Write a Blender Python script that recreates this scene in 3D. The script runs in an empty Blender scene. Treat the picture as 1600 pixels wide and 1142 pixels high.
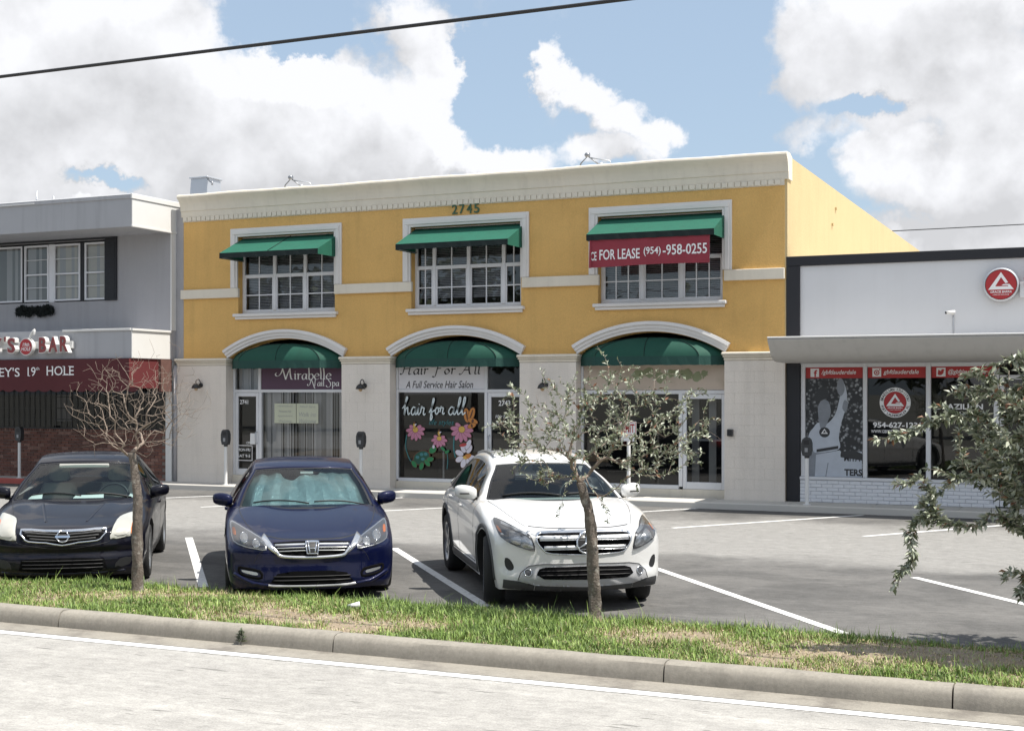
import bpy, bmesh, math, random
import numpy as np
from mathutils import Vector, Matrix
from mathutils.bvhtree import BVHTree
from mathutils.geometry import delaunay_2d_cdt

S = bpy.context.scene
COL = S.collection
R = math.radians
# ---------------------------------------------------------------- camera
cd = bpy.data.cameras.new('camera'); cam = bpy.data.objects.new('camera', cd); COL.objects.link(cam)
cd.sensor_width = 36.0; cd.lens = 47.475; cd.shift_y = 0.0256; cd.clip_start = 0.1; cd.clip_end = 3000
cam.location = (0, 0, 2.2); cam.rotation_euler = (R(90), 0, math.atan2(940, 2110))
S.camera = cam
# ---------------------------------------------------------------- light
SUN_EL, SUN_AZ = 63.0, -0.6                       # degrees above the horizon; degrees behind the facade line, from +X
sd = bpy.data.lights.new('sun', 'SUN'); sd.energy = 4.6; sd.angle = R(0.5); sd.color = (1.0, 0.95, 0.87)
sun = bpy.data.objects.new('sun', sd); COL.objects.link(sun); sun.location = (10, 0, 30)
sv = Vector((math.cos(R(SUN_EL)) * math.cos(R(SUN_AZ)), math.cos(R(SUN_EL)) * math.sin(R(SUN_AZ)), math.sin(R(SUN_EL))))
sun.rotation_euler = sv.to_track_quat('Z', 'Y').to_euler()
S.view_settings.view_transform = 'Standard'; S.view_settings.look = 'None'
S.view_settings.exposure = 0.62; S.view_settings.gamma = 1.0; S.view_settings.use_curve_mapping = False
S.cycles.max_bounces = 8; S.cycles.transparent_max_bounces = 16
S.cycles.caustics_reflective = False; S.cycles.caustics_refractive = False
S.cycles.sample_clamp_indirect = 6.0

world = bpy.data.worlds.new('World'); S.world = world; world.use_nodes = True
SKY_STRENGTH = 0.10; CLOUD = 0.62

class NG:
    """tiny helper for node graphs: g.m('ADD', a, b) etc. where inputs are sockets or numbers"""
    def __init__(s, tree): s.t = tree; s.n = tree.nodes; s.l = tree.links
    def node(s, typ, **kw):
        n = s.n.new(typ)
        for k, v in kw.items(): setattr(n, k, v)
        return n
    def put(s, sock, v):
        if isinstance(v, bpy.types.NodeSocket): s.l.new(v, sock)
        elif v is not None: sock.default_value = v
    def m(s, op, a, b=None, c=None, clamp=False):
        n = s.node('ShaderNodeMath', operation=op, use_clamp=clamp)
        for i, v in enumerate((a, b, c)): s.put(n.inputs[i], v)
        return n.outputs[0]
    def vm(s, op, a, b=None, out=0):
        n = s.node('ShaderNodeVectorMath', operation=op)
        s.put(n.inputs[0], a); s.put(n.inputs[1], b)
        return n.outputs[out]
    def mr(s, v, a, b, c=0.0, d=1.0, kind='SMOOTHSTEP'):
        n = s.node('ShaderNodeMapRange', interpolation_type=kind)
        s.put(n.inputs[0], v)
        for i, x in zip((1, 2, 3, 4), (a, b, c, d)): s.put(n.inputs[i], x)
        return n.outputs[0]
    def noise(s, vec, scale, detail=6.0, rough=0.55, dim='3D', dist=0.0):
        n = s.node('ShaderNodeTexNoise', noise_dimensions=dim)
        if vec is not None: s.l.new(vec, n.inputs['Vector'])
        n.inputs['Scale'].default_value = scale; n.inputs['Detail'].default_value = detail
        n.inputs['Roughness'].default_value = rough; n.inputs['Distortion'].default_value = dist
        return n.outputs['Fac']
    def mix(s, f, a, b, mode='MIX'):
        n = s.node('ShaderNodeMix', data_type='RGBA', blend_type=mode)
        s.put(n.inputs[0], f)
        for k, v in ((6, a), (7, b)):
            if isinstance(v, (tuple, list)) and len(v) == 3: v = (*v, 1)
            s.put(n.inputs[k], v)
        return n.outputs[2]

def build_sky():
    g = NG(world.node_tree); g.n.clear()
    out = g.node('ShaderNodeOutputWorld'); bg = g.node('ShaderNodeBackground'); g.l.new(bg.outputs[0], out.inputs[0])
    bg.inputs[1].default_value = SKY_STRENGTH
    sky = g.node('ShaderNodeTexSky', sky_type='NISHITA'); sky.sun_disc = False
    sky.sun_elevation = R(SUN_EL); sky.sun_rotation = R(90 - SUN_AZ)
    sky.air_density = 1.0; sky.dust_density = 1.6; sky.ozone_density = 1.3
    tc = g.node('ShaderNodeTexCoord'); d = tc.outputs['Generated']
    sp = g.node('ShaderNodeSeparateXYZ'); g.l.new(d, sp.inputs[0])
    az = g.m('MULTIPLY', g.m('ARCTAN2', sp.outputs[0], sp.outputs[1]), 180 / math.pi)
    el = g.m('MULTIPLY', g.m('ARCSINE', sp.outputs[2]), 180 / math.pi)
    cb = g.node('ShaderNodeCombineXYZ'); g.l.new(az, cb.inputs[0]); g.l.new(el, cb.inputs[1])
    # jitter the position so that blob outlines billow
    nz = g.node('ShaderNodeTexNoise'); g.l.new(d, nz.inputs['Vector']); nz.inputs['Scale'].default_value = 16; nz.inputs['Detail'].default_value = 7; nz.inputs['Roughness'].default_value = 0.6
    off = g.vm('MULTIPLY', g.vm('SUBTRACT', nz.outputs['Color'], (0.5, 0.5, 0.5)), (6.5, 4.8, 0))
    p = g.vm('ADD', cb.outputs[0], off)
    def deg(x, y):
        u = math.atan((x - 800) / 2110); return (math.degrees(u) - 24.0, math.degrees(math.atan((612 - y) / 2110 * math.cos(u))))
    blobs = [(120, 130, 330, 190, 1), (330, 230, 330, 110, 1), (60, 280, 240, 90, .9), (470, 150, 150, 75, 1), (610, 200, 130, 110, 1), (650, 60, 75, 110, .95),
             (560, 260, 300, 60, .9), (760, 262, 110, 36, 1), (700, 225, 45, 55, 1), (872, 112, 44, 38, .95), (925, 150, 60, 44, 1), (965, 195, 62, 45, .95), (1010, 222, 45, 32, .9), (930, 250, 90, 30, .9),
             (1350, 60, 190, 95, 1), (1490, 130, 230, 110, 1), (1260, 120, 80, 60, .85), (1560, 290, 120, 150, 1), (1420, 270, 90, 65, 1), (1500, 360, 180, 40, .9), (1240, 215, 85, 26, .5), (1450, 20, 200, 70, .9),
             (230, 20, 120, 60, .8), (-300, 200, 300, 250, .9), (1900, 150, 260, 200, .9)]
    holes = [(330 + 110, 45, 95, 52, 1.0), (505, 82, 48, 30, .9), (1080, 90, 150, 110, .7), (730, 130, 24, 90, .6), (790, 150, 55, 70, .8), (165, 288, 60, 14, .8), (1350, 178, 55, 18, .9), (1180, 250, 60, 50, .6)]
    def density(pp):
        dn = None
        for (x, y, rx, ry, w) in blobs:
            c = deg(x, y); s = math.degrees(1 / 2110)
            q = g.vm('MULTIPLY', g.vm('SUBTRACT', pp, (c[0], c[1], 0)), (1 / (rx * s), 1 / (ry * s), 0))
            bb = g.mr(g.vm('LENGTH', q, out=1), 1.4, 0.25, 0, w)
            dn = bb if dn is None else g.m('SMOOTH_MAX', dn, bb, .15)
        for (x, y, rx, ry, w) in holes:
            c = deg(x, y); s = math.degrees(1 / 2110)
            q = g.vm('MULTIPLY', g.vm('SUBTRACT', pp, (c[0], c[1], 0)), (1 / (rx * s), 1 / (ry * s), 0))
            dn = g.m('SUBTRACT', dn, g.mr(g.vm('LENGTH', q, out=1), 1.4, 0.3, 0, w))
        return dn
    dens = density(p); toward = density(g.vm('ADD', p, (0.7, 1.3, 0)))
    # broken cloud everywhere else
    st = g.vm('MULTIPLY', d, (1, 1, 2.2))
    far = g.noise(st, 3.2, 6, 0.55)
    outside = g.mr(g.m('ABSOLUTE', g.m('ADD', az, 24.0)), 22, 30)
    high = g.mr(el, 17, 24)
    dens = g.m('MAXIMUM', dens, g.m('MULTIPLY', g.mr(far, .44, .62), g.m('MAXIMUM', outside, high)))
    fine = g.noise(d, 30, 9, 0.60)
    mid = g.noise(d, 11, 6, 0.55); mid2 = g.noise(g.vm('ADD', d, (0.02, 0.0, 0.03)), 11, 6, 0.55)
    edge = g.m('ADD', dens, g.m('MULTIPLY', g.m('SUBTRACT', fine, .5), .95))
    mask = g.mr(edge, .14, .68)
    lit = g.m('MULTIPLY', g.m('SUBTRACT', dens, toward), .38)
    lum = g.m('ADD', g.m('ADD', .92, lit), g.m('MULTIPLY', g.m('SUBTRACT', mid, mid2), 1.15))
    lum = g.m('SUBTRACT', lum, g.m('MULTIPLY', g.mr(dens, .7, 1.1), g.mr(mid, .40, .64, .0, .13)))
    lum = g.m('MINIMUM', g.m('MAXIMUM', lum, .73), 1.06)
    k = CLOUD / SKY_STRENGTH
    col = g.node('ShaderNodeCombineColor')
    g.l.new(g.m('MULTIPLY', lum, .975 * k), col.inputs[0]); g.l.new(g.m('MULTIPLY', lum, .985 * k), col.inputs[1]); g.l.new(g.m('MULTIPLY', lum, 1.02 * k), col.inputs[2])
    # thin haze makes the open sky paler
    pale = g.mix(0.42, sky.outputs[0], (.62 / SKY_STRENGTH, .78 / SKY_STRENGTH, 1.0 / SKY_STRENGTH)); pale = g.mix(1.0, pale, (.76, .76, .74), 'MULTIPLY')
    g.l.new(g.mix(mask, pale, col.outputs[0]), bg.inputs[0])
build_sky()

# ---------------------------------------------------------------- materials
MATS = {}
def mat(name, col, rough=0.6, metal=0.0, coat=0.0, spec=0.5, var=0.0, vscale=3.0, bump=0.0, bscale=60.0, col2=None, c2scale=1.0, c2lo=.45, c2hi=.7, emit=0, coords='Object', stretch=None, streak=0.0, grain=0.0):
    m = bpy.data.materials.new(name); m.use_nodes = True; g = NG(m.node_tree)
    b = m.node_tree.nodes['Principled BSDF']
    b.inputs['Roughness'].default_value = rough; b.inputs['Metallic'].default_value = metal
    b.inputs['Coat Weight'].default_value = coat; b.inputs['Coat Roughness'].default_value = 0.03
    b.inputs['Specular IOR Level'].default_value = spec
    b.inputs['Base Color'].default_value = (*col, 1)
    c = None
    if var or bump or col2:
        tc = g.node('ShaderNodeTexCoord'); v = tc.outputs[coords]
        if coords == 'Object' and not stretch:
            ge = g.node('ShaderNodeNewGeometry'); v = ge.outputs['Position']
        if stretch: v = g.vm('MULTIPLY', v, stretch)
        c = (*col, 1)
        if col2: c = g.mix(g.mr(g.noise(v, c2scale, 7, .6), c2lo, c2hi), c, (*col2, 1))
        if var:
            k = g.mr(g.noise(v, vscale, 8, .65), .2, .8, 1 - var, 1 + var, kind='LINEAR')
            vmn = g.node('ShaderNodeVectorMath', operation='SCALE')
            if isinstance(c, tuple):
                vmn.inputs[0].default_value = c[:3]
            else: g.l.new(c, vmn.inputs[0])
            g.l.new(k, vmn.inputs['Scale']); c = vmn.outputs[0]
        if grain:
            gk = g.mr(g.noise(v, 38, 3, .7), .25, .75, 1 - grain, 1 + grain, kind='LINEAR')
            n3 = g.node('ShaderNodeVectorMath', operation='SCALE')
            if isinstance(c, tuple): n3.inputs[0].default_value = c[:3]
            else: g.l.new(c, n3.inputs[0])
            g.l.new(gk, n3.inputs['Scale']); c = n3.outputs[0]
        if streak:                                     # rain streaks and grime
            sk = g.mr(g.noise(g.vm('MULTIPLY', v, (5, 5, .32)), 1.0, 6, .6), .46, .74, 1.0, 1 - streak)
            n2 = g.node('ShaderNodeVectorMath', operation='SCALE')
            if isinstance(c, tuple): n2.inputs[0].default_value = c[:3]
            else: g.l.new(c, n2.inputs[0])
            g.l.new(sk, n2.inputs['Scale']); c = n2.outputs[0]
        if not isinstance(c, tuple): g.l.new(c, b.inputs['Base Color'])
        if bump:
            bn = g.node('ShaderNodeBump'); bn.inputs['Strength'].default_value = bump; bn.inputs['Distance'].default_value = 0.02
            g.l.new(g.noise(v, bscale, 5, .6), bn.inputs['Height']); g.l.new(bn.outputs[0], b.inputs['Normal'])
    if emit:
        b.inputs['Emission Color'].default_value = (*col, 1); b.inputs['Emission Strength'].default_value = emit
    MATS[name] = m; return m

def glass(name, tint=(.8, .85, .85), refl=1.0, base=0.06):
    m = bpy.data.materials.new(name); m.use_nodes = True; g = NG(m.node_tree); g.n.clear()
    o = g.node('ShaderNodeOutputMaterial'); mx = g.node('ShaderNodeMixShader')
    t = g.node('ShaderNodeBsdfTransparent'); t.inputs[0].default_value = (*tint, 1)
    gl = g.node('ShaderNodeBsdfGlossy'); gl.inputs['Roughness'].default_value = 0.01
    lw = g.node('ShaderNodeLayerWeight'); lw.inputs[0].default_value = 0.35
    f = g.m('ADD', g.m('MULTIPLY', lw.outputs['Fresnel'], refl), base, clamp=True)
    g.l.new(f, mx.inputs[0]); g.l.new(t.outputs[0], mx.inputs[1]); g.l.new(gl.outputs[0], mx.inputs[2]); g.l.new(mx.outputs[0], o.inputs[0])
    MATS[name] = m; return m

M = MATS
mat('stucco_yellow', (.67, .415, .140), .9, streak=.09, grain=.10, var=.06, vscale=1.1, bump=.6, bscale=38, col2=(.61, .375, .125), c2scale=.8)
mat('stucco_side_lit', (.58, .445, .235), .9, grain=.05, streak=.06, var=.05, vscale=1.1, bump=.5, bscale=38)  # yellow stucco made paler, the sun's glare on this side put into its colour
mat('cream', (.70, .645, .545), .8, streak=.08, var=.07, vscale=1.6, bump=.12, bscale=30)
mat('cream_block', (.71, .655, .59), .85, grain=.06, streak=.08, var=.05, vscale=1.2, bump=.25, bscale=45, col2=(.64, .59, .53), c2scale=.9, c2lo=.5, c2hi=.85)
mat('white_trim', (.70, .68, .66), .7, var=.05, vscale=2, bump=.05)
mat('alu_white', (.66, .67, .69), .45, var=.05, vscale=2)
mat('white_frame', (.72, .73, .76), .5)
mat('grey_wall', (.37, .365, .38), .85, grain=.06, streak=.10, var=.05, vscale=1.2, bump=.15, bscale=50)
mat('grey_fascia', (.38, .385, .405), .8, streak=.14, var=.05, vscale=.9, bump=.08)
mat('grey_soffit', (.50, .49, .48), .85, var=.06)
mat('white_paint', (.66, .655, .64), .6, var=.03)
mat('panel_white', (.63, .635, .655), .6, streak=.02, var=.04, vscale=.7, bump=.05, bscale=20)
mat('canopy_white', (.47, .46, .44), .65, streak=.10, var=.05, vscale=.8)
mat('black_paint', (.012, .013, .018), .6)
mat('black_plastic', (.014, .014, .016), .45)
mat('rubber', (.018, .018, .018), .85, bump=.2, bscale=90)
mat('dark_interior', (.03, .031, .034), .9)
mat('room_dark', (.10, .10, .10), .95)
mat('brick_red', (.17, .078, .060), .9, var=.3, vscale=9, bump=.4, bscale=60)
mat('brick_brown', (.125, .062, .050), .9, var=.3, vscale=9, bump=.4, bscale=60)
mat('brick_pale', (.23, .13, .105), .9, var=.3, vscale=9, bump=.4, bscale=60)
mat('mortar', (.20, .17, .15), .95, var=.15, bump=.3)
mat('brick_white', (.70, .715, .745), .8, var=.07, vscale=7, bump=.3, bscale=50)
mat('mortar_white', (.54, .555, .59), .9, var=.1)
mat('arch_green_shaded', (.003, .064, .042), .75, streak=.15, var=.06, vscale=2.5, bump=.1, bscale=300)  # awning green darkened, the shade inside the arches put into the colour
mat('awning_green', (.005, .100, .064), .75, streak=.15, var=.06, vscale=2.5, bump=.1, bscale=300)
mat('arch_valance', (.010, .055, .045), .8, bump=.1, bscale=300)
mat('awning_valance', (.003, .012, .012), .8, bump=.1, bscale=300)
mat('awning_red_lit', (.11, .015, .017), .8, var=.1, vscale=2, bump=.1, bscale=200)  # same fabric as the front, sunlight on the end put into the colour
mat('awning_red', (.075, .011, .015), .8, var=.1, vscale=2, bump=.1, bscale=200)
mat('banner_red', (.26, .028, .045), .7, var=.1, vscale=4)
mat('strip_red', (.40, .03, .03), .5)
mat('logo_red', (.38, .025, .03), .5)
mat('number_green', (.05, .11, .06), .6)
mat('sign_purple', (.085, .04, .075), .5)
mat('sign_white', (.70, .69, .72), .5)
mat('sign_beige', (.55, .46, .38), .7, var=.06, col2=(.45, .38, .30), c2scale=3)
mat('sign_faded', (.27, .30, .18), .8)
mat('letter_white', (.80, .80, .80), .6)
mat('letter_black', (.015, .015, .018), .6)
mat('letter_red', (.24, .05, .05), .6)
mat('curtain', (.62, .62, .63), .9)
mat('curtain_dark', (.30, .305, .31), .9)
mat('blind', (.74, .74, .75), .7)
mat('blind_cream', (.80, .76, .68), .8)
mat('paper_green', (.50, .52, .40), .8)
mat('lamp_black', (.012, .012, .013), .4, spec=.6)
mat('lamp_glass', (.45, .30, .16), .3)
mat('metal_grey', (.30, .31, .33), .4, metal=.8)
mat('galv', (.50, .52, .55), .45, metal=.6)
mat('chrome', (.72, .73, .75), .12, metal=1.0)
mat('silver', (.55, .56, .57), .32, metal=.9)
mat('meter_grey', (.05, .052, .055), .45, metal=.3)
mat('post_white', (.72, .72, .71), .6, var=.05)
mat('wire_black', (.02, .02, .022), .6)
mat('leaf_wreath', (.006, .010, .008), .8)
mat('sticker_white', (.75, .75, .75), .5)
glass('shop_glass', (.62, .64, .64), 1.0, .015)
glass('window_glass', (.80, .81, .83), 1.0, .05)
glass('dark_glass', (.35, .35, .36), .8, .01)
glass('car_glass', (.66, .78, .77), .55, .03)
glass('pale_glass', (.85, .86, .86), .7, .05)
glass('tint_glass', (.10, .11, .12), .9, .05)
glass('lens_glass', (.93, .94, .95), .8, .05)

# ---------------------------------------------------------------- object helpers
def tag(o, label=None, cat=None, group=None, kind=None):
    if label: o['label'] = label
    if cat: o['category'] = cat
    if group: o['group'] = group
    if kind: o['kind'] = kind
    return o
def thing(name, label, cat, loc=(0, 0, 0), rz=0.0, group=None):
    o = bpy.data.objects.new(name, None); COL.objects.link(o); o.location = loc; o.rotation_euler = (0, 0, rz); o.empty_display_size = .3
    return tag(o, label, cat, group)
WORLD_THINGS = set()
def place(name, label, cat, loc, group=None):
    """a fixed thing whose parts are given in world coordinates"""
    o = thing(name, label, cat, loc, 0, group); WORLD_THINGS.add(o.name); return o
def adopt(o, parent):
    o.parent = parent
    if parent.name in WORLD_THINGS: o.matrix_parent_inverse = Matrix.Translation(-Vector(parent.location))
    return o
def copy_tree(o, parent=None):
    c = o.copy(); COL.objects.link(c)
    if parent is not None: c.parent = parent
    for ch in o.children: copy_tree(ch, c)
    return c

class MB:
    def __init__(s): s.v = []; s.f = []; s.fm = []; s.mats = []; s.sm = []
    def mi(s, m):
        if m not in s.mats: s.mats.append(m)
        return s.mats.index(m)
    def add(s, verts, faces, m=None, smooth=False):
        b = len(s.v); s.v += [tuple(p) for p in verts]; i = s.mi(m)
        for f in faces: s.f.append(tuple(b + k for k in f)); s.fm.append(i); s.sm.append(smooth)
        return s
    def box(s, x0, x1, y0, y1, z0, z1, m=None, bev=0.0):
        if x0 > x1: x0, x1 = x1, x0
        if y0 > y1: y0, y1 = y1, y0
        if z0 > z1: z0, z1 = z1, z0
        if not bev:
            v = [(x0, y0, z0), (x1, y0, z0), (x1, y1, z0), (x0, y1, z0), (x0, y0, z1), (x1, y0, z1), (x1, y1, z1), (x0, y1, z1)]
            f = [(0, 3, 2, 1), (4, 5, 6, 7), (0, 1, 5, 4), (1, 2, 6, 5), (2, 3, 7, 6), (3, 0, 4, 7)]
            return s.add(v, f, m)
        b = min(bev, (x1 - x0) * .45, (y1 - y0) * .45, (z1 - z0) * .45); V = []; idx = {}
        X = (x0, x1); Y = (y0, y1); Z = (z0, z1)
        for i in (0, 1):
            for j in (0, 1):
                for k in (0, 1):
                    sx = b if i == 0 else -b; sy = b if j == 0 else -b; sz = b if k == 0 else -b
                    for a, p in (('x', (X[i], Y[j] + sy, Z[k] + sz)), ('y', (X[i] + sx, Y[j], Z[k] + sz)), ('z', (X[i] + sx, Y[j] + sy, Z[k]))):
                        idx[(i, j, k, a)] = len(V); V.append(p)
        F = []
        for i in (0, 1):
            q = [idx[(i, j, k, 'x')] for j, k in ((0, 0), (1, 0), (1, 1), (0, 1))]; F.append(q if i else q[::-1])
            q = [idx[(j, i, k, 'y')] for j, k in ((0, 0), (1, 0), (1, 1), (0, 1))]; F.append(q[::-1] if i else q)
            q = [idx[(j, k, i, 'z')] for j, k in ((0, 0), (1, 0), (1, 1), (0, 1))]; F.append(q if i else q[::-1])
        for i in (0, 1):
            for j in (0, 1):
                F.append([idx[(i, j, 0, 'x')], idx[(i, j, 1, 'x')], idx[(i, j, 1, 'y')], idx[(i, j, 0, 'y')]])
                F.append([idx[(i, 0, j, 'x')], idx[(i, 1, j, 'x')], idx[(i, 1, j, 'z')], idx[(i, 0, j, 'z')]])
                F.append([idx[(0, i, j, 'y')], idx[(1, i, j, 'y')], idx[(1, i, j, 'z')], idx[(0, i, j, 'z')]])
                for k in (0, 1): F.append([idx[(i, j, k, a)] for a in 'xyz'])
        return s.add(V, F, m)
    def tube(s, pts, r, m=None, n=8, cap=True, smooth=True):
        pts = [Vector(p) for p in pts]; rs = r if isinstance(r, (list, tuple)) else [r] * len(pts)
        V = []; F = []; prev = None
        for i, p in enumerate(pts):
            t = (pts[min(i + 1, len(pts) - 1)] - pts[max(i - 1, 0)])
            if t.length < 1e-9: t = Vector((0, 0, 1))
            t.normalize()
            if prev is None:
                a = t.orthogonal().normalized()
            else:
                a = prev - t * prev.dot(t)
                a = a.normalized() if a.length > 1e-6 else t.orthogonal().normalized()
            prev = a; b = t.cross(a)
            for k in range(n):
                w = 2 * math.pi * k / n; V.append(p + (a * math.cos(w) + b * math.sin(w)) * rs[i])
        for i in range(len(pts) - 1):
            for k in range(n):
                F.append((i * n + k, i * n + (k + 1) % n, (i + 1) * n + (k + 1) % n, (i + 1) * n + k))
        if cap: F.append(tuple(range(n))[::-1]); F.append(tuple((len(pts) - 1) * n + k for k in range(n)))
        return s.add(V, F, m, smooth)
    def lathe(s, prof, c=(0, 0, 0), ax='z', m=None, n=16, smooth=True, cap=True):
        """prof: list of (radius, height) along the axis"""
        V = []; F = []
        for (r, h) in prof:
            for k in range(n):
                w = 2 * math.pi * k / n; a, b = r * math.cos(w), r * math.sin(w)
                p = {'z': (a, b, h), 'y': (a, h, b), 'x': (h, a, b)}[ax]
                V.append((p[0] + c[0], p[1] + c[1], p[2] + c[2]))
        for i in range(len(prof) - 1):
            for k in range(n):
                F.append((i * n + k, i * n + (k + 1) % n, (i + 1) * n + (k + 1) % n, (i + 1) * n + k))
        if cap:
            if prof[0][0] > 1e-6: F.append(tuple(range(n))[::-1])
            if prof[-1][0] > 1e-6: F.append(tuple((len(prof) - 1) * n + k for k in range(n)))
        return s.add(V, F, m, smooth)
    def extr(s, prof, ax, a0, a1, m=None, smooth=False):
        """closed 2-D profile swept along an axis: ax 'x' -> prof is (y,z); 'y' -> (x,z); 'z' -> (x,y)"""
        n = len(prof); V = []
        for a in (a0, a1):
            for (p, q) in prof: V.append({'x': (a, p, q), 'y': (p, a, q), 'z': (p, q, a)}[ax])
        F = [(k, (k + 1) % n, n + (k + 1) % n, n + k) for k in range(n)]
        F += [tuple(range(n))[::-1], tuple(n + k for k in range(n))]
        return s.add(V, F, m, smooth)
    def build(s, name, m=None, parent=None, fix=True, sharp=None):
        me = bpy.data.meshes.new(name); me.from_pydata(s.v, [], s.f)
        for mm in s.mats: me.materials.append(M[mm] if isinstance(mm, str) else (mm or (M[m] if isinstance(m, str) else m)))
        me.polygons.foreach_set('material_index', s.fm); me.polygons.foreach_set('use_smooth', s.sm)
        if fix:
            bm = bmesh.new(); bm.from_mesh(me); bmesh.ops.recalc_face_normals(bm, faces=bm.faces); bm.to_mesh(me); bm.free()
        if sharp: me.set_sharp_from_angle(angle=R(sharp))
        me.update()
        o = bpy.data.objects.new(name, me); COL.objects.link(o)
        if parent is not None: adopt(o, parent)
        return o
def boxobj(name, m, parent, *a, bev=0.0): return MB().box(*a, m, bev).build(name, m, parent, fix=bool(bev))

def holed_sheet(outer, holes, extra=()):
    """triangulate a 2-D outline with holes -> points, triangles"""
    vs = []; es = []
    for lp in [outer] + list(holes):
        b = len(vs); vs += [Vector(p) for p in lp]; es += [(b + i, b + (i + 1) % len(lp)) for i in range(len(lp))]
    vs += [Vector(p) for p in extra]
    ov, oe, of, *_ = delaunay_2d_cdt(vs, es, [], 0, 1e-6)
    def inside(p, lp):
        c = False; n = len(lp)
        for i in range(n):
            a, b = lp[i], lp[(i + 1) % n]
            if (a[1] > p[1]) != (b[1] > p[1]) and p[0] < (b[0] - a[0]) * (p[1] - a[1]) / (b[1] - a[1]) + a[0]: c = not c
        return c
    keep = []
    for f in of:
        c = sum((ov[i] for i in f), Vector((0, 0))) / len(f)
        if inside(c, outer) and not any(inside(c, h) for h in holes): keep.append(tuple(f))
    return [tuple(v) for v in ov], keep
def wall_xz(mb, outer, holes, y0, y1, m):
    """wall facing -Y with reveals; outer/holes in (x,z)"""
    P, T = holed_sheet(outer, holes)
    n = len(P)
    V = [(x, y0, z) for x, z in P] + [(x, y1, z) for x, z in P]
    F = list(T) + [tuple(n + k for k in t[::-1]) for t in T]
    mb.add(V, F, m)
    for lp in [outer] + list(holes):
        k = len(lp); V = [(x, y0, z) for x, z in lp] + [(x, y1, z) for x, z in lp]
        mb.add(V, [(i, (i + 1) % k, k + (i + 1) % k, k + i) for i in range(k)], m)

def text_mesh(txt, w=None, h=None, shear=0.0, bold=0.0, spacing=1.0, anchor='c', depth=0.004):
    """flat text as (verts, faces) in (x,z), fitted to a w x h box centred on (0,0), facing -Y"""
    cu = bpy.data.curves.new('t', 'FONT'); cu.body = txt; cu.size = 1; cu.shear = shear; cu.offset = bold; cu.space_character = spacing
    cu.resolution_u = 3; cu.extrude = 0.0
    ob = bpy.data.objects.new('t', cu); COL.objects.link(ob)
    bpy.context.view_layer.update()
    me = bpy.data.meshes.new_from_object(ob.evaluated_get(bpy.context.evaluated_depsgraph_get()))
    V = np.array([v.co[:2] for v in me.vertices]); F = [tuple(p.vertices) for p in me.polygons]
    bpy.data.objects.remove(ob); bpy.data.curves.remove(cu); bpy.data.meshes.remove(me)
    lo, hi = V.min(0), V.max(0); sz = hi - lo
    sx = w / sz[0] if w else None; sy = h / sz[1] if h else None
    sx = sx or sy; sy = sy or sx
    V = (V - (lo + hi) / 2) * (sx, sy)
    return V, F
def put_text(name, txt, parent, m, x, y, z, w=None, h=None, depth=0.004, **kw):
    """lettering on a plane facing -Y, centred at (x,y,z)"""
    V, F = text_mesh(txt, w, h, **kw)
    return put_flat(name, V, F, parent, m, x, y, z, depth)
def put_flat(name, V, F, parent, m, x, y, z, depth=0.004):
    n = len(V); mb = MB(); VV = [(a + x, y, b + z) for a, b in V]
    if depth <= 0.005: mb.add(VV, F, m)
    else:
        VV += [(a + x, y + depth, b + z) for a, b in V]
        from collections import Counter
        cnt = Counter(); dirn = {}
        for f in F:
            for i in range(len(f)):
                e = (f[i], f[(i + 1) % len(f)]); cnt[tuple(sorted(e))] += 1; dirn[tuple(sorted(e))] = e
        mb.add(VV, list(F) + [(dirn[k][0], dirn[k][1], dirn[k][1] + n, dirn[k][0] + n) for k, c in cnt.items() if c == 1], m)
    return mb.build(name, m, parent, fix=False)

def smooth_path(pts, n=6, closed=False):
    """Catmull-Rom through 2-D or 3-D points"""
    P = [np.array(p, float) for p in pts]; out = []; N = len(P)
    rng = range(N) if closed else range(N - 1)
    for i in rng:
        if closed: a, b, c, d = P[i - 1], P[i], P[(i + 1) % N], P[(i + 2) % N]
        else: a, b, c, d = P[max(i - 1, 0)], P[i], P[i + 1], P[min(i + 2, N - 1)]
        for k in range(n):
            t = k / n; out.append(.5 * ((2 * b) + (c - a) * t + (2 * a - 5 * b + 4 * c - d) * t * t + (3 * b - a - 3 * c + d) * t ** 3))
    if not closed: out.append(P[-1])
    return out
def ribbon(pts, w, nib=None):
    """2-D stroke -> verts, quads. nib=(thin, angle): a broad-nib pen instead of a round one"""
    V = []; F = []; n = len(pts)
    for i, p in enumerate(pts):
        t = pts[min(i + 1, n - 1)] - pts[max(i - 1, 0)]; t = t / (np.linalg.norm(t) + 1e-9)
        nn = np.array((-t[1], t[0])); ww = w
        if nib:
            d = np.array((math.cos(nib[1]), math.sin(nib[1]))); ww = max(nib[0], abs(nn @ d)) * w
        V += [tuple(p + nn * ww / 2), tuple(p - nn * ww / 2)]
        if i: F.append((2 * i - 2, 2 * i - 1, 2 * i + 1, 2 * i))
    return V, F
def disc2(r, n=28, cx=0, cz=0): return [(cx + r * math.cos(2 * math.pi * k / n), cz + r * math.sin(2 * math.pi * k / n)) for k in range(n)]
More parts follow.
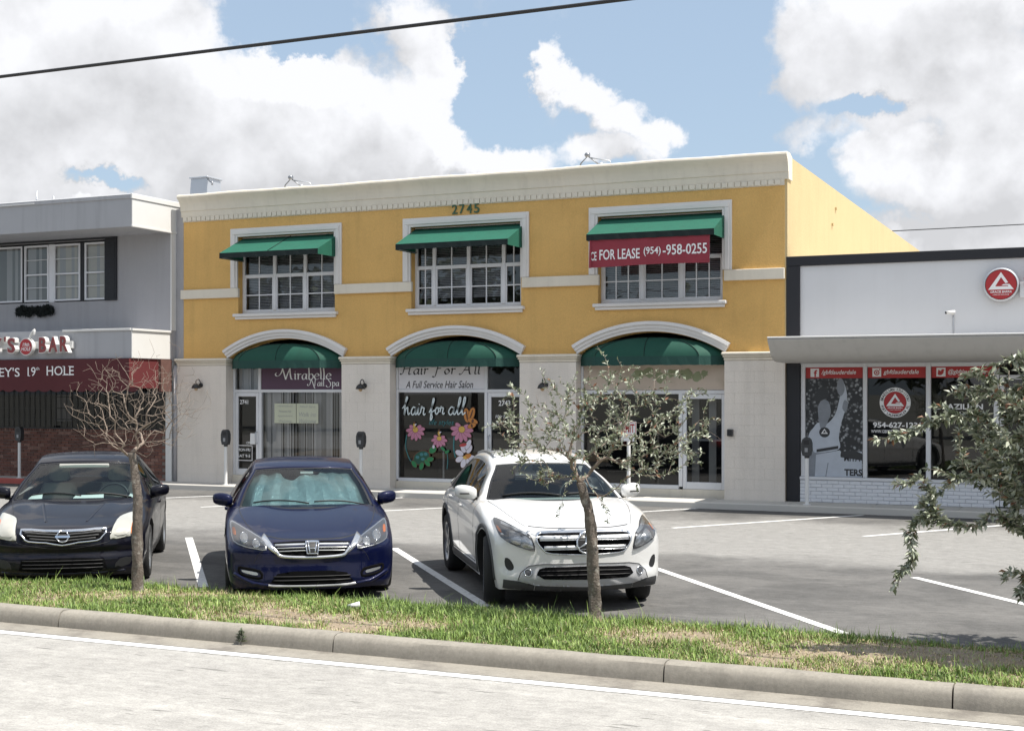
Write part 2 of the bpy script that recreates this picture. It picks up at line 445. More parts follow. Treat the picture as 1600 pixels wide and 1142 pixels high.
# ================================================================ THE SETTING
def asphalt(name, base, dark, light_band=None, speck=.26):
    m = bpy.data.materials.new(name); m.use_nodes = True; g = NG(m.node_tree); b = g.n['Principled BSDF']
    ge = g.node('ShaderNodeNewGeometry'); v = ge.outputs['Position']
    c = g.mix(g.mr(g.noise(v, .55, 6, .6, dist=.6), .36, .62), base, dark)
    st = g.vm('MULTIPLY', v, (.12, 1.1, 1))
    c = g.mix(g.m('MULTIPLY', g.mr(g.noise(st, 1.6, 6, .6), .5, .72), .45), c, tuple(x * 1.35 for x in base))
    if light_band:                                     # the lane is worn paler than the stalls
        sp = g.node('ShaderNodeSeparateXYZ'); g.l.new(v, sp.inputs[0])
        y = g.m('ADD', sp.outputs[1], g.m('MULTIPLY', g.m('SUBTRACT', g.noise(v, .7, 5, .6), .5), 3.2))
        w = g.m('MULTIPLY', g.mr(y, light_band[0], light_band[0] + 1.6), g.mr(y, light_band[1], light_band[1] - 1.6))
        c = g.mix(g.m('MULTIPLY', w, .85), c, light_band[2])
    s1 = g.mr(g.noise(v, 60, 4, .75), .3, .7, 1 - speck, 1 + speck, kind='LINEAR')
    s2 = g.mr(g.noise(v, 5, 9, .75), .25, .75, .80, 1.20, kind='LINEAR')
    s3 = g.mr(g.noise(g.vm('MULTIPLY', v, (5, 13, 1)), 1.0, 5, .72), .28, .72, .84, 1.16, kind='LINEAR')
    s4 = g.mr(g.noise(g.vm('MULTIPLY', v, (16, 40, 1)), 1.0, 3, .7), .25, .75, .86, 1.14, kind='LINEAR')
    n = g.node('ShaderNodeVectorMath', operation='SCALE'); g.l.new(c, n.inputs[0]); g.l.new(g.m('MULTIPLY', g.m('MULTIPLY', s1, s2), g.m('MULTIPLY', s3, s4)), n.inputs['Scale'])
    c = n.outputs[0]
    c = g.mix(g.m('MULTIPLY', g.m('MULTIPLY', g.mr(g.noise(v, 2.3, 5, .7), .60, .70), g.mr(g.noise(v, 9, 3, .6), .45, .62)), .5), c, tuple(x * .55 for x in dark))
    # small dark marks drawn out along the traffic
    mk = g.noise(g.vm('MULTIPLY', v, (2.2, 14, 1)), 1.0, 2, .5)
    c = g.mix(g.m('MULTIPLY', g.mr(mk, .675, .70), .5), c, (.05, .048, .045))
    ck = g.node('ShaderNodeTexVoronoi', feature='DISTANCE_TO_EDGE'); g.l.new(g.vm('ADD', g.vm('MULTIPLY', v, (.22, .5, 1)), g.vm('MULTIPLY', NGcol(g, v, 1.3), (.35, .35, 0))), ck.inputs['Vector'])
    ck.inputs['Scale'].default_value = 1.0
    crk = g.m('MULTIPLY', g.mr(ck.outputs[0], .0022, .0, 0, 1, kind='LINEAR'), g.mr(g.noise(v, .35, 3, .5), .54, .66))
    c = g.mix(g.m('MULTIPLY', crk, .5), c, (.05, .048, .045))
    g.l.new(c, b.inputs['Base Color']); b.inputs['Roughness'].default_value = .85; b.inputs['Specular IOR Level'].default_value = .3
    bn = g.node('ShaderNodeBump'); bn.inputs['Strength'].default_value = .35; bn.inputs['Distance'].default_value = .01
    g.l.new(g.noise(v, 120, 4, .7), bn.inputs['Height']); g.l.new(bn.outputs[0], b.inputs['Normal'])
    M[name] = m
def NGcol(g, v, scale):
    n = g.node('ShaderNodeTexNoise'); g.l.new(v, n.inputs['Vector']); n.inputs['Scale'].default_value = scale; n.inputs['Detail'].default_value = 4
    return n.outputs['Color']
asphalt('lot_asphalt', (.140, .136, .130), (.095, .093, .090), (16.6, 23.6, (.27, .264, .251)))
asphalt('road_asphalt', (.345, .335, .315), (.315, .305, .287), speck=.24)
mat('ground_far', (.20, .20, .18), .95, var=.1, vscale=.3)
mat('concrete', (.28, .258, .22), .9, streak=.22, grain=.16, var=.12, vscale=2.5, bump=.15, bscale=110, col2=(.25, .23, .20), c2scale=2.2, c2lo=.5, c2hi=.75)
mat('gutter_concrete', (.27, .25, .215), .9, grain=.14, var=.12, vscale=3, bump=.35, bscale=60, col2=(.16, .145, .125), c2scale=2.5)
mat('sidewalk_concrete', (.52, .50, .46), .9, var=.07, vscale=1.2, bump=.15, bscale=60)
mat('line_paint', (.72, .72, .71), .7, var=.10, vscale=9, col2=(.34, .33, .32), c2scale=11, c2lo=.50, c2hi=.74)
mat('soil', (.26, .205, .145), .95, var=.25, vscale=5, bump=.8, bscale=35, col2=(.30, .26, .19), c2scale=2)
mat('red_kerb_paint', (.42, .10, .08), .8, var=.15, vscale=4)

def sheet(name, x0, x1, y0, y1, z, m, kind='structure', parent=None):
    o = MB().add([(x0, y0, z), (x1, y0, z), (x1, y1, z), (x0, y1, z)], [(0, 1, 2, 3)], m).build(name, m, parent, fix=False)
    if kind and parent is None: tag(o, kind=kind)
    return o
tag(sheet('ground', -900, 900, -900, 900, -.03, 'ground_far'), 'plain ground running out to the horizon')
road = tag(sheet('road', -90, 60, -6, 9.475, 0.0, 'road_asphalt'), 'pale worn asphalt road in the foreground')
lot = tag(sheet('parking_lot', -60, 30, 11.8, 24.78, 0.0, 'lot_asphalt'), 'grey asphalt parking lot in front of the shops')
gut = tag(sheet('gutter', -60, 30, 9.475, 9.81, 0.004, 'gutter_concrete'), 'stained concrete gutter along the kerb')
sheet('edge_line', -60, 30, 9.335, 9.46, .004, 'line_paint', parent=road)
# stall lines: (x,y) to (x,y)
def stall_line(a, b, w=.11):
    a = Vector(a); b = Vector(b); d = (b - a).normalized(); n = Vector((-d.y, d.x)) * w / 2
    MB().add([(*(a + n), .004), (*(a - n), .004), (*(b - n), .004), (*(b + n), .004)], [(0, 1, 2, 3)], 'line_paint').build('stall_line', 'line_paint', lot)
dv = Vector((.632, -.775)) * 5.35
for x, y in [(-16.05, 16.72), (-12.74, 16.62), (-9.25, 16.68), (-5.62, 16.60), (-2.16, 16.56), (1.3, 16.6)]: stall_line((x, y), (x + dv.x, y + dv.y))
for x, y in [(-18.9, 21.2), (-15.9, 21.1), (-12.75, 21.15), (-9.6, 21.05), (-6.5, 20.96), (-3.47, 20.94), (-.4, 20.95), (2.6, 20.95)]: stall_line((x, y), (x + 2.42, y + 3.58))

# kerb: one casting per joint, each with its own rounded profile
kerb = bpy.data.objects.new('kerb', None); COL.objects.link(kerb); tag(kerb, 'rounded concrete kerb between road and grass strip', kind='structure')
kprof = [(9.79, 0.0), (9.795, .05), (9.805, .10), (9.825, .135), (9.86, .152), (9.97, .150), (9.99, .13), (9.99, -.02), (9.79, -.02)]
joints = [-30, -27, -24, -21, -18, -15, -12.05, -9.0, -6.02, -3.11, -1.02, 2.0, 5, 8, 12]
for i in range(len(joints) - 1):
    rr = random.Random(i); dz = rr.uniform(-.004, .004)
    a, b = joints[i] + .006, joints[i + 1] - .006; n = 12; mb = MB(); k = len(kprof); V = []; F = []
    for j in range(n + 1):
        x = a + (b - a) * j / n
        for (y, z) in kprof:
            V.append((x, y + rr.uniform(-.004, .004) * (z > .01), z + (dz + rr.uniform(-.003, .003)) * (z > .01)))
    for j in range(n):
        for q in range(k - 1): F.append((j * k + q, j * k + q + 1, (j + 1) * k + q + 1, (j + 1) * k + q))
    F += [tuple(range(k)), tuple(n * k + q for q in range(k))]
    mb.add(V, F, 'concrete', True); mb.build('kerb_stone', 'concrete', kerb, sharp=40)

# planted strip: a low mound between kerb and lot
def mound(x, y):
    t = (y - 9.97) / (12.05 - 9.97)
    h = .125 - .05 * min(max(t, 0), 1) + .03 * math.sin(math.pi * min(max(t, 0), 1)) + .012 * math.sin(x * 1.7) * math.sin(y * 2.3)
    return h * (1 if t < .84 else max(0, (1.04 - t) / .20))
def edge_wobble(x): return .06 * math.sin(x * 2.1) + .05 * math.sin(x * 5.3 + 1) + .10 * math.sin(x * .55 + .4)
V = []; F = []; nx, ny = 220, 26
for i in range(nx + 1):
    x = -26 + 36 * i / nx
    for j in range(ny + 1):
        y = 9.95 + (12.03 + .5 * edge_wobble(x) - 9.95) * j / ny
        V.append((x, y, mound(x, y) - .012))
for i in range(nx):
    for j in range(ny): F.append((i * (ny + 1) + j, (i + 1) * (ny + 1) + j, (i + 1) * (ny + 1) + j + 1, i * (ny + 1) + j + 1))
tag(MB().add(V, F, 'soil', True).build('planting_strip', 'soil'), 'low strip of soil between kerb and parking lot', kind='structure')

# sidewalk slabs
walk = bpy.data.objects.new('sidewalk', None); COL.objects.link(walk); tag(walk, 'narrow concrete sidewalk along the shopfronts', kind='structure')
x = -31.0
slab = MB().box(0, 1.494, 24.80, 25.62, -.02, .12, 'sidewalk_concrete', .012).build('slab', 'sidewalk_concrete', walk); slab.location.x = x
for i in range(1, 27):
    o = slab.copy(); COL.objects.link(o); o.parent = walk; o.location.x = x + 1.5 * i; o.location.z = random.Random(i).uniform(-.003, .003)
MB().box(-31, -22.9, 24.70, 24.797, -.02, .125, 'red_kerb_paint', .02).build('kerb_edge', 'red_kerb_paint', walk)
MB().box(-22.897, 9.5, 24.70, 24.797, -.02, .125, 'sidewalk_concrete', .02).build('kerb_edge', 'sidewalk_concrete', walk)

# ================================================================ YELLOW BUILDING
FY = 25.6
yb = place('yellow_building', 'yellow two storey stucco building with cream arches, cornice and green awnings', 'building', (-12.7, FY, 0))
BX0, BX1 = -19.77, -5.67
upper = [(-18.24, -15.68), (-13.77, -11.20), (-9.50, -6.93)]
arches = [(-18.51, -15.45), (-14.24, -11.19), (-9.94, -6.87)]
WZ0, WZ1 = 3.97, 5.72
def arch_pts(a, b, z0, rise, n=24):
    c = (a + b) / 2; h = (b - a) / 2; r = (h * h + rise * rise) / (2 * rise); cz = z0 + rise - r; w = math.asin(h / r)
    return [(c + r * math.sin(-w + 2 * w * k / n), cz + r * math.cos(-w + 2 * w * k / n)) for k in range(n + 1)]
ARISE, ASPR = .43, 2.955
holes = [[(a, WZ0), (b, WZ0), (b, WZ1), (a, WZ1)] for a, b in upper]
outer = [(BX0, 2.9)]
for a, b in arches: outer += [(a, 2.9)] + arch_pts(a, b, ASPR, ARISE) + [(b, 2.9)]
outer += [(BX1 - .05, 2.9), (BX1 - .05, 6.25), (BX0, 6.25)]
mb = MB(); wall_xz(mb, outer, holes, FY, FY + .28, 'stucco_yellow'); mb.build('front_wall', 'stucco_yellow', yb)
mb = MB(); mb.box(BX1 - .25, BX1, FY + .004, 46, 0, 6.70, 'stucco_side_lit'); mb.build('side_wall', 'stucco_side_lit', yb, fix=False)
mb = MB(); mb.box(BX0, BX0 + .2, FY + .29, 46, 0, 6.5, 'grey_wall'); mb.box(BX0 + .2, BX1 - .25, 45.8, 46, 0, 6.5, 'grey_wall'); mb.build('rear_wall', 'grey_wall', yb, fix=False)
boxobj('roof', 'grey_soffit', yb, BX0 + .2, BX1 - .25, FY + .30, 45.8, 6.0, 6.12)
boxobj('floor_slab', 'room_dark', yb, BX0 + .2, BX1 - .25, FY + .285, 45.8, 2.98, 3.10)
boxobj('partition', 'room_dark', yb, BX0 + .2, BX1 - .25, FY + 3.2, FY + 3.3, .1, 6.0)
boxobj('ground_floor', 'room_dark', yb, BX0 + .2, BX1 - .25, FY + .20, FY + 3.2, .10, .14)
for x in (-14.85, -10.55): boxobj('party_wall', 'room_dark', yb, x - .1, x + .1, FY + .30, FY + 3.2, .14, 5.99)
for z, l in ((5.05, 1), (5.45, 2)):   # scuppers on the lit side
    MB().box(BX1 + .002, BX1 + .04, 29.6 + l * .4, 29.7 + l * .4, z + .8, z + .85, 'stucco_side_lit').build('scupper', 'stucco_side_lit', yb, fix=False)
# cornice: moulded profile swept along the front, returning on the lit side
cp = [(FY + .30, 6.245), (FY - .02, 6.245), (FY - .035, 6.36), (FY - .035, 6.375), (FY - .055, 6.385), (FY - .06, 6.44), (FY - .08, 6.53), (FY - .13, 6.62), (FY - .185, 6.665), (FY - .20, 6.70), (FY - .19, 6.735), (FY - .15, 6.755), (FY + .10, 6.76), (FY + .30, 6.70)]
n = len(cp); V = []; F = []; nseg = 60
for i in range(nseg + 1):
    x = BX0 - .05 + (BX1 + .03 - BX0 + .05) * i / nseg; dz = .006 * math.sin(x * 1.3) + .004 * math.sin(x * 3.7)
    V += [(x, y, z + (dz if z > 6.6 else 0)) for y, z in cp]
for i in range(nseg):
    for k in range(n): F.append((i * n + k, i * n + (k + 1) % n, (i + 1) * n + (k + 1) % n, (i + 1) * n + k))
F += [tuple(range(n)), tuple(nseg * n + k for k in range(n))]
cor = MB().add(V, F, 'cream', True).build('cornice', 'cream', yb, sharp=28)
MB().box(BX0 - .01, BX1 - .052, FY - .015, FY - .001, 6.13, 6.244, 'cream').build('dentil_band', 'cream', yb, fix=False)
dn = MB().box(-.056, .056, FY - .040, FY - .016, 6.145, 6.242, 'cream', .006).build('dentil', 'cream', cor); nd = 108; dx = (BX1 - .06 - BX0 - .05) / nd
dn.location.x = BX0 + .06
for i in range(1, nd):
    o = dn.copy(); COL.objects.link(o); o.parent = cor; o.location.x = BX0 + .06 + i * dx
# belt course between the window surrounds
for a, b in ((BX0 - .04, -18.20), (-15.66, -13.73), (-11.16, -9.46), (-6.89, BX1 - .045)):
    MB().box(a, b, FY - .075, FY - .001, 4.345, 4.555, 'cream', .008).build('belt_course', 'cream', yb)
# window surrounds, sills, sashes, panes, blinds
def surround(a, b, z1):
    w = .19; mb = MB(); zc = z1 + .049
    for (x0, x1, za, zb) in ((a - w, a, 4.56, z1 + w), (b, b + w, 4.56, z1 + w), (a, b, z1, z1 + w)):
        mb.box(x0, x1, FY - .05, FY - .001, za, zb, 'white_trim', .006)
    mb.box(a - w + .05, a - .05, FY - .072, FY - .051, 4.56, zc, 'white_trim', .01)
    mb.box(b + .05, b + w - .05, FY - .072, FY - .051, 4.56, zc, 'white_trim', .01)
    mb.box(a - w + .05, b + w - .05, FY - .072, FY - .051, z1 + .05, z1 + w - .05, 'white_trim', .01)
    # plain jamb strips below the belt course
    return mb.build('window_surround', 'white_trim', yb)
def sash_window(a, b, cols, rail, bars_low, z0=WZ0, z1=WZ1):
    y = FY + .19; fr = MB()
    fr.box(a, b, y - .03, y + .05, z0, z0 + .07, 'white_frame', .006); fr.box(a, b, y - .03, y + .05, z1 - .06, z1, 'white_frame', .006)
    fr.box(a, a + .06, y - .03, y + .05, z0 + .07, z1 - .06, 'white_frame', .006); fr.box(b - .06, b, y - .03, y + .05, z0 + .07, z1 - .06, 'white_frame', .006)
    win = fr.build('window', 'white_frame', yb)
    tot = sum(c for c, _ in cols); x = a + .06; W = b - a - .12
    mu = []
    for i, (cw, nm) in enumerate(cols):
        x1 = x + W * cw / tot
        if i < len(cols) - 1: MB().box(x1 - .04, x1 + .04, y - .04, y + .04, z0 + .07, z1 - .06, 'white_frame', .008).build('mullion', 'white_frame', win)
        xa = x + (.0 if i == 0 else .04); xb = x1 - (.0 if i == len(cols) - 1 else .04)
        if rail: MB().box(xa, xb, y - .035, y + .03, rail - .04, rail + .04, 'white_frame', .008).build('rail', 'white_frame', win)
        # sash edges
        sm = MB()
        lo, hi = z0 + .07, (rail - .04 if rail else z1 - .06)
        sm.box(xa, xa + .03, y - .02, y + .02, lo, hi, 'white_frame'); sm.box(xb - .03, xb, y - .02, y + .02, lo, hi, 'white_frame'); sm.box(xa + .03, xb - .03, y - .02, y + .02, lo, lo + .03, 'white_frame')
        sm.build('sash', 'white_frame', win, fix=False)
        for k in range(1, nm):
            xm = xa + (xb - xa) * k / nm
            MB().box(xm - .012, xm + .012, y - .012, y + .002, lo + .03, z1 - .06, 'white_frame').build('muntin', 'white_frame', win, fix=False)
        for zz in bars_low:
            MB().box(xa + .03, xb - .03, y - .013, y + .001, zz - .012, zz + .012, 'white_frame').build('muntin', 'white_frame', win, fix=False)
        zs = sorted([lo + .03] + list(bars_low) + ([rail] if rail else []) + [z1 - .06])
        for k in range(nm):
            pa = xa + (xb - xa) * k / nm; pb = xa + (xb - xa) * (k + 1) / nm
            for q in range(len(zs) - 1):
                rx = random.Random(hash((round(pa, 2), q))).uniform(-.002, .002)
                MB().add([(pa, y + .004 + rx, zs[q]), (pb, y + .004 - rx, zs[q]), (pb, y + .004 - rx * .5, zs[q + 1]), (pa, y + .004 + rx * .5, zs[q + 1])], [(0, 1, 2, 3)], 'window_glass').build('pane', 'window_glass', win, fix=False)
        x = x1
    return win
def blinds(win, a, b, z0, z1, y=FY + .30, m='blind', pitch=.036):
    mb = MB(); z = z0
    while z < z1:
        mb.add([(a, y - .012, z), (b, y - .012, z), (b, y + .014, z + .026), (a, y + .014, z + .026)], [(0, 1, 2, 3)], m); z += pitch
    tag(mb.build('blind', m, win, fix=False), kind='stuff')
specs = [([(1, 2), (1, 2), (1, 2)], 4.83, [4.40]), ([(.5, 2), (1, 2), (1, 2), (.5, 2)], 4.86, [4.43]), ([(1, 3), (1, 2), (1, 3)], 4.86, [4.42])]
for (a, b), (cols, rail, low) in zip(upper, specs):
    surround(a, b, WZ1)
    w = sash_window(a, b, cols, rail, low)
    blinds(w, a + .08, b - (.5 if a == -13.77 else .08), WZ0 + .12 + (.12 if a == -13.77 else 0), WZ1 - .1)
    mb = MB(); mb.box(a - .09, b + .09, FY - .11, FY + .16, 3.90, 3.969, 'white_trim', .012); mb.box(a - .05, b + .05, FY - .07, FY - .001, 3.84, 3.899, 'white_trim', .01)
    mb.build('window_sill', 'white_trim', yb)
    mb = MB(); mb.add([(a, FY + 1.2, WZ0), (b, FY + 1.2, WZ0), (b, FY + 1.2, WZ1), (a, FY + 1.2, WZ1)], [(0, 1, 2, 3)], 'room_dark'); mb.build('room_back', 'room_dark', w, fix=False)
# pilasters built of blocks
blk = {}
def pilaster(x0, x1):
    z0, z1 = .11, 2.80
    p = MB().box(x0 + .006, x1 - .006, FY - .094, FY + .27, z0, z1, 'cream_block').build('pilaster', 'cream_block', yb, fix=False)
    hgt = (z1 - z0) / 13; nb = 3
    for c in range(13):
        edges = [x0 + (x1 - x0) * k / nb for k in range(nb + 1)] if c % 2 == 0 else [x0] + [x0 + (x1 - x0) * (k + .5) / nb for k in range(nb)] + [x1]
        for k in range(len(edges) - 1):
            MB().box(edges[k] + .001, edges[k + 1] - .001, FY - .0975, FY - .0942, z0 + c * hgt + .001, z0 + (c + 1) * hgt - .001, 'cream_block', .0015).build('block', 'cream_block', p, fix=False)
    mb = MB(); mb.box(x0 - .01, x1 + .01, FY - .115, FY + .27, 2.805, 2.86, 'cream', .012); mb.box(x0 - .03, x1 + .03, FY - .14, FY + .27, 2.862, 2.90, 'cream', .012); mb.box(x0 - .05, x1 + .05, FY - .17, FY + .27, 2.902, 2.965, 'cream', .02)
    mb.build('capital', 'cream', p)
for a, b in ((-19.88, -18.51), (-15.45, -14.24), (-11.19, -9.94), (-6.87, -5.695)): pilaster(a, b)
# archivolts: stepped moulding following each arch
for a, b in arches:
    mb = MB()
    for (o0, o1, yo) in ((.0, .06, -.055), (.062, .13, -.08), (.132, .20, -.115)):
        P = arch_pts(a, b, ASPR + .012, ARISE, 40); c = (a + b) / 2; h = (b - a) / 2; r = (h * h + ARISE ** 2) / (2 * ARISE); cz = ASPR + .012 + ARISE - r
        n = len(P); V = []
        for (x, z) in P:
            u = Vector((x - c, z - cz)).normalized()
            for rr, yy in ((r + o0, FY - .001), (r + o0, FY + yo), (r + o1, FY + yo + (.012 if o1 == .20 else 0)), (r + o1, FY - .001)):
                V.append((c + u.x * rr, yy, cz + u.y * rr))
        F = []
        for i in range(n - 1):
            for k in range(4): F.append((i * 4 + k, i * 4 + (k + 1) % 4, (i + 1) * 4 + (k + 1) % 4, (i + 1) * 4 + k))
        F += [(0, 1, 2, 3), ((n - 1) * 4, (n - 1) * 4 + 1, (n - 1) * 4 + 2, (n - 1) * 4 + 3)]
        mb.add(V, F, 'white_trim', True)
    mb.build('arch_moulding', 'white_trim', yb, sharp=40)

# ---- shopfronts -------------------------------------------------------------
GY = FY + .22
def bars(name, items, m='alu_white', y0=None, y1=None, bev=.006, parent=None):
    y0 = GY - .05 if y0 is None else y0; y1 = GY + .05 if y1 is None else y1
    mb = MB()
    for (x0, x1, z0, z1) in items: mb.box(x0, x1, y0, y1, z0, z1, m, bev)
    return mb.build(name, m, parent or yb)
def pane(x0, x1, z0, z1, parent, y=None, m='shop_glass', name='pane'):
    y = GY if y is None else y
    return MB().add([(x0, y, z0), (x1, y, z0), (x1, y, z1), (x0, y, z1)], [(0, 1, 2, 3)], m).build(name, m, parent, fix=False)
def glass_door(x0, x1, z0, z1, handle_side, pushbar=None):
    d = bars('door', [(x0, x0 + .075, z0, z1), (x1 - .075, x1, z0, z1), (x0 + .075, x1 - .075, z0, z0 + .14), (x0 + .075, x1 - .075, z1 - .09, z1)], y0=GY - .04, y1=GY + .03)
    pane(x0 + .075, x1 - .075, z0 + .14, z1 - .09, d)
    hx = x1 - .045 if handle_side > 0 else x0 + .045
    mb = MB(); mb.tube([(hx, GY - .04, 1.28), (hx, GY - .10, 1.28), (hx, GY - .10, 1.02), (hx, GY - .04, 1.02)], .014, 'galv', 8); mb.build('handle', 'galv', d)
    if pushbar: MB().box(x0 + .075, x1 - .075, GY + .035, GY + .06, pushbar - .02, pushbar + .02, 'alu_white').build('push_bar', 'alu_white', d, fix=False)
    return d
def drapes(x0, x1, z0, z1, parent, y, seed):
    rr = random.Random(seed); V = []; F = []; x = x0; i = 0; mb = MB()
    while x < x1:
        w = rr.uniform(.05, .085); a = rr.choice((-1, 1)) * rr.uniform(.01, .03)
        mb.add([(x, y + a, z0), (x + w, y - a, z0), (x + w, y - a, z1), (x, y + a, z1)], [(0, 1, 2, 3)], rr.choice(['curtain', 'curtain', 'curtain_dark'])); x += w + rr.uniform(-.01, .012)
    return tag(mb.build('vertical_blind', 'curtain', parent, fix=False), kind='stuff')
TB0, TB1 = 2.185, 2.25          # transom bar
ZT = 3.36
# bay 1: door left, drapes right
a, b = arches[0]
f1 = bars('shopfront', [(a, a + .05, .3, 3.0), (b - .05, b, .3, 3.0), (a + .05, b - .05, TB0, TB1), (-17.82, -17.75, TB1, 3.0), (-17.80, -17.73, .35, TB0), (-17.73, b - .05, .35, .42)])
d1 = glass_door(a + .055, -17.81, .30, TB0 - .005, 1)
boxobj('stall_riser', 'cream', f1, -17.81, b, GY - .06, GY + .06, .10, .349, bev=.006); boxobj('threshold', 'cream', f1, a, -17.812, GY - .08, GY + .06, .10, .297, bev=.006)
pane(-17.73, b - .05, .42, TB0, f1, m='pale_glass'); pane(a + .05, -17.82, TB1, 3.0, f1, m='pale_glass')
drapes(-17.70, b - .03, .4, 2.2, f1, GY + .09, 3); drapes(a + .05, -17.8, 2.25, 3.1, f1, GY + .15, 4)
# bay 2: picture window left, door right
a, b = arches[1]
f2 = bars('shopfront', [(a, a + .05, .3, 3.0), (b - .05, b, .3, 3.0), (a + .05, b - .05, TB0, TB1), (-12.12, -12.05, TB1, 3.0), (-12.12, -12.05, .32, TB0), (a + .05, -12.12, .27, .34)])
d2 = glass_door(-12.045, b - .055, .28, TB0 - .005, -1)
boxobj('stall_riser', 'cream', f2, a, -12.05, GY - .06, GY + .06, .10, .268, bev=.006); boxobj('threshold', 'cream', f2, -12.048, b, GY - .08, GY + .06, .10, .277, bev=.006)
w2 = pane(a + .05, -12.12, .34, TB0, f2); pane(-12.05, b - .05, TB1, 3.0, f2)
# bay 3: large dark window left, door right
a, b = arches[2]
f3 = bars('shopfront', [(a, a + .05, .3, 3.0), (b - .05, b, .3, 3.0), (a + .05, b - .05, TB0 - .03, TB1 - .02), (-7.87, -7.79, .32, TB0 - .03), (a + .05, -7.87, .27, .35)])
d3 = glass_door(-7.785, b - .055, .28, TB0 - .035, -1, 1.25)
boxobj('stall_riser', 'cream', f3, a, -7.79, GY - .06, GY + .06, .10, .268, bev=.006); boxobj('threshold', 'cream', f3, -7.788, b, GY - .08, GY + .06, .10, .277, bev=.006)
pane(a + .05, -7.87, .35, TB0 - .03, f3)
for x0, x1 in ((-7.7, -7.55), (-7.35, -7.2)): boxobj('door_curtain', 'curtain', f3, x0, x1, GY + .3, GY + .32, .15, 2.2)
# ================================================================ THINGS ON THE YELLOW BUILDING
def window_awning(a, b, label, seam):
    zt, zf, zv = 5.70, 5.285, 5.165; yb_, yf = FY + .15, FY - .76
    t = place('window_awning', label, 'awning', ((a + b) / 2, FY, zf), 'green awnings over the upper windows')
    n = 14; V = []; F = []
    for i in range(n + 1):
        x = a + (b - a) * i / n; s = -.006 * math.sin(math.pi * ((i / n * (2 if seam else 1)) % 1))
        for k in range(5):
            q = k / 4; V.append((x, yb_ + (yf - yb_) * q, zt + (zf - zt) * q + s * math.sin(math.pi * q)))
    for i in range(n):
        for k in range(4): F.append((i * 5 + k, (i + 1) * 5 + k, (i + 1) * 5 + k + 1, i * 5 + k + 1))
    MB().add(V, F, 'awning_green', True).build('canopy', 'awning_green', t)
    if seam:
        c = (a + b) / 2; MB().tube([(c, yb_, zt + .008), (c, yf, zf + .008)], .007, 'awning_valance', 6).build('seam', 'awning_valance', t)
    V = []; F = []
    for i in range(25):
        x = a + (b - a) * i / 24; V += [(x, yf, zf), (x, yf + .004 * math.sin(i * 1.9), zv + .004 * math.sin(i * 2.3))]
    MB().add(V, [(2 * i, 2 * i + 1, 2 * i + 3, 2 * i + 2) for i in range(24)], 'awning_valance').build('valance', 'awning_valance', t, fix=False)
    for x in (a, b):
        MB().add([(x, yb_, zt), (x, yf, zf), (x, yf, zv), (x, yb_, zv)], [(0, 1, 2, 3)], 'awning_green').build('end_panel', 'awning_green', t, fix=False)
    mb = MB()
    for x in (a + .02, b - .02): mb.tube([(x, FY + .14, zv + .02), (x, yf + .02, zv + .02)], .012, 'metal_grey', 6)
    mb.tube([(a + .02, yf + .02, zv + .02), (b - .02, yf + .02, zv + .02)], .012, 'metal_grey', 6); mb.build('awning_frame', 'metal_grey', t)
for (a, b), lb, sm in zip(upper, ('green window awning with a seam down its middle, nearest the grey bar building', 'green window awning directly below the green number on the wall', 'green window awning with a dark red banner hanging from it'), (1, 0, 0)):
    window_awning(a + .03, b + .04, lb, sm)

def arch_awning(a, b, label):
    c = (a + b) / 2; h = (b - a) / 2 - .015; zb = 2.895; D = .50; rise = .385; y0 = FY + .12
    t = place('arch_awning', label, 'awning', (c, FY, zb), 'green domed awnings in the ground floor arches')
    ns, nr = 4, 10; sub = 6
    def rim(th): return np.array((c - h * math.cos(th), y0 - D * math.sin(th) ** .8, zb))
    def pt(th, ph):
        k = math.cos(ph) ** .9 if ph < 1.57 else 0
        return np.array((c - h * math.cos(th) * k, y0 - D * (math.sin(th) ** .8) * k ** .75, zb + rise * math.sin(ph) ** 1.15))
    V = []; F = []; idx = 0
    for s in range(ns):
        t0, t1 = math.pi * s / ns, math.pi * (s + 1) / ns
        for i in range(sub + 1):
            for k in range(nr + 1):
                ph = math.pi / 2 * k / nr; u = i / sub
                p = pt(t0, ph) * (1 - u) + pt(t1, ph) * u
                cc = pt(t0 + (t1 - t0) * u, ph); p = p * .82 + cc * .18
                V.append(tuple(p))
        base = s * (sub + 1) * (nr + 1)
        for i in range(sub):
            for k in range(nr): F.append((base + i * (nr + 1) + k, base + (i + 1) * (nr + 1) + k, base + (i + 1) * (nr + 1) + k + 1, base + i * (nr + 1) + k + 1))
    MB().add(V, F, 'arch_green_shaded', True).build('canopy', 'arch_green_shaded', t, sharp=50)
    mb = MB()
    for s in range(1, ns): mb.tube([pt(math.pi * s / ns, math.pi / 2 * k / 8) + np.array((0, -.004, .006)) for k in range(9)], .006, 'awning_valance', 5)
    mb.build('seam', 'awning_valance', t)
    V = []; F = []; n = 48
    for i in range(n + 1):
        th = math.pi * i / n; s = int(min(th / math.pi * ns, ns - 1)); t0, t1 = math.pi * s / ns, math.pi * (s + 1) / ns; u = (th - t0) / (t1 - t0)
        p = (rim(t0) * (1 - u) + rim(t1) * u) * .82 + rim(th) * .18
        V += [tuple(p), (p[0], p[1] + .004 * math.sin(i * 1.7), p[2] - .175 + .004 * math.sin(i * 2.1))]
    MB().add(V, [(2 * i, 2 * i + 1, 2 * i + 3, 2 * i + 2) for i in range(n)], 'arch_valance').build('valance', 'arch_valance', t, fix=False)
for (a, b), lb in zip(arches, ('green domed awning over the purple nail salon sign', 'green domed awning over the white hair salon sign', 'green domed awning over the faded beige sign')): arch_awning(a, b, lb)

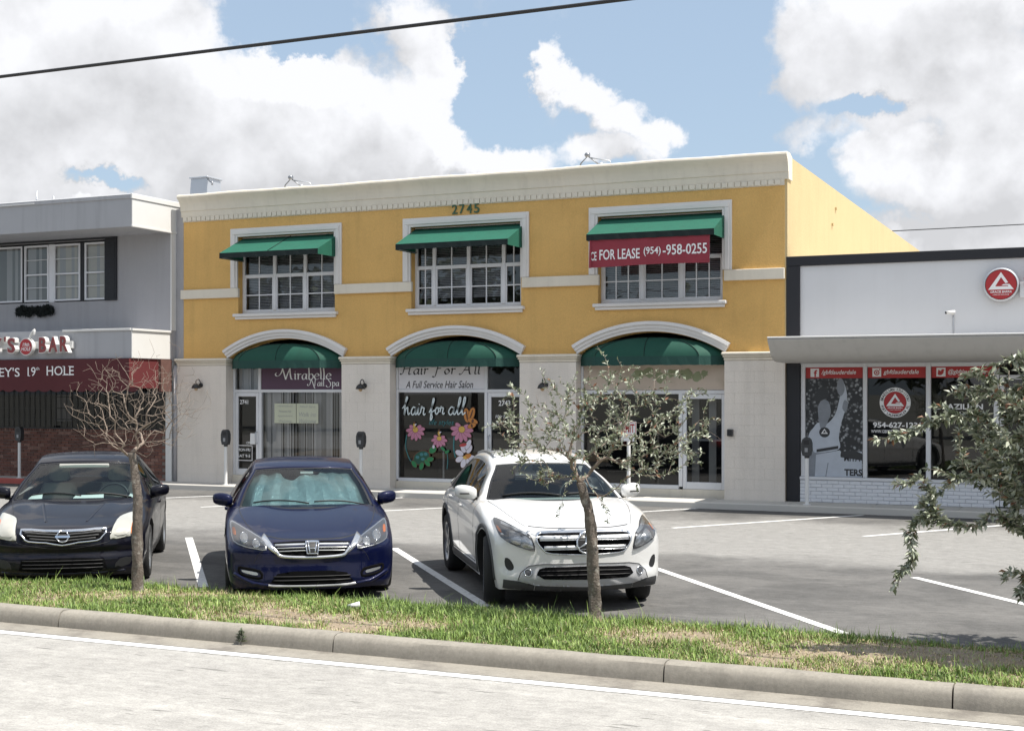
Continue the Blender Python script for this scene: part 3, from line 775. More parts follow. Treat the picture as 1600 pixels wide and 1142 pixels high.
# banner hung below the third awning
t = place('lease_banner', 'dark red vinyl banner with white letters advertising a lease', 'banner', (-8.2, FY - .73, 4.9))
bx0, bx1, bz0, bz1, by = -9.40, -6.98, 4.645, 5.175, FY - .735
def by_(x, z): return by + .018 * math.sin(x * 3.1) * (1 - (z - bz0) / .55) + .006 * math.sin(x * 11 + z * 9)
V = []; F = []; nx, nz = 60, 8
for i in range(nx + 1):
    for j in range(nz + 1):
        x = bx0 + (bx1 - bx0) * i / nx; z = bz0 + (bz1 - bz0) * j / nz; V.append((x, by_(x, z), z + .012 * math.sin(x * 2.2) * (1 - j / nz)))
for i in range(nx):
    for j in range(nz): F.append((i * (nz + 1) + j, (i + 1) * (nz + 1) + j, (i + 1) * (nz + 1) + j + 1, i * (nz + 1) + j + 1))
MB().add(V, F, 'banner_red', True).build('cloth', 'banner_red', t)
def draped_text(txt, x0, x1, zc, h, bold=.014):
    V, F = text_mesh(txt, x1 - x0, h, bold=bold); xm = (x0 + x1) / 2
    MB().add([(a + xm, by_(a + xm, b + zc) - .006, b + zc) for a, b in V], F, 'letter_white').build('lettering', 'letter_white', t, fix=False)
draped_text('CE', -9.385, -9.26, 4.855, .17); draped_text('FOR LEASE', -9.20, -8.37, 4.875, .20); draped_text('(954)', -8.29, -7.95, 4.90, .18); draped_text('-958-0255', -7.91, -7.03, 4.92, .20)
MB().add([(bx0 - .02, by - .012, bz0 - .02), (bx0 + .035, by - .014, bz0 - .02), (bx0 + .03, by - .014, bz1 - .02), (bx0 - .005, by - .012, bz1)], [(0, 1, 2, 3)], 'banner_red').build('folded_edge', 'banner_red', t, fix=False)

# house number
t = place('house_number', 'green number 2745 fixed to the yellow wall above the middle window', 'house number', (-12.47, FY, 6.04))
for i, ch in enumerate('2745'): put_text('digit', ch, t, 'number_green', -12.725 + .172 * i, FY - .022, 6.05, .125, .20, depth=.02, bold=.012)

# pen-drawn letter shapes for the fancy signs (x-height .5, capital 1)
GL = {
 'M': (1.05, [[(-.30, .62), (-.42, .50), (-.36, .34), (-.18, .32), (.02, .55), (.16, .98)], [(.14, 1.0), (.26, .55), (.40, .0)], [(.40, 0), (.55, .5), (.74, 1.0)], [(.74, 1.0), (.76, .5), (.84, .06), (.98, .03)]]),
 'H': (.95, [[(.02, .1), (.10, 0), (.20, .15), (.26, .6), (.30, 1.0), (.16, .92)], [(.80, .95), (.72, .97), (.68, .6), (.64, .1), (.72, 0), (.82, .06)], [(.2, .52), (.7, .56)]]),
 'F': (.80, [[(.0, -.18), (.12, -.26), (.22, -.1), (.28, .5), (.34, 1.0)], [(.08, .9), (.2, 1.02), (.6, .98), (.78, 1.06)], [(.26, .52), (.56, .54)]]),
 'A': (.95, [[(-.06, .02), (.06, -.02), (.2, .2), (.52, 1.04)], [(.52, 1.04), (.58, .5), (.68, .04), (.8, .02)], [(.22, .36), (.62, .38)]]),
 'N': (.95, [[(-.28, .3), (-.34, .16), (-.2, .06), (.0, .3), (.14, .96)], [(.12, 1.0), (.34, .5), (.58, -.2), (.72, -.3)], [(.62, .0), (.66, .5), (.72, .98)]]),
 'S': (.60, [[(.5, .9), (.38, 1.04), (.2, .95), (.2, .7), (.4, .45), (.42, .1), (.2, -.14), (-.05, -.08), (-.16, .1)]]),
 'i': (.24, [[(.02, .44), (.1, .5), (.1, .06), (.2, .02)], [(.09, .68), (.12, .72)]]), 'r': (.36, [[(.02, .44), (.1, .5), (.1, .0)], [(.1, .3), (.2, .48), (.34, .46)]]),
 'a': (.50, [[(.38, .44), (.22, .5), (.05, .26), (.14, .0), (.3, .1), (.40, .48)], [(.40, .5), (.38, .08), (.48, .02)]]), 'b': (.48, [[(.08, 1.0), (.1, .5), (.1, .03), (.3, .0), (.42, .26), (.28, .5), (.1, .36)]]),
 'e': (.44, [[(.05, .26), (.38, .32), (.3, .49), (.18, .5), (.03, .24), (.16, .0), (.40, .1)]]), 'l': (.24, [[(.06, 1.0), (.1, .5), (.1, .06), (.22, .02)]]), 'o': (.46, [[(.2, .5), (.04, .26), (.18, .0), (.38, .24), (.22, .5)]]),
 'p': (.48, [[(.02, .46), (.1, .5), (.08, -.34)], [(.1, .36), (.28, .5), (.42, .26), (.26, .0), (.1, .08)]]), 'h': (.46, [[(.06, 1.0), (.1, .5), (.08, .0)], [(.08, .3), (.24, .5), (.34, .4), (.34, .06), (.44, .02)]]), 'f': (.34, [[(.34, .95), (.24, 1.04), (.16, .7), (.12, .0), (.06, -.3)], [(.02, .46), (.3, .48)]]),
 ' ': (.34, [])}
def pen_text(name, txt, parent, m, x0, x1, z0, h, y, w=.10, nib=(.28, .7), shear=0.0, over=None):
    """pen-stroke lettering: capital height h, stretched between x0 and x1, baseline z0"""
    V = []; F = []; x = 0
    for ch in txt:
        adv, st = GL[ch]
        for s in st:
            P = [np.array((p[0] + x + shear * p[1], p[1])) for p in smooth_path(s, 5)]
            v, f = ribbon(P, w, nib); b = len(V); V += v; F += [tuple(b + k for k in q) for q in f]
        x += adv
    A = np.array(V); lo, hi = A[:, 0].min(), A[:, 0].max(); k = (x1 - x0) / (hi - lo)
    return MB().add([(x0 + (a - lo) * k, y - .0004 * i / len(V), z0 + b * h) for i, (a, b) in enumerate(V)], F, m).build(name, m, parent, fix=False)

# purple nail salon sign
t = place('nail_salon_sign', 'purple sign panel with pale script above the drapes', 'sign', (-16.6, GY - .02, 2.5))
MB().box(-17.745, -15.505, GY - .026, GY - .006, 2.252, 2.93, 'sign_purple').build('panel', 'sign_purple', t, fix=False)
pen_text('lettering', 'Mirabelle', t, 'letter_white', -17.38, -15.88, 2.475, .255, GY - .030, .105, (.26, .3))
pen_text('lettering', 'Nail Spa', t, 'letter_white', -16.52, -15.68, 2.325, .17, GY - .031, .11, (.32, .3))
# white hair salon sign
t = place('hair_salon_sign', 'white sign panel with black italic lettering above the painted window', 'sign', (-13.2, GY - .02, 2.5))
MB().box(-14.185, -12.125, GY - .026, GY - .006, 2.252, 2.95, 'sign_white').build('panel', 'sign_white', t, fix=False)
pen_text('lettering', 'Hair For All', t, 'letter_black', -14.16, -12.23, 2.575, .235, GY - .030, .125, (.34, .75), .12)
put_text('lettering', 'A Full Service Hair Salon', t, 'letter_black', -13.2, GY - .030, 2.355, 1.62, .155, shear=.28, bold=.006)
# faded beige sign
t = place('faded_sign', 'faded beige sign panel with green patches of old lettering', 'sign', (-8.4, GY - .02, 2.5))
MB().box(-9.885, -6.925, GY - .026, GY - .006, 2.235, 2.95, 'sign_beige').build('panel', 'sign_beige', t, fix=False)
rr = random.Random(5); mb = MB(); k = 0
for cx, cz, rx, rz in [(-8.72, 2.53, .12, .11), (-8.5, 2.57, .14, .10), (-8.26, 2.50, .12, .12), (-8.0, 2.56, .15, .08), (-7.72, 2.55, .13, .11), (-7.5, 2.5, .1, .1), (-7.35, 2.56, .07, .06)]:
    P = [(cx + rx * math.cos(w) * rr.uniform(.7, 1.2), cz + rz * math.sin(w) * rr.uniform(.7, 1.2)) for w in np.linspace(0, 2 * math.pi, 14)[:-1]]
    P = smooth_path(P, 3, True); k += 1
    mb.add([(p[0], GY - .028 - .0004 * k, p[1]) for p in P], [tuple(range(len(P)))], 'sign_faded')
mb.build('paint_patch', 'sign_faded', t, fix=False)
for ch, x in (('O', -8.36), ('B', -7.63), ('F', -7.33)): put_text('lettering', ch, t, 'sign_faded', x, GY - .034, 2.53, .11, .15)

# wall lamps
def wall_lamp(x, z, label):
    t = thing('wall_lamp', label, 'lamp', (x, FY - .10, z), 0, 'black gooseneck lamps on the pilasters')
    MB().lathe([(.055, -.012), (.055, 0)], (0, -.001, .03), 'y', 'lamp_black', 14).build('wall_plate', 'lamp_black', t)
    MB().tube(smooth_path([(0, -.01, .03), (0, -.05, .13), (0, -.12, .165), (0, -.19, .12), (0, -.19, .06)], 4), .011, 'lamp_black', 7).build('arm', 'lamp_black', t)
    MB().lathe([(.03, .07), (.045, .06), (.085, .02), (.105, -.04), (.10, -.045), (.075, .01), (.03, .05)], (0, -.19, 0), 'z', 'lamp_black', 18).build('shade', 'lamp_black', t)
    MB().lathe([(.0, -.10), (.035, -.085), (.045, -.04), (.03, 0)], (0, -.19, 0), 'z', 'lamp_glass', 14, cap=False).build('bulb', 'lamp_glass', t)
for x, z, lb in ((-19.20, 2.32, 'black lamp on the leftmost cream pilaster, beside the brick wall'), (-14.86, 2.30, 'black lamp between the purple sign and the painted window'), (-10.60, 2.31, 'black lamp on the pilaster half hidden by the silvery tree')): wall_lamp(x, z, lb)
t = place('meter_box', 'small dark box on the cream pilaster right of the glass door', 'utility box', (-6.74, FY - .1, 1.41)); MB().box(-6.80, -6.69, FY - .17, FY - .102, 1.345, 1.48, 'meter_grey', .008).build('case', 'meter_grey', t)
MB().box(-6.785, -6.705, FY - .18, FY - .171, 1.36, 1.465, 'black_plastic', .003).build('cover', 'black_plastic', t)

# lettering on doors and windows
put_text('lettering', '2741', f1, 'letter_white', -18.23, GY - .012, 1.965, .23, .10, bold=.02)
put_text('lettering', '2743', f2, 'letter_white', -11.67, GY - .012, 1.96, .27, .115, bold=.02)
put_text('lettering', 'Hair For All', f2, 'letter_white', -11.66, GY - .012, 1.68, .44, .075, shear=.25)
put_text('lettering', '954-', f2, 'letter_white', -11.78, GY - .012, 1.55, .17, .07, shear=.1)
mb = MB()
for x0, x1, z0, z1 in ((-18.46, -18.0, .96, .975), (-18.46, -18.0, .62, .635), (-18.46, -18.445, .635, .96), (-18.015, -18.0, .635, .96)): mb.box(x0, x1, GY - .014, GY - .010, z0, z1, 'letter_white')
mb.build('opening_hours_frame', 'letter_white', f1, fix=False)
put_text('lettering', 'OPEN', f1, 'letter_white', -18.08, GY - .012, 1.03, .17, .06, bold=.01)
put_text('lettering', 'MON-FRI', f1, 'letter_white', -18.23, GY - .012, .87, .34, .07, bold=.015); put_text('lettering', 'SAT 9-5', f1, 'letter_white', -18.23, GY - .012, .73, .34, .07, bold=.015)
t = place('door_notice', 'white paper notice on the glass door marked 2741', 'notice', (-17.98, GY, 1.1)); MB().box(-18.06, -17.91, GY - .014, GY - .009, 1.0, 1.25, 'sticker_white').build('sheet', 'sticker_white', t, fix=False)
for x0, lb, lines in ((-17.40, 'pale green handwritten notice, left of the pair in the drapes window', ('Hydrofacial', 'Permanent Hair', 'Appointment', 'Welcome')), (-16.81, 'pale green notice inviting walk-ins, right of the pair in the drapes window', ('Nail Spa', 'Walk ins', 'Welcome'))):
    t = place('window_notice', lb, 'notice', (x0 + .28, GY, 1.7)); MB().box(x0, x0 + .575, GY - .014, GY - .009, 1.49, 1.935, 'paper_green').build('sheet', 'paper_green', t, fix=False)
    n = len(lines)
    for i, s in enumerate(lines):
        big = (n == 3 and i > 0); put_text('lettering', s, t, 'curtain_dark', x0 + .29, GY - .0165, 1.89 - (.445) * (i + .35) / n + (.0 if big else .02), .44 if big else .40 - .06 * (i % 2), .10 if big else .055, shear=.2, bold=-.006)
# painted window of the hair salon
mat('paint_white', (.62, .70, .72), .6); mat('paint_teal', (0.039, 0.172, 0.187), .6); mat('paint_pink', (0.452, 0.187, 0.281), .6); mat('paint_lilac', (0.390, 0.359, 0.484), .6); mat('paint_yellow', (0.546, 0.351, 0.078), .6)
mat('paint_orange', (0.468, 0.187, 0.039), .6); mat('paint_brown', (.10, .04, .02), .6); mat('paint_green', (0.016, 0.172, 0.062), .6); mat('paint_dgreen', (.01, .07, .045), .6); mat('paint_pale', (0.562, 0.546, 0.624), .6); mat('paint_red', (0.390, 0.047, 0.047), .6)
PY = [GY - .010]
def blob(parts, pts, m, smooth=True, out=None):
    P = smooth_path(pts, 4, True) if smooth else pts
    if out:
        c = sum(np.array(p) for p in P) / len(P); PY[0] -= .0003
        parts.add([((p[0] - c[0]) * 1.12 + c[0] + 0, PY[0], (p[1] - c[1]) * 1.12 + c[1]) for p in P], [tuple(range(len(P)))], out)
    PY[0] -= .0003; parts.add([(p[0], PY[0], p[1]) for p in P], [tuple(range(len(P)))], m)
def ell(cx, cz, rx, rz, rot=0, n=14):
    c, s = math.cos(rot), math.sin(rot)
    return [(cx + rx * math.cos(w) * c - rz * math.sin(w) * s, cz + rx * math.cos(w) * s + rz * math.sin(w) * c) for w in np.linspace(0, 2 * math.pi, n + 1)[:-1]]
def daisy(cx, cz, r, petals, m):
    mb = MB()
    for a in petals:
        a = R(a); k = 1.0 if math.sin(a) < .1 else .72
        blob(mb, ell(cx + r * .62 * k * math.cos(a), cz + r * .66 * k * math.sin(a), r * .46 * k, r * .20, a), m, False, 'paint_brown')
    blob(mb, ell(cx, cz, r * .30, r * .27), 'paint_yellow', False, 'paint_brown'); mb.build('painted_flower', m, f2, fix=False)
def stroke(name, pts, w, m, sm=6):
    P = [np.array(p) for p in smooth_path(pts, sm)]; v, f = ribbon(P, w); PY[0] -= .0004
    MB().add([(a, PY[0], b) for a, b in v], f, m).build(name, m, f2, fix=False)
stroke('painted_stem', [(-14.0, 1.27), (-14.02, 1.0), (-13.93, .75), (-13.84, .66)], .022, 'paint_teal'); stroke('painted_stem', [(-12.85, 1.25), (-12.86, 1.0), (-12.82, .8)], .03, 'paint_teal'); stroke('painted_stem', [(-13.03, .95), (-13.0, .75), (-13.02, .55)], .016, 'paint_teal')
daisy(-13.78, 1.38, .215, (150, 185, 215, 245, 275, 305, 335, 5, 30), 'paint_pink'); daisy(-13.2, 1.20, .185, (160, 195, 225, 255, 285, 315, 345, 15), 'paint_pink'); daisy(-12.66, 1.40, .25, (140, 175, 205, 235, 265, 295, 325, 355, 25), 'paint_pink')
for cx, cz in ((-13.8, 1.47), (-13.2, 1.31)):
    mb = MB(); blob(mb, ell(cx, cz, .03, .055), 'paint_yellow', False, 'paint_brown'); blob(mb, ell(cx, cz + .06, .028, .022), 'paint_brown', False); blob(mb, ell(cx + .03, cz + .02, .03, .015, .6), 'paint_pale', False); mb.build('painted_bee', 'paint_yellow', f2, fix=False)
mb = MB()
for (dx, dz, rx, rz, ro) in ((-.02, .12, .07, .15, .15), (.09, .14, .07, .15, -.35), (.12, .0, .12, .055, -.3), (.10, -.10, .10, .05, .35)):
    blob(mb, ell(-12.52 + dx, 1.58 + dz, rx, rz, ro), 'paint_orange', False, 'paint_brown'); blob(mb, ell(-12.52 + dx, 1.58 + dz, rx * .25, rz * .8, ro), 'paint_brown', False)
mb.build('painted_butterfly', 'paint_orange', f2, fix=False)
mb = MB()
blob(mb, ell(-13.62, .78, .20, .14, .35), 'paint_dgreen', False, 'paint_brown')
for dx, dz in ((-.1, .0), (.0, .06), (.03, -.04), (.1, .07)): blob(mb, ell(-13.62 + dx, .79 + dz, .045, .035), 'paint_teal', False)
blob(mb, ell(-13.35, .95, .095, .065, .5), 'paint_green', False, 'paint_brown'); blob(mb, ell(-13.33, 1.02, .03, .04), 'paint_pale', False, 'paint_brown')
for dx, dz, ro in ((-.2, -.13, -.9), (-.02, -.17, 1.2), (.12, -.10, -.8), (.19, -.02, .2)): blob(mb, ell(-13.6 + dx, .77 + dz, .085, .05, ro), 'paint_green', False, 'paint_brown')
mb.build('painted_turtle', 'paint_green', f2, fix=False)
mb = MB()
for a in (60, 110, 160, 205, 250, 300, 345): blob(mb, ell(-12.56 + .16 * math.cos(R(a)), .84 + .17 * math.sin(R(a)), .10, .06, R(a)), 'paint_pale', False, 'paint_brown')
blob(mb, ell(-12.5, 1.08, .05, .12, -.5), 'paint_pale', False, 'paint_brown'); blob(mb, ell(-12.52, .83, .10, .05, .4), 'paint_orange', False); blob(mb, ell(-12.58, .80, .05, .03, -.5), 'paint_yellow', False); blob(mb, ell(-12.62, 1.07, .09, .035, .2), 'paint_red', False)
mb.build('painted_bloom', 'paint_pale', f2, fix=False)
mb = MB(); blob(mb, ell(-13.1, .98, .07, .03, -.7), 'paint_green', False); blob(mb, ell(-13.0, .92, .06, .03, .5), 'paint_green', False); mb.build('painted_leaf', 'paint_green', f2, fix=False)
# brush script
HS = {'h': (.62, [[(-.18, .42), (-.05, .5), (.12, .8), (.24, 1.08), (.14, 1.12), (.08, .7), (.06, 0), (.16, .34), (.32, .48), (.36, .2), (.44, .02), (.58, .14)]]),
 'a': (.6, [[(.42, .42), (.22, .5), (.06, .22), (.18, 0), (.36, .12), (.44, .48), (.42, .12), (.5, .02), (.62, .16)]]), 'i': (.3, [[(0, .14), (.1, .46), (.08, .1), (.16, .02), (.3, .16)], [(.12, .66), (.14, .70)]]),
 'r': (.44, [[(0, .14), (.08, .54), (.14, .46), (.3, .44), (.26, .12), (.34, .0), (.46, .1)]]), 'f': (.5, [[(-.05, .1), (.2, .6), (.34, 1.02), (.24, 1.1), (.18, .7), (.12, -.3), (.2, -.42), (.28, -.2), (.2, .1), (.5, .3)]]),
 'o': (.5, [[(.32, .46), (.12, .44), (.04, .16), (.2, 0), (.36, .2), (.3, .44), (.52, .4)]]), 'l': (.34, [[(0, .14), (.2, .7), (.24, 1.08), (.14, 1.06), (.1, .3), (.16, .02), (.34, .16)]])}
def brush(word, x0, x1, z0, h, w):
    x = 0; segs = []
    for ch in word:
        adv, st = HS[ch]; segs += [[(p[0] + x + .12 * p[1], p[1]) for p in s] for s in st]; x += adv
    mn = min(p[0] for s in segs for p in s); mx = max(p[0] for s in segs for p in s); k = (x1 - x0) / (mx - mn); mb = MB()
    for s in segs:
        P = [np.array((x0 + (p[0] - mn) * k, z0 + p[1] * h)) for p in smooth_path(s, 7)]
        v, f = ribbon(P, w); PY[0] -= .0003; mb.add([(a, PY[0], b) for a, b in v], f, 'paint_white')
    mb.build('painted_word', 'paint_white', f2, fix=False)
brush('hair', -14.09, -13.52, 1.70, .34, .026); brush('for', -13.43, -13.06, 1.72, .30, .026); brush('all', -12.96, -12.56, 1.71, .33, .026)
brush2 = put_text('painted_word', 'life styles', f2, 'paint_teal', -13.15, GY - .02, 1.53, .6, .15, shear=.3, bold=-.005)
bars('window_divider', [(-13.14, -13.10, .34, 1.05)], 'galv', GY + .02, GY + .04, .0, f2)

# ================================================================ THE BAR ON THE LEFT
bb = place('bar_building', 'grey two storey building with flat overhanging roof and brick ground floor', 'building', (-24, 25.6, 0))
WY = 25.45; RX = -20.0
wl = -36
holes = [[(-27.5, 4.37), (-21.95, 4.37), (-21.95, 5.83), (-27.5, 5.83)]]
mb = MB(); wall_xz(mb, [(wl, 2.9), (RX, 2.9), (RX, 6.3), (wl, 6.3)], holes, WY, WY + .25, 'grey_wall'); mb.build('upper_wall', 'grey_wall', bb)
MB().box(RX + .003, -19.78, WY + .16, WY + .3, 0.1, 6.45, 'grey_wall').build('side_strip', 'grey_wall', bb, fix=False)
MB().box(RX - .03, RX + .012, WY - .012, WY + .158, 3.62, 5.88, 'white_paint', .004).build('sunlit_return', 'white_paint', bb)  # end face of the grey wall, its sunlight painted as a white strip
# roof overhang with a drip edge, lit on its end
pr = [(24.06, 5.885), (24.06, 6.50), (24.035, 6.52), (24.035, 6.60), (24.10, 6.63), (27.5, 6.63), (27.5, 5.885)]
MB().extr(pr, 'x', wl, -20.02, 'grey_fascia').build('roof_overhang', 'grey_fascia', bb)
MB().box(-20.019, -19.985, 24.06, 25.9, 5.93, 6.50, 'white_paint', .006).build('end_board', 'white_paint', bb); MB().box(-20.019, -19.965, 24.03, 25.9, 6.502, 6.62, 'white_paint', .008).build('end_board', 'white_paint', bb); MB().box(-20.019, -19.972, 24.05, 25.9, 5.875, 5.928, 'white_paint', .006).build('end_board', 'white_paint', bb)
boxobj('rear_block', 'grey_wall', bb, wl, -20.02, 27.3, 40, .1, 5.88)
MB().box(-25.5, -22.8, 24.02, 24.03, 6.53, 6.555, 'white_paint').build('worn_strip', 'white_paint', bb, fix=False)
# lower fascia
MB().box(wl, -20.05, 24.10, WY - .002, 2.945, 3.60, 'grey_fascia', .01).build('sign_fascia', 'grey_fascia', bb)
MB().box(-20.049, -20.02, 24.09, WY - .002, 2.95, 3.56, 'white_paint', .006).build('end_board', 'white_paint', bb); MB().box(-20.049, -19.99, 24.08, WY - .002, 3.562, 3.615, 'white_paint', .006).build('end_board', 'white_paint', bb)
MB().box(-22.0, -20.05, 24.06, 24.099, 3.57, 3.62, 'white_paint', .006).build('drip_edge', 'white_paint', bb)
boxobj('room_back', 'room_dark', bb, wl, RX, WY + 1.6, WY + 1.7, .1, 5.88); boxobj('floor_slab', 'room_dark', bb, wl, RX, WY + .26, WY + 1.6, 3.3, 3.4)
# upper windows
edges = [(-27.5, -26.0), (-25.9, -24.57), (-24.50, -23.73), (-23.57, -22.75), (-22.61, -21.96)]
for i, (a, b) in enumerate(edges):
    w = bars('window', [(a, a + .045, 4.40, 5.78), (b - .045, b, 4.40, 5.78), (a + .045, b - .045, 4.40, 4.445), (a + .045, b - .045, 5.735, 5.78)], 'white_frame', WY + .03, WY + .10, .005, bb)
    if i > 1:
        zs = 5.06; MB().box(a + .045, b - .045, WY + .035, WY + .085, zs - .02, zs + .02, 'white_frame', .004).build('rail', 'white_frame', w)
        for zz in (4.74, 5.42):
            MB().box(a + .045, b - .045, WY + .05, WY + .07, zz - .008, zz + .008, 'white_frame').build('muntin', 'white_frame', w, fix=False)
    pane(a + .045, b - .045, 4.445, 5.735, w, WY + .075, 'pale_glass')
    mb = MB(); x = a + .05
    rr = random.Random(i)
    while x < b - .12:
        mb.add([(x, WY + .105, 4.42), (x + .078, WY + .14, 4.42), (x + .078, WY + .14, 5.76), (x, WY + .105, 5.76)], [(0, 1, 2, 3)], rr.choice(('blind_cream', 'blind_cream', 'curtain')) if i > 2 else rr.choice(('curtain', 'curtain_dark'))); x += .09
    tag(mb.build('vertical_blind', 'blind_cream', w, fix=False), kind='stuff')
[bars('window_frame', [(a2, b2, 4.38, 5.79)], 'black_paint', WY + .05, WY + .12, 0, bb) for a2, b2 in ((-26.0, -25.9), (-24.57, -24.50), (-22.75, -22.61))]; bars('window_frame', [(-23.73, -23.57, 4.38, 5.79)], 'white_frame', WY + .05, WY + .12, 0, bb)
bars('head_trim', [(-27.5, -21.58, 5.835, 5.88)], 'black_paint', WY - .03, WY - .003, 0, bb)
sh = bars('shutter', [(-21.94, -21.58, 4.37, 5.83)], 'black_paint', WY - .045, WY - .003, .006, bb)
mb = MB()
for k in range(26): mb.box(-21.90, -21.62, WY - .055, WY - .046, 4.42 + k * .053, 4.455 + k * .053, 'black_paint')
tag(mb.build('louvre', 'black_paint', sh, fix=False), kind='stuff')
# ground floor: brick below, barred window above
bw = MB().box(wl, -20.20, WY + .06, WY + .25, .1, 1.262, 'mortar').build('brick_wall', 'mortar', bb, fix=False)
bl, bh, jn = .205, .064, .011; rr = random.Random(2)
bms = [MB().box(0, bl, -.012, .05, 0, bh, m, .004) for m in ('brick_red', 'brick_brown', 'brick_pale')]
bmesh_src = []
for q in bms:
    o = q.build('brick', q.mats[0], bw); bmesh_src.append(o.data); bpy.data.objects.remove(o)
stuffm = MB(); nind = 0
for c in range(15):
    z = .115 + c * (bh + jn); x = -20.21 - bl - (c % 2) * (bl + jn) / 2; k = 0
    while x > -31:
        r1, r2, r3 = rr.random(), rr.uniform(-.004, .004), rr.uniform(-.002, .002)
        mi = 0 if r1 < .5 else (1 if r1 < .85 else 2)
        if c >= 5 and x > -25.7:
            o = bpy.data.objects.new('brick', bmesh_src[mi]); COL.objects.link(o); o.parent = bw; o.location = (x, WY + .055 + r2, z + r3); nind += 1
        else: stuffm.box(x, x + bl, WY + .055 - .012, WY + .1, z, z + bh, ('brick_red', 'brick_brown', 'brick_pale')[mi])
        x -= bl + jn
tag(stuffm.build('brickwork', 'brick_red', bw, fix=False), kind='stuff')
# soldier course under the window
x = -20.28
rr = random.Random(8)
sold = MB()
while x > -27: sold.box(x - .062, x, WY + .03, WY + .1, 1.245, 1.30, rr.choice(('brick_red', 'brick_pale', 'brick_brown')), .003); x -= .075
tag(sold.build('sill_course', 'brick_red', bw), kind='stuff')
bars('door_post', [(-20.195, -20.02, .1, 2.95)], 'white_paint', WY + .02, WY + .2, .006, bb)
MB().tube([(-19.93, WY + .05, .12), (-19.93, WY + .05, 2.8)], .045, 'grey_wall', 10).build('downpipe', 'grey_wall', bb)
gr = bars('window_grille', [(-27.0, -20.26, 1.30, 1.33), (-27.0, -20.26, 2.40, 2.43)], 'black_plastic', WY + .0, WY + .03, 0, bb)
for k in range(40): MB().box(-20.300 - k * .168, -20.288 - k * .168, WY + .006, WY + .014, 1.331, 2.399, 'black_plastic').build('bar', 'black_plastic', gr, fix=False)
for z in (1.53, 1.80, 2.07): MB().box(-27, -20.26, WY + .0145, WY + .022, z - .008, z + .008, 'black_plastic').build('crossbar', 'black_plastic', gr, fix=False)
pane(-27, -20.2, 1.3, 3.0, bb, WY + .12, 'dark_glass', 'bar_window')
for x in (-23.62, ): boxobj('window_shade', 'sign_white', bb, x, x + .43, WY + .2, WY + .21, 1.48, 2.12)
# red awning
ra = place('bar_awning', 'dark red fabric awning with white serif lettering and scalloped edge', 'awning', (-24, 24.1, 2.5))
def ray_(z): return 24.02 + .0 * z
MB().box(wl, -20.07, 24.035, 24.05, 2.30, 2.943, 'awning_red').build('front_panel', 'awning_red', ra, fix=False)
V = []; F = []; x = wl; i = 0
while x < -20.08:
    n = 6
    for k in range(n + 1):
        xx = x + .36 * k / n; V += [(xx, 24.033, 2.302), (xx, 24.033, 2.245 - .05 * math.sin(math.pi * k / n) ** .7)]
    b = i * 2 * (n + 1); F += [(b + 2 * k, b + 2 * k + 1, b + 2 * k + 3, b + 2 * k + 2) for k in range(n)]; i += 1; x += .36
MB().add(V, F, 'awning_red').build('scalloped_valance', 'awning_red', ra, fix=False)
MB().box(-20.069, -20.055, 24.035, 25.05, 2.28, 2.943, 'awning_red_lit').build('end_panel', 'awning_red_lit', ra, fix=False); MB().box(-20.06, -19.99, 25.06, WY, 2.2, 2.94, 'brick_brown').build('end_panel', 'brick_brown', ra, fix=False)
def serif_text(txt, x0, x1, z, h, y, serifs):
    put_text('lettering', txt, ra, 'letter_white', (x0 + x1) / 2, y, z, x1 - x0, h, bold=.004)
    mb = MB(); w = (x1 - x0)
    for fx, top in serifs:
        zz = z + (h / 2 - .012 if top else -h / 2); mb.box(x0 + w * fx - .026, x0 + w * fx + .026, y - .003, y - .001, zz, zz + .012, 'letter_white')
    mb.build('lettering', 'letter_white', ra, fix=False)
yy = 24.03
serif_text('KEY\'S', -24.12, -23.24, 2.655, .21, yy, [(.04, 1), (.04, 0), (.22, 0), (.22, 1), (.30, 1), (.30, 0), (.50, 1), (.71, 1), (.61, 0)])
serif_text('19', -23.0, -22.76, 2.665, .21, yy, [(.22, 0)]); put_text('lettering', 'th', ra, 'letter_white', -22.70, yy, 2.735, .10, .075)
serif_text('HOLE', -22.43, -21.63, 2.68, .21, yy, [(.03, 1), (.03, 0), (.21, 1), (.21, 0), (.62, 1), (.62, 0), (.83, 1), (.83, 0)])
# channel letters
def channel_sign(name, label, cat, items):
    t = place(name, label, cat, (-22.6, 24.1, 3.28))
    for (ch, x, w, z, h) in items:
        V, F = text_mesh(ch, w, h, bold=.03)
        put_flat('letter', V, F, t, 'white_paint', x, 23.90, z, .12); put_flat('letter_face', V * (.88, .90), F, t, 'letter_red', x, 23.893, z, .0065)
    return t
t = channel_sign('bar_sign', 'raised red channel letters with white edges on the grey fascia', 'sign', [('E', -24.16, .20, 3.27, .36), ('Y', -23.80, .32, 3.28, .36), ('\'', -23.56, .06, 3.42, .12), ('S', -23.37, .26, 3.27, .38), ('B', -22.43, .24, 3.27, .38), ('A', -22.12, .30, 3.275, .38), ('R', -21.80, .27, 3.285, .39)])
MB().box(-24.3, -21.66, 24.02, 24.098, 3.19, 3.35, 'white_paint', .006).build('raceway', 'white_paint', t)
t = place('bar_emblem', 'round red and white ball emblem with a stem between the channel letters', 'sign', (-22.9, 23.9, 3.25))
MB().lathe([(.17, .03), (.20, .0), (.20, -.10), (.165, -.10)], (-22.93, 24.0, 3.235), 'y', 'white_paint', 28).build('rim', 'white_paint', t, sharp=35)
MB().lathe([(.0, -.104), (.182, -.104)], (-22.93, 24.0, 3.235), 'y', 'logo_red', 28, False, False).build('face', 'logo_red', t)
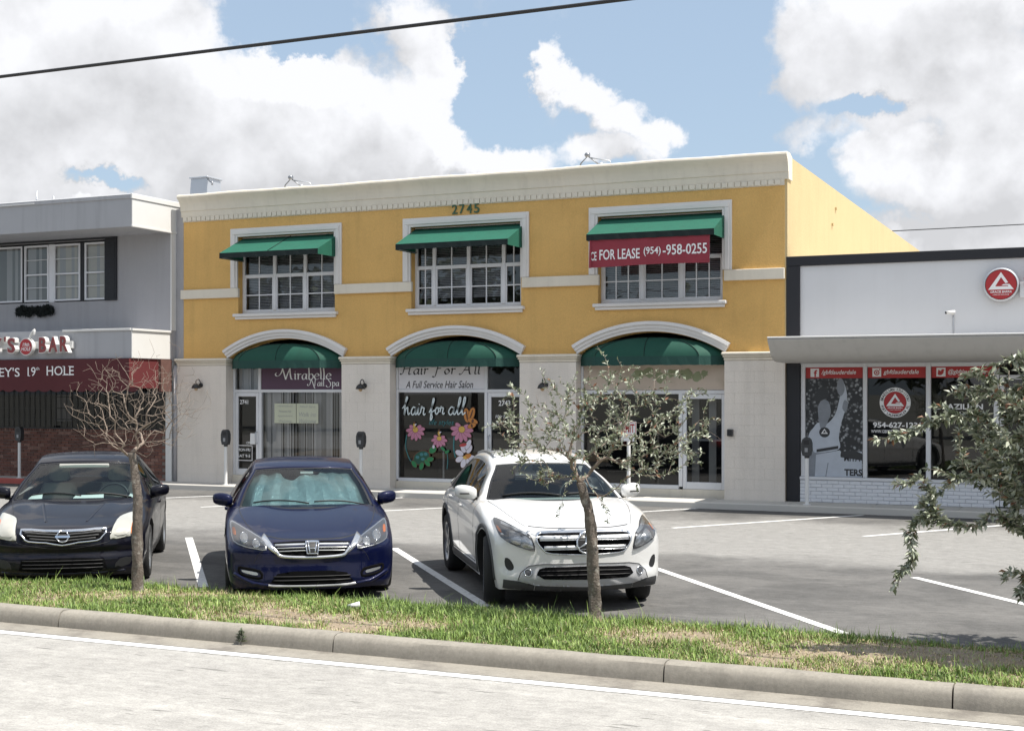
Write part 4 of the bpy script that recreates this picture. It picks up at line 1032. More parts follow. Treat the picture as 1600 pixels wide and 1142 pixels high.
put_text('lettering', '19th', t, 'letter_white', -22.92, 23.893, 3.285, .20, .085, shear=.2, bold=.015); put_text('lettering', 'HOLE', t, 'letter_white', -22.92, 23.893, 3.185, .28, .085, shear=.2, bold=.015)
MB().tube(smooth_path([(-22.86, 23.95, 3.43), (-22.82, 23.95, 3.52), (-22.72, 23.95, 3.62), (-22.74, 23.95, 3.50)], 4), .028, 'white_paint', 8).build('stem', 'white_paint', t); MB().tube([(-22.87, 23.95, 3.40), (-22.85, 23.95, 3.5)], .02, 'white_paint', 6).build('stem', 'white_paint', t)
# wreath swag on the wall
t = place('wreath', 'dark evergreen swag hung below the upstairs windows', 'wreath', (-24.08, WY, 4.17)); rr = random.Random(4); mb = MB()
for k in range(2400):
    u = rr.uniform(-1, 1); x = -24.08 + .58 * u; zc = 4.17 + .02 * math.cos(u * 9); rad = .13 - .05 * (abs(u) < .12) - .06 * max(0, abs(u) - .75) * 3
    w = rr.uniform(0, 6.28); q = rr.random() ** .5 * rad; p = Vector((x, WY - .06 + rr.uniform(-.04, .04), zc + q * math.sin(w))); d = Vector((rr.gauss(0, 1), rr.gauss(0, .6), rr.gauss(0, 1))).normalized() * .06; s = d.orthogonal().normalized() * .011
    mb.add([p - s, p + s, p + d], [(0, 1, 2)], 'leaf_wreath')
tag(mb.build('sprigs', 'leaf_wreath', t, fix=False), kind='stuff')
# things on the roofs
for x, h in ((-24.58, .58), (-24.05, .42)):
    t = place('vent_pipe', 'thin pale vent pipe on the grey roof, ' + ('taller and farther left' if h > .5 else 'shorter and farther right'), 'vent pipe', (x, 26, 6.63), 'pipes on the grey roof')
    MB().tube([(x, 26, 6.625), (x, 26, 6.63 + h)], .022, 'galv', 8).build('pipe', 'galv', t); MB().lathe([(.03, 0), (.03, .05)], (x, 26, 6.62 + h * .6), 'z', 'galv', 8).build('collar', 'galv', t)
t = place('roof_vent', 'pale tapered metal vent box standing behind the cornice', 'roof vent', (-20.2, 27, 6.1))
p0 = [(-20.52, 26.7), (-19.95, 26.7), (-19.95, 27.4), (-20.52, 27.4)]; p1 = [(-20.46, 26.78), (-19.98, 26.78), (-19.98, 27.3), (-20.46, 27.3)]
MB().add([(x, y, 6.0) for x, y in p0] + [(x, y, 7.36) for x, y in p1], [(0, 1, 5, 4), (1, 2, 6, 5), (2, 3, 7, 6), (3, 0, 4, 7), (4, 5, 6, 7), (3, 2, 1, 0)], 'galv').build('duct', 'galv', t)
MB().box(-20.50, -19.94, 26.74, 27.34, 7.361, 7.40, 'galv', .01).build('cap', 'galv', t); MB().tube([(-19.97, 26.8, 7.33), (-19.75, 26.6, 7.22), (-19.63, 26.5, 7.20), (-19.63, 26.5, 7.12)], .022, 'metal_grey', 6).build('bracket', 'metal_grey', t)
def roof_light(x, label):
    t = thing('roof_floodlight', label, 'floodlight', (x, FY + .02, 6.74), 0, 'floodlights along the cornice')
    MB().tube([(-.27, 0, .0), (-.22, -.02, .09), (-.08, 0, .23), (.18, .05, .02)], .016, 'metal_grey', 6).build('bracket', 'metal_grey', t); MB().tube([(-.06, 0, .2), (.35, .1, .12), (.40, .1, .03)], .011, 'galv', 6).build('arm', 'galv', t)
    MB().lathe([(.02, -.05), (.045, -.03), (.05, .05), (.0, .05)], (-.09, -.02, .25), 'x', 'metal_grey', 10).build('lamp_head', 'metal_grey', t); MB().lathe([(.02, -.03), (.035, .0), (.035, .04)], (.20, -.03, .04), 'x', 'galv', 10).build('lamp_head', 'galv', t)
roof_light(-16.75, 'small bracketed floodlight on the cornice, above the left window'); roof_light(-9.65, 'small bracketed floodlight on the cornice, above the banner window')

# ================================================================ THE WHITE BUILDING ON THE RIGHT
wb = place('white_building', 'white single storey shop with black frame, canopy and red window strips', 'building', (-1, 25.6, 0))
X0, XR = -5.69, 14.0
bars('black_frame', [(X0, -5.43, .12, 4.58), (X0, XR, 4.581, 4.765)], 'black_paint', FY - .02, FY + .30, .008, wb)
MB().box(-5.43, XR, FY + .03, FY + .28, 2.72, 4.579, 'panel_white').build('upper_panel', 'panel_white', wb, fix=False)
boxobj('roof', 'grey_soffit', wb, X0, XR, FY + .31, 45, 4.3, 4.4); boxobj('side_wall', 'grey_wall', wb, XR - .2, XR, FY + .31, 45, .1, 4.29); boxobj('rear_wall', 'grey_wall', wb, X0, XR - .21, 44.8, 45, .1, 4.29)
boxobj('room_back', 'room_dark', wb, X0 + .3, XR - .3, FY + 4, FY + 4.1, .1, 4.2); boxobj('shop_floor', 'room_dark', wb, X0 + .3, XR - .3, FY + .3, FY + 4, .1, .13)
cpf = [(24.02, 3.10), (24.00, 3.125), (24.02, 3.15), (FY + .02, 3.17), (FY + .02, 2.74), (24.75, 2.745), (24.55, 2.76), (24.38, 2.80), (24.26, 2.86), (24.17, 2.95)]
MB().extr(cpf, 'x', -5.675, XR, 'canopy_white', True).build('canopy', 'canopy_white', wb, sharp=32); MB().box(-5.68, XR, 23.985, 24.10, 3.152, 3.185, 'white_paint', .008).build('canopy_edge', 'white_paint', wb)
SF = bars('shopfront', [(-5.42, -5.34, .60, 2.735), (-4.265, -4.19, .60, 2.735), (-3.135, -3.05, .60, 2.735), (-1.965, -1.87, .14, 2.735), (-5.34, -4.265, 2.66, 2.735), (-4.19, -3.135, 2.66, 2.735), (-3.05, -1.965, 2.66, 2.735), (-5.45, -1.965, .56, .599)], 'alu_white', FY + .02, FY + .13, .008, wb)
MB().box(-5.43, -1.97, FY - .03, FY + .02, .545, .60, 'alu_white', .006).build('sill', 'alu_white', SF)
WYG = FY + .10
for a, b in ((-5.34, -4.265), (-4.19, -3.135), (-3.05, -1.965)): pane(a, b, .599, 2.66, SF, WYG, 'shop_glass')
d = bars('door', [(-1.86, -1.79, .14, 2.5), (-1.02, -.95, .14, 2.5), (-1.79, -1.02, .14, .3), (-1.79, -1.02, 2.42, 2.5)], 'alu_white', FY + .03, FY + .10, .006, wb); pane(-1.79, -1.02, .3, 2.42, d, WYG); MB().tube([(-1.06, FY + .02, 1.3), (-1.06, FY - .03, 1.3), (-1.06, FY - .03, 1.0), (-1.06, FY + .02, 1.0)], .014, 'galv', 8).build('handle', 'galv', d)
for a in (-.93, .45, 1.8, 3.2): f = bars('shopfront', [(a, a + .06, .14, 2.73), (a + 1.28, a + 1.34, .14, 2.73), (a + .06, a + 1.28, .14, .22), (a + .06, a + 1.28, 2.66, 2.73)], 'alu_white', FY + .03, FY + .12, .006, wb); pane(a + .06, a + 1.28, .22, 2.66, f, WYG)
wbk = MB().box(-5.428, -1.97, FY + .0, FY + .12, .12, .543, 'mortar_white').build('brick_base', 'mortar_white', wb, fix=False)
src = MB().box(0, .196, -.012, .02, 0, .058, 'brick_white', .005).build('brick', 'brick_white', wbk); bd = src.data; bpy.data.objects.remove(src); rr = random.Random(9)
for c in range(6):
    x = -5.425 - (c % 2) * .103; z = .125 + c * .069
    while x < -2.1:
        o = bpy.data.objects.new('brick', bd); COL.objects.link(o); o.parent = wbk; o.location = (max(x, -5.425), FY - .001 + rr.uniform(-.004, .004), z + rr.uniform(-.002, .002)); x += .206
        if o.location.x == -5.425 and c % 2: o.scale.x = .48
# red strips with icons and lettering
for (a, b), s in zip(((-5.34, -4.265), (-4.19, -3.135), (-3.05, -1.965)), ('/gbftlauderdale', 'gbftlauderdale', '@gbftlauderdale')):
    y = WYG - .012; MB().box(a + .004, b - .004, y, y + .008, 2.455, 2.658, 'strip_red').build('window_strip', 'strip_red', SF, fix=False)
    W = b - a; ic = a + W * .16
    put_text('lettering', s, SF, 'letter_white', a + W * .575, y - .004, 2.556, W * .60, .105, shear=.22, bold=.012)
    MB().box(ic - .08, ic + .08, y - .004, y - .001, 2.478, 2.638, 'letter_white').build('icon', 'letter_white', SF, fix=False)
    yi = y - .006
    if s[0] == '/': put_text('icon', 'f', SF, 'strip_red', ic + .015, yi, 2.545, .065, .13, bold=.03)
    elif s[0] == '@':
        P = smooth_path([(-.055, -.04), (-.01, -.055), (.04, -.02), (.05, .03), (.065, .045), (.04, .055), (.01, .05), (0, .02), (-.045, .045), (-.05, .01), (-.055, -.01)], 3, True)
        MB().add([(ic + p[0], yi, 2.556 + p[1]) for p in P], [tuple(range(len(P)))], 'strip_red').build('icon', 'strip_red', SF, fix=False)
    else:
        mb = MB(); o, i_ = disc2(.05, 24), disc2(.032, 24); n = 24
        mb.add([(ic + p[0], yi, 2.555 + p[1]) for p in o + i_], [(k, (k + 1) % n, n + (k + 1) % n, n + k) for k in range(n)], 'strip_red'); mb.add([(ic + p[0], yi, 2.555 + p[1]) for p in disc2(.018, 12)], [tuple(range(12))], 'strip_red')
        mb.add([(ic + .042, yi, 2.60), (ic + .064, yi, 2.60), (ic + .064, yi, 2.622), (ic + .042, yi, 2.622)], [(0, 1, 2, 3)], 'strip_red'); mb.build('icon', 'strip_red', SF, fix=False)
# the emblem: an open triangle with an arrow-like bar, on a red disc
TRI = [[(0, .62), (.17, .62), (-.36, -.30), (-.08, -.30), (-.62, -.30)],]
def emblem(prefix, parent, cx, cz, r, y, ring, m_in='logo_red', lettering=True):
    k = r
    if ring:
        mb = MB(); n = 40; o, i_ = disc2(r * 1.36, n), disc2(r * 1.0, n)
        mb.add([(cx + p[0], y, cz + p[1]) for p in o + i_], [(q, (q + 1) % n, n + (q + 1) % n, n + q) for q in range(n)], 'letter_white'); mb.build(prefix + '_ring', 'letter_white', parent, fix=False)
    n = 40; MB().add([(cx + p[0], y - .002, cz + p[1]) for p in disc2(r * .985, n)], [tuple(range(n))], m_in).build(prefix + '_disc', m_in, parent, fix=False)
    mb = MB(); yt = y - .005
    def poly(P): mb.add([(cx + p[0] * k, yt, cz + p[1] * k) for p in P], [tuple(range(len(P)))], 'letter_white')
    poly([(-.10, .78), (.10, .78), (-.44, -.18), (-.76, -.18)][0:0] or [(0, .80), (.0, .48), (-.36, -.12), (-.78, -.32)])
    poly([(0, .80), (.44, .13), (.28, .07), (.0, .48)])
    poly([(-.36, -.12), (.44, -.12), (.78, -.32), (-.78, -.32)]); poly([(.52, .02), (.16, .02), (.02, -.085 + .02), (.44, -.065)]); poly([(.52, .02), (.44, -.065), (.44, -.12), (.78, -.32)])
    mb.build(prefix + '_mark', 'letter_white', parent, fix=False)
    if lettering:
        put_text('lettering', 'GRACIE BARRA', parent, 'letter_white', cx, yt, cz - .47 * k, 1.3 * k, .15 * k, shear=.2, bold=.02)
        put_text('lettering', 'CARLOS GRACIE JR', parent, 'letter_white', cx, yt, cz - .66 * k, 1.0 * k, .085 * k, bold=.012)
def ring_text(txt, parent, cx, cz, r, h, a0, a1, y, top=True, m='letter_black'):
    n = len(txt)
    for i, ch in enumerate(txt):
        if ch == ' ': continue
        a = R(a0 + (a1 - a0) * i / (n - 1)); V, F = text_mesh(ch, None, h * (.75 if ch in '-' else 1) if ch != '-' else .25 * h, bold=.02); ro = a - math.pi / 2 if top else a + math.pi / 2
        V = np.array([(p[0] * math.cos(ro) - p[1] * math.sin(ro), p[0] * math.sin(ro) + p[1] * math.cos(ro)) for p in V]); put_flat('lettering', V, F, parent, m, cx + r * math.cos(a), y, cz + r * math.sin(a))
emblem('emblem', SF, -3.69, 2.0, .205, WYG - .012, True)
ring_text('BRAZILIAN JIU-JITSU', SF, -3.69, 2.0, .242, .048, 168, 12, WYG - .016); ring_text('FORT LAUDERDALE, FL', SF, -3.69, 2.0, .242, .045, 196, 344, WYG - .016, False)
put_text('lettering', '954-627-1231', SF, 'letter_white', -3.66, WYG - .012, 1.585, .86, .105, bold=.03); put_text('lettering', 'WWW.GBFORTLAUDERDALE.COM', SF, 'letter_white', -3.66, WYG - .012, 1.465, .93, .06, bold=.012)
put_text('lettering', 'BRAZILIAN', SF, 'letter_white', -2.55, WYG - .012, 1.93, .80, .10, bold=.03); put_text('lettering', 'JIU-JITSU', SF, 'letter_white', -2.45, WYG - .012, 1.80, .5, .07, bold=.02)
# poster: grey photograph of a fighter seen from behind with one arm up
def poster_mat():
    m = bpy.data.materials.new('poster_crowd'); m.use_nodes = True; g = NG(m.node_tree); b = g.n['Principled BSDF']; ge = g.node('ShaderNodeNewGeometry')
    v = g.vm('MULTIPLY', ge.outputs['Position'], (1, 0, 1)); vo = g.node('ShaderNodeTexVoronoi'); vo.inputs['Scale'].default_value = 15; g.l.new(g.vm('ADD', v, g.vm('MULTIPLY', NGcol(g, v, 9), (.08, 0, .08))), vo.inputs['Vector'])
    w = g.m('MULTIPLY', g.mr(vo.outputs['Distance'], .15, .55, 1, 0), g.mr(g.noise(v, 4, 4, .6), .35, .65))
    c = g.mix(w, (.02, .022, .025), (.42, .44, .46)); g.l.new(c, b.inputs['Base Color']); b.inputs['Roughness'].default_value = .4; M['poster_crowd'] = m
poster_mat(); mat('poster_light', (.46, .50, .56), .4, var=.10, vscale=6); mat('poster_mid', (.22, .24, .27), .4, var=.2, vscale=7); mat('poster_dark', (.03, .032, .036), .4)
t = place('window_poster', 'black and white poster of a fighter seen from behind, arm raised to a crowd', 'poster', (-4.8, WYG - .02, 1.5))
py = WYG - .014; MB().box(-5.336, -4.269, py, py + .006, .603, 2.452, 'poster_crowd').build('sheet', 'poster_crowd', t, fix=False)
def pshape(name, pts, m, lift, sm=True):
    P = smooth_path(pts, 4, True) if sm else pts
    MB().add([(-5.336 + 1.067 * p[0], py - lift, .603 + 1.849 * p[1]) for p in P], [tuple(range(len(P)))], m).build(name, m, t, fix=False)
pshape('print', [(.0, .0), (.0, .32), (.25, .34), (.35, .25), (.35, .0)], 'poster_mid', .0008)
pshape('print', [(.62, .0), (.98, .0), (.98, .26), (.60, .26)], 'poster_light', .001, False)
pshape('print', [(.60, .20), (.98, .17), (.98, .24), (.86, .27), (.62, .26)], 'poster_dark', .0014, False)
pshape('print', [(.16, .0), (.18, .22), (.60, .27), (.64, .0)], 'poster_light', .002, False)
pshape('print', [(.06, .30), (.05, .42), (.14, .50), (.22, .55), (.30, .52), (.42, .56), (.52, .64), (.58, .76), (.62, .88), (.58, .94), (.66, .96), (.72, .84), (.70, .70), (.62, .54), (.58, .40), (.58, .28), (.20, .24), (.12, .27)], 'poster_light', .0026)
pshape('print', [(.56, .86), (.55, .94), (.60, 1.0), (.66, .97), (.68, .88), (.62, .82)], 'poster_mid', .003); pshape('print', [(.64, .70), (.68, .78), (.74, .74), (.70, .66)], 'poster_mid', .003)
pshape('print', [(.22, .62), (.22, .72), (.30, .78), (.40, .76), (.44, .66), (.40, .58), (.34, .50), (.27, .48), (.24, .54)], 'poster_mid', .0032); pshape('print', [(.14, .80), (.24, .90), (.36, .90), (.40, .82), (.30, .78), (.20, .76)], 'poster_dark', .003)
pshape('print', [(.19, .245), (.57, .285), (.57, .315), (.19, .275)], 'poster_dark', .0036, False)
pshape('print', [(.33 + .095 * math.cos(w), .45 + .052 * math.sin(w)) for w in np.linspace(0, 6.283, 20)[:-1]], 'poster_dark', .0038, False); emblem('print', t, -4.984, 1.435, .085, py - .0045, False, 'poster_dark', False)
pshape('print', [(.36, .0), (.40, .14), (.385, .14), (.345, .0)], 'poster_mid', .0036, False)
put_text('lettering', 'TERS', t, 'poster_dark', -4.45, py - .004, .69, .33, .13, bold=.04); put_text('lettering', 'MITA', t, 'poster_dark', -4.47, py - .004, .96, .30, .12, bold=.03)
# round wall sign and the next one cut by the frame
t = place('round_wall_sign', 'round red sign with white triangle mark on the white panel', 'sign', (-1.83, FY, 4.11))
MB().lathe([(.30, .0), (.30, -.10), (.275, -.115)], (-1.83, FY - .01, 4.105), 'y', 'galv', 40, True, False).build('rim', 'galv', t, sharp=35); MB().lathe([(.285, -.111), (.262, -.111)], (-1.83, FY - .008, 4.105), 'y', 'letter_white', 40, False, False).build('ring', 'letter_white', t)
emblem('emblem', t, -1.83, 4.105, .275, FY - .117, False)
t = place('panel_letters', 'row of red letters on a grey raceway, cut by the photo edge', 'sign', (-.9, FY, 4.2)); MB().box(-1.52, 1.2, FY - .07, FY + .028, 3.87, 4.14, 'panel_white', .006).build('raceway', 'panel_white', t)
for i, ch in enumerate('GRACIE'): V, F = text_mesh(ch, .34, .42, bold=.03); put_flat('letter', V, F, t, 'strip_red', -1.28 + .42 * i, FY - .13, 4.2, .055)
t = place('security_camera', 'small white bullet camera on the white panel above the canopy', 'camera', (-2.72, FY, 3.62)); MB().tube([(-2.66, FY + .03, 3.60), (-2.66, FY - .08, 3.62)], .018, 'white_paint', 8).build('mount', 'white_paint', t); MB().tube([(-2.62, FY - .07, 3.64), (-2.76, FY - .14, 3.625)], .032, 'white_paint', 10).build('housing', 'white_paint', t); MB().tube([(-2.76, FY - .14, 3.625), (-2.775, FY - .147, 3.623)], .024, 'black_plastic', 10).build('lens', 'black_plastic', t); MB().tube([(-2.655, FY + .02, 3.6), (-2.655, FY + .02, 3.18)], .01, 'galv', 6).build('conduit', 'galv', t)

# ================================================================ STREET FURNITURE
def meter(x, label):
    t = thing('parking_meter', label, 'parking meter', (x, 24.93, .12), 0, 'parking meters along the sidewalk')
    MB().lathe([(.075, 0), (.075, .012), (.036, .014), (.036, .86)], (0, 0, 0), 'z', 'post_white', 14).build('post', 'post_white', t, sharp=35)
    MB().lathe([(.045, .86), (.048, .90), (.04, .92)], (0, 0, 0), 'z', 'meter_grey', 12).build('collar', 'meter_grey', t)
    pr = [(-.07, .90), (.07, .90), (.095, 1.0), (.095, 1.13), (.075, 1.20), (.04, 1.235), (-.04, 1.235), (-.075, 1.20), (-.095, 1.13), (-.095, 1.0)]
    MB().extr(pr, 'y', -.055, .055, 'meter_grey').build('head', 'meter_grey', t)
    MB().box(-.05, .05, -.062, -.056, 1.11, 1.19, 'lens_dark' if 'lens_dark' in M else 'black_plastic', .004).build('display', 'black_plastic', t); MB().box(-.03, .03, -.066, -.056, .97, 1.05, 'metal_grey', .004).build('coin_plate', 'metal_grey', t)
def mx(px):
    d = np.array((-math.sin(cam.rotation_euler.z), math.cos(cam.rotation_euler.z))) + np.array((math.cos(cam.rotation_euler.z), math.sin(cam.rotation_euler.z))) * (px - 800) / 2110
    return d[0] / d[1] * 24.93
meter(-24.12, 'parking meter in front of the brick wall'); meter(-18.10, 'parking meter in front of the glass door marked 2741'); meter(-14.62, 'parking meter before the pilaster between purple sign and painted window'); meter(-5.16, 'parking meter before the poster window of the white shop')
t = thing('time_limit_sign', 'white and red time limit sign on a white post before the dark window', 'sign', (-8.62, 24.93, .12))
MB().lathe([(.07, 0), (.07, .012), (.036, .014), (.036, 1.3)], (0, 0, 0), 'z', 'post_white', 12).build('post', 'post_white', t, sharp=35)
MB().box(-.17, .17, -.05, -.042, 1.12, 1.50, 'sticker_white', .002).build('plate', 'sticker_white', t)
mb = MB()
for a in ((-.16, .16, 1.485, 1.493), (-.16, .16, 1.245, 1.253), (-.16, -.152, 1.253, 1.485), (.152, .16, 1.253, 1.485)): mb.box(a[0], a[1], -.053, -.0502, a[2], a[3], 'strip_red')
mb.build('border', 'strip_red', t, fix=False); put_text('lettering', 'LIMIT', t, 'strip_red', 0, -.0525, 1.37, .27, .17, bold=.02)
# cables
def cable(name, label, p0, p1, sag, r, n=40):
    p0, p1 = Vector(p0), Vector(p1); pts = [p0.lerp(p1, i / n) - Vector((0, 0, sag * 4 * (i / n) * (1 - i / n))) for i in range(n + 1)]
    tag(MB().tube(pts, r, 'wire_black', 8).build(name, 'wire_black'), label, 'cable')
cable('overhead_cable', 'thick black cable crossing the sky above the grass strip', (-60, 10.5, 5.48), (45, 10.5, 5.40), .02, .017)
cable('distant_cable', 'thin cable far behind the white shop', (-30, 90, 12.6), (60, 90, 13.6), .3, .03)
# ================================================================ CARS
def interp(tab, x):
    """smooth interpolation of a table [(x, v), ...] (monotone-ish cubic)"""
    X = [a for a, _ in tab]; Yv = [b for _, b in tab]
    if x <= X[0]: return Yv[0]
    if x >= X[-1]: return Yv[-1]
    i = max(k for k in range(len(X) - 1) if X[k] <= x); n = len(X)
    d = [(Yv[k + 1] - Yv[k]) / (X[k + 1] - X[k]) for k in range(n - 1)]
    def tg(k):
        if k == 0: return d[0]
        if k == n - 1: return d[-1]
        if d[k - 1] * d[k] <= 0: return 0.0
        return 2 * d[k - 1] * d[k] / (d[k - 1] + d[k])
    h = X[i + 1] - X[i]; t = (x - X[i]) / h; m0, m1 = tg(i) * h, tg(i + 1) * h
    return (2 * t ** 3 - 3 * t * t + 1) * Yv[i] + (t ** 3 - 2 * t * t + t) * m0 + (-2 * t ** 3 + 3 * t * t) * Yv[i + 1] + (t ** 3 - t * t) * m1
def sstep(a, b, x):
    t = min(max((x - a) / (b - a), 0), 1); return t * t * (3 - 2 * t)

mat('paint_navy', (.003, .005, .030), .35, metal=.2, coat=.5, spec=.1); mat('paint_black', (.005, .005, .010), .35, metal=.1, coat=.45, spec=.1); mat('paint_car_white', (.64, .64, .63), .35, coat=1.0)
mat('trim_black', (.012, .012, .013), .5); mat('trim_grey', (.05, .05, .052), .6); mat('tyre', (.020, .020, .021), .85, bump=.3, bscale=120); mat('alloy', (.42, .43, .44), .35, metal=.85); mat('lamp_bowl', (.48, .49, .50), .22, metal=.7); mat('lamp_dark', (.10, .10, .105), .3, metal=.4)
mat('amber', (.50, .13, .02), .3); mat('void_black', (.004, .004, .0045), .9, spec=.08); mat('trim_chrome', (.62, .63, .65), .25, metal=.85); mat('tail_red', (.30, .012, .012), .2, coat=1.0); mat('seat_beige', (.52, .49, .42), .85); mat('seat_dark', (.035, .035, .038), .85); mat('dash_dark', (.045, .047, .05), .7); mat('dash_beige', (.40, .40, .36), .8); mat('headliner', (.42, .42, .39), .9); mat('cloudy_lens', (.42, .42, .38), .3, coat=.6)
mat('trim_silver', (.40, .40, .41), .35, metal=.15, coat=.3); mat('lamp_hazy', (.46, .45, .40), .3, metal=.2, coat=.5)
mat('foil', (.44, .54, .56), .28, metal=.8, var=.12, vscale=14, bump=.45, bscale=26)

class Car:
    def __init__(s, sp):
        s.sp = sp; s.W = sp['W']; s.L = sp['L']
    # ---- lower body --------------------------------------------------------
    def section(s, y, n_top=26, n_side=14):
        sp = s.sp; W = interp(sp['plan'], y) * s.W; T = interp(sp['top'], y); B = interp(sp['bot'], y); p = interp(sp['pow'], y)
        zm = interp(sp['belt'], y); pts = []
        for k in range(n_side):                       # sill to the widest line
            q = k / n_side; z = B + (zm - B) * q
            x = W * (1 - sp.get('tuck', .07) * (1 - q) ** 2.2)
            x += sp.get('crease', 0) * math.exp(-((z - interp(sp['creasez'], y)) / .035) ** 2)
            pts.append([x, z])
        for k in range(n_top + 1):                    # widest line to the centre
            a = math.pi / 2 * k / n_top
            x = W * max(math.cos(a), 0) ** (2 / p); z = zm + (T - zm) * math.sin(a) ** (2 / p)
            pts.append([x, z])
        return pts, B, T, W
    def bump_top(s, x, y, z):
        sp = s.sp; d = 0
        for (yc, yr, xc, xr, h) in sp['bumps']:
            d += h * math.exp(-((x - xc) / xr) ** 2) * sstep(0, 1, 1 - abs(y - yc) / yr)
        return d
    def warp(s, x, y, z, end=0):
        sp = s.sp; ax = abs(x) / s.W
        fade = max(0, 1 - y / 1.35); yf = y + (sp['sweep'] * ax ** sp['sweep_p'] + interp(sp['fprof'], z)) * fade ** 1.5
        yr = s.L - y; fade = max(0, 1 - yr / 1.2)
        return yf - (sp['rsweep'] * ax ** 2.6 + interp(sp['rprof'], z)) * fade ** 1.5
    def lower(s):
        ys = []; r = .11
        st = []                                        # (y, scale)
        for k in [0, .12, .25, .38, .5, .62, .72, .82, .91]: st.append((0.0, max(k, .0)))
        for k in range(1, 9):
            w = math.pi / 2 * k / 8; st.append((r * (1 - math.cos(w)), .91 + .09 * math.sin(w)))
        y = r
        while y < s.L - r - .001:
            y += .05 if y < 1.5 or y > s.L - 1.2 else .075
            if y < s.L - r: st.append((y, 1.0))
        for k in range(0, 9):
            w = math.pi / 2 * k / 8; st.append((s.L - r + r * math.sin(w), .91 + .09 * math.cos(w)))
        for k in [.84, .72, .6, .45, .3, .15, 0]: st.append((s.L, k))
        V = []; F = []; rows = []
        for (y, k) in st:
            yy = min(max(y, .02), s.L - .02); pts, B, T, W = s.section(yy); zc = B + (T - B) * .52
            row = []; full = [(x, z) for x, z in pts]
            # bottom centre point
            half = [(0.0, B)] + [(W * .5, B)] + full
            ring = half + [(-x, z) for x, z in half[1:-1]][::-1]
            for (x, z) in ring:
                top = sstep(interp(s.sp['belt'], yy), T, z) if z > interp(s.sp['belt'], yy) else 0
                z2 = z + s.bump_top(abs(x), yy, z) * top
                xs, zs = x * k, zc + (z2 - zc) * k
                row.append((xs, s.warp(xs, y, zs), zs))
            rows.append(row)
        n = len(rows[0])
        for row in rows: V += row
        for i in range(len(rows) - 1):
            for k in range(n): F.append((i * n + k, i * n + (k + 1) % n, (i + 1) * n + (k + 1) % n, (i + 1) * n + k))
        return V, F
    def build(s, name, label, loc, rz, paint, group=None):
        sp = s.sp; s.paint = paint
        s.t = thing(name, label, 'car', loc, rz, group); t = s.t
        V, F = s.lower(); mb = MB(); mb.add(V, F, paint, True); body = mb.build('body', paint)
        bm = bmesh.new(); bm.from_mesh(body.data); bmesh.ops.remove_doubles(bm, verts=bm.verts, dist=.0005); bmesh.ops.recalc_face_normals(bm, faces=bm.faces); bm.to_mesh(body.data); bm.free()
        cut = MB()
        for wy in sp['wheels']:
            for sx in (-1, 1):
                rr = sp['R'] + sp.get('gap', .055); cut.lathe([(rr, 0), (rr, .34)] if sx > 0 else [(rr, -.34), (rr, 0)], (sx * (s.W - .26), wy, sp['R'] + .005), 'x', 'trim_black', 48, True)
        cutter = cut.build('cutter', 'trim_black')
        md = body.modifiers.new('arches', 'BOOLEAN'); md.operation = 'DIFFERENCE'; md.object = cutter; md.solver = 'EXACT'; md.material_mode = 'TRANSFER'
        bpy.context.view_layer.update(); dg = bpy.context.evaluated_depsgraph_get()
        me = bpy.data.meshes.new_from_object(body.evaluated_get(dg)); body.modifiers.clear(); old = body.data; body.data = me; me.name = 'body'; bpy.data.meshes.remove(old); bpy.data.objects.remove(cutter)
        me.set_sharp_from_angle(angle=R(42)); body.parent = t; s.body = body
        # open the deck under the cabin so that the interior can be seen
        c0, c1 = sp['cabin'][0][0], sp['cabin'][-1][0]
        bm = bmesh.new(); bm.from_mesh(me)
        s.bvh_full = BVHTree.FromBMesh(bm)
        kill = [f for f in bm.faces if f.normal.z > .6 and c0 + .22 < f.calc_center_median().y < c1 - .22 and abs(f.calc_center_median().x) < s.W - .16 and f.calc_center_median().z > .7]
        bmesh.ops.delete(bm, geom=kill, context='FACES'); bm.to_mesh(me); bm.free(); me.set_sharp_from_angle(angle=R(42))
        s.bvh = s.bvh_full; s.cabin()
        s.wheels(); s.interior()
        return s
    # ---- surface patches -----------------------------------------------------
    def hit(s, p, d):
        h = s.bvh.ray_cast(Vector(p), Vector(d)); return (h[0], h[1]) if h[0] is not None else (None, None)
    def proj(s, view, a, b):
        if view == 'f': return s.hit((a, -3, b), (0, 1, 0))
        if view == 'r': return s.hit((a, s.L + 3, b), (0, -1, 0))
        if view == 't': return s.hit((a, b, 4), (0, 0, -1))
        if view == 'R': return s.hit((4, a, b), (-1, 0, 0))
        if view == 'L': return s.hit((-4, a, b), (1, 0, 0))
    def patch(s, name, pts, view, m, off=.004, th=.012, step=.03, parent=None, smooth=0, rim=None, dome=0.0):
        P = [tuple(p) for p in (smooth_path(pts, smooth, True) if smooth else pts)]
        o2 = []
        for i, p in enumerate(P):
            q = P[(i + 1) % len(P)]; L = math.hypot(q[0] - p[0], q[1] - p[1]); k = max(1, int(L / step))
            o2 += [(p[0] + (q[0] - p[0]) * j / k, p[1] + (q[1] - p[1]) * j / k) for j in range(k)]
        x0, x1 = min(p[0] for p in o2), max(p[0] for p in o2); z0, z1 = min(p[1] for p in o2), max(p[1] for p in o2); ex = []
        xx = x0 + step / 2
        def inside(p):
            c = False; n = len(o2)
            for i in range(n):
                a, b = o2[i], o2[(i + 1) % n]
                if (a[1] > p[1]) != (b[1] > p[1]) and p[0] < (b[0] - a[0]) * (p[1] - a[1]) / (b[1] - a[1]) + a[0]: c = not c
            return c
        while xx < x1:
            zz = z0 + step / 2
            while zz < z1:
                if inside((xx, zz)) and min((xx - p[0]) ** 2 + (zz - p[1]) ** 2 for p in o2) > (step * .4) ** 2: ex.append((xx, zz))
                zz += step
            xx += step
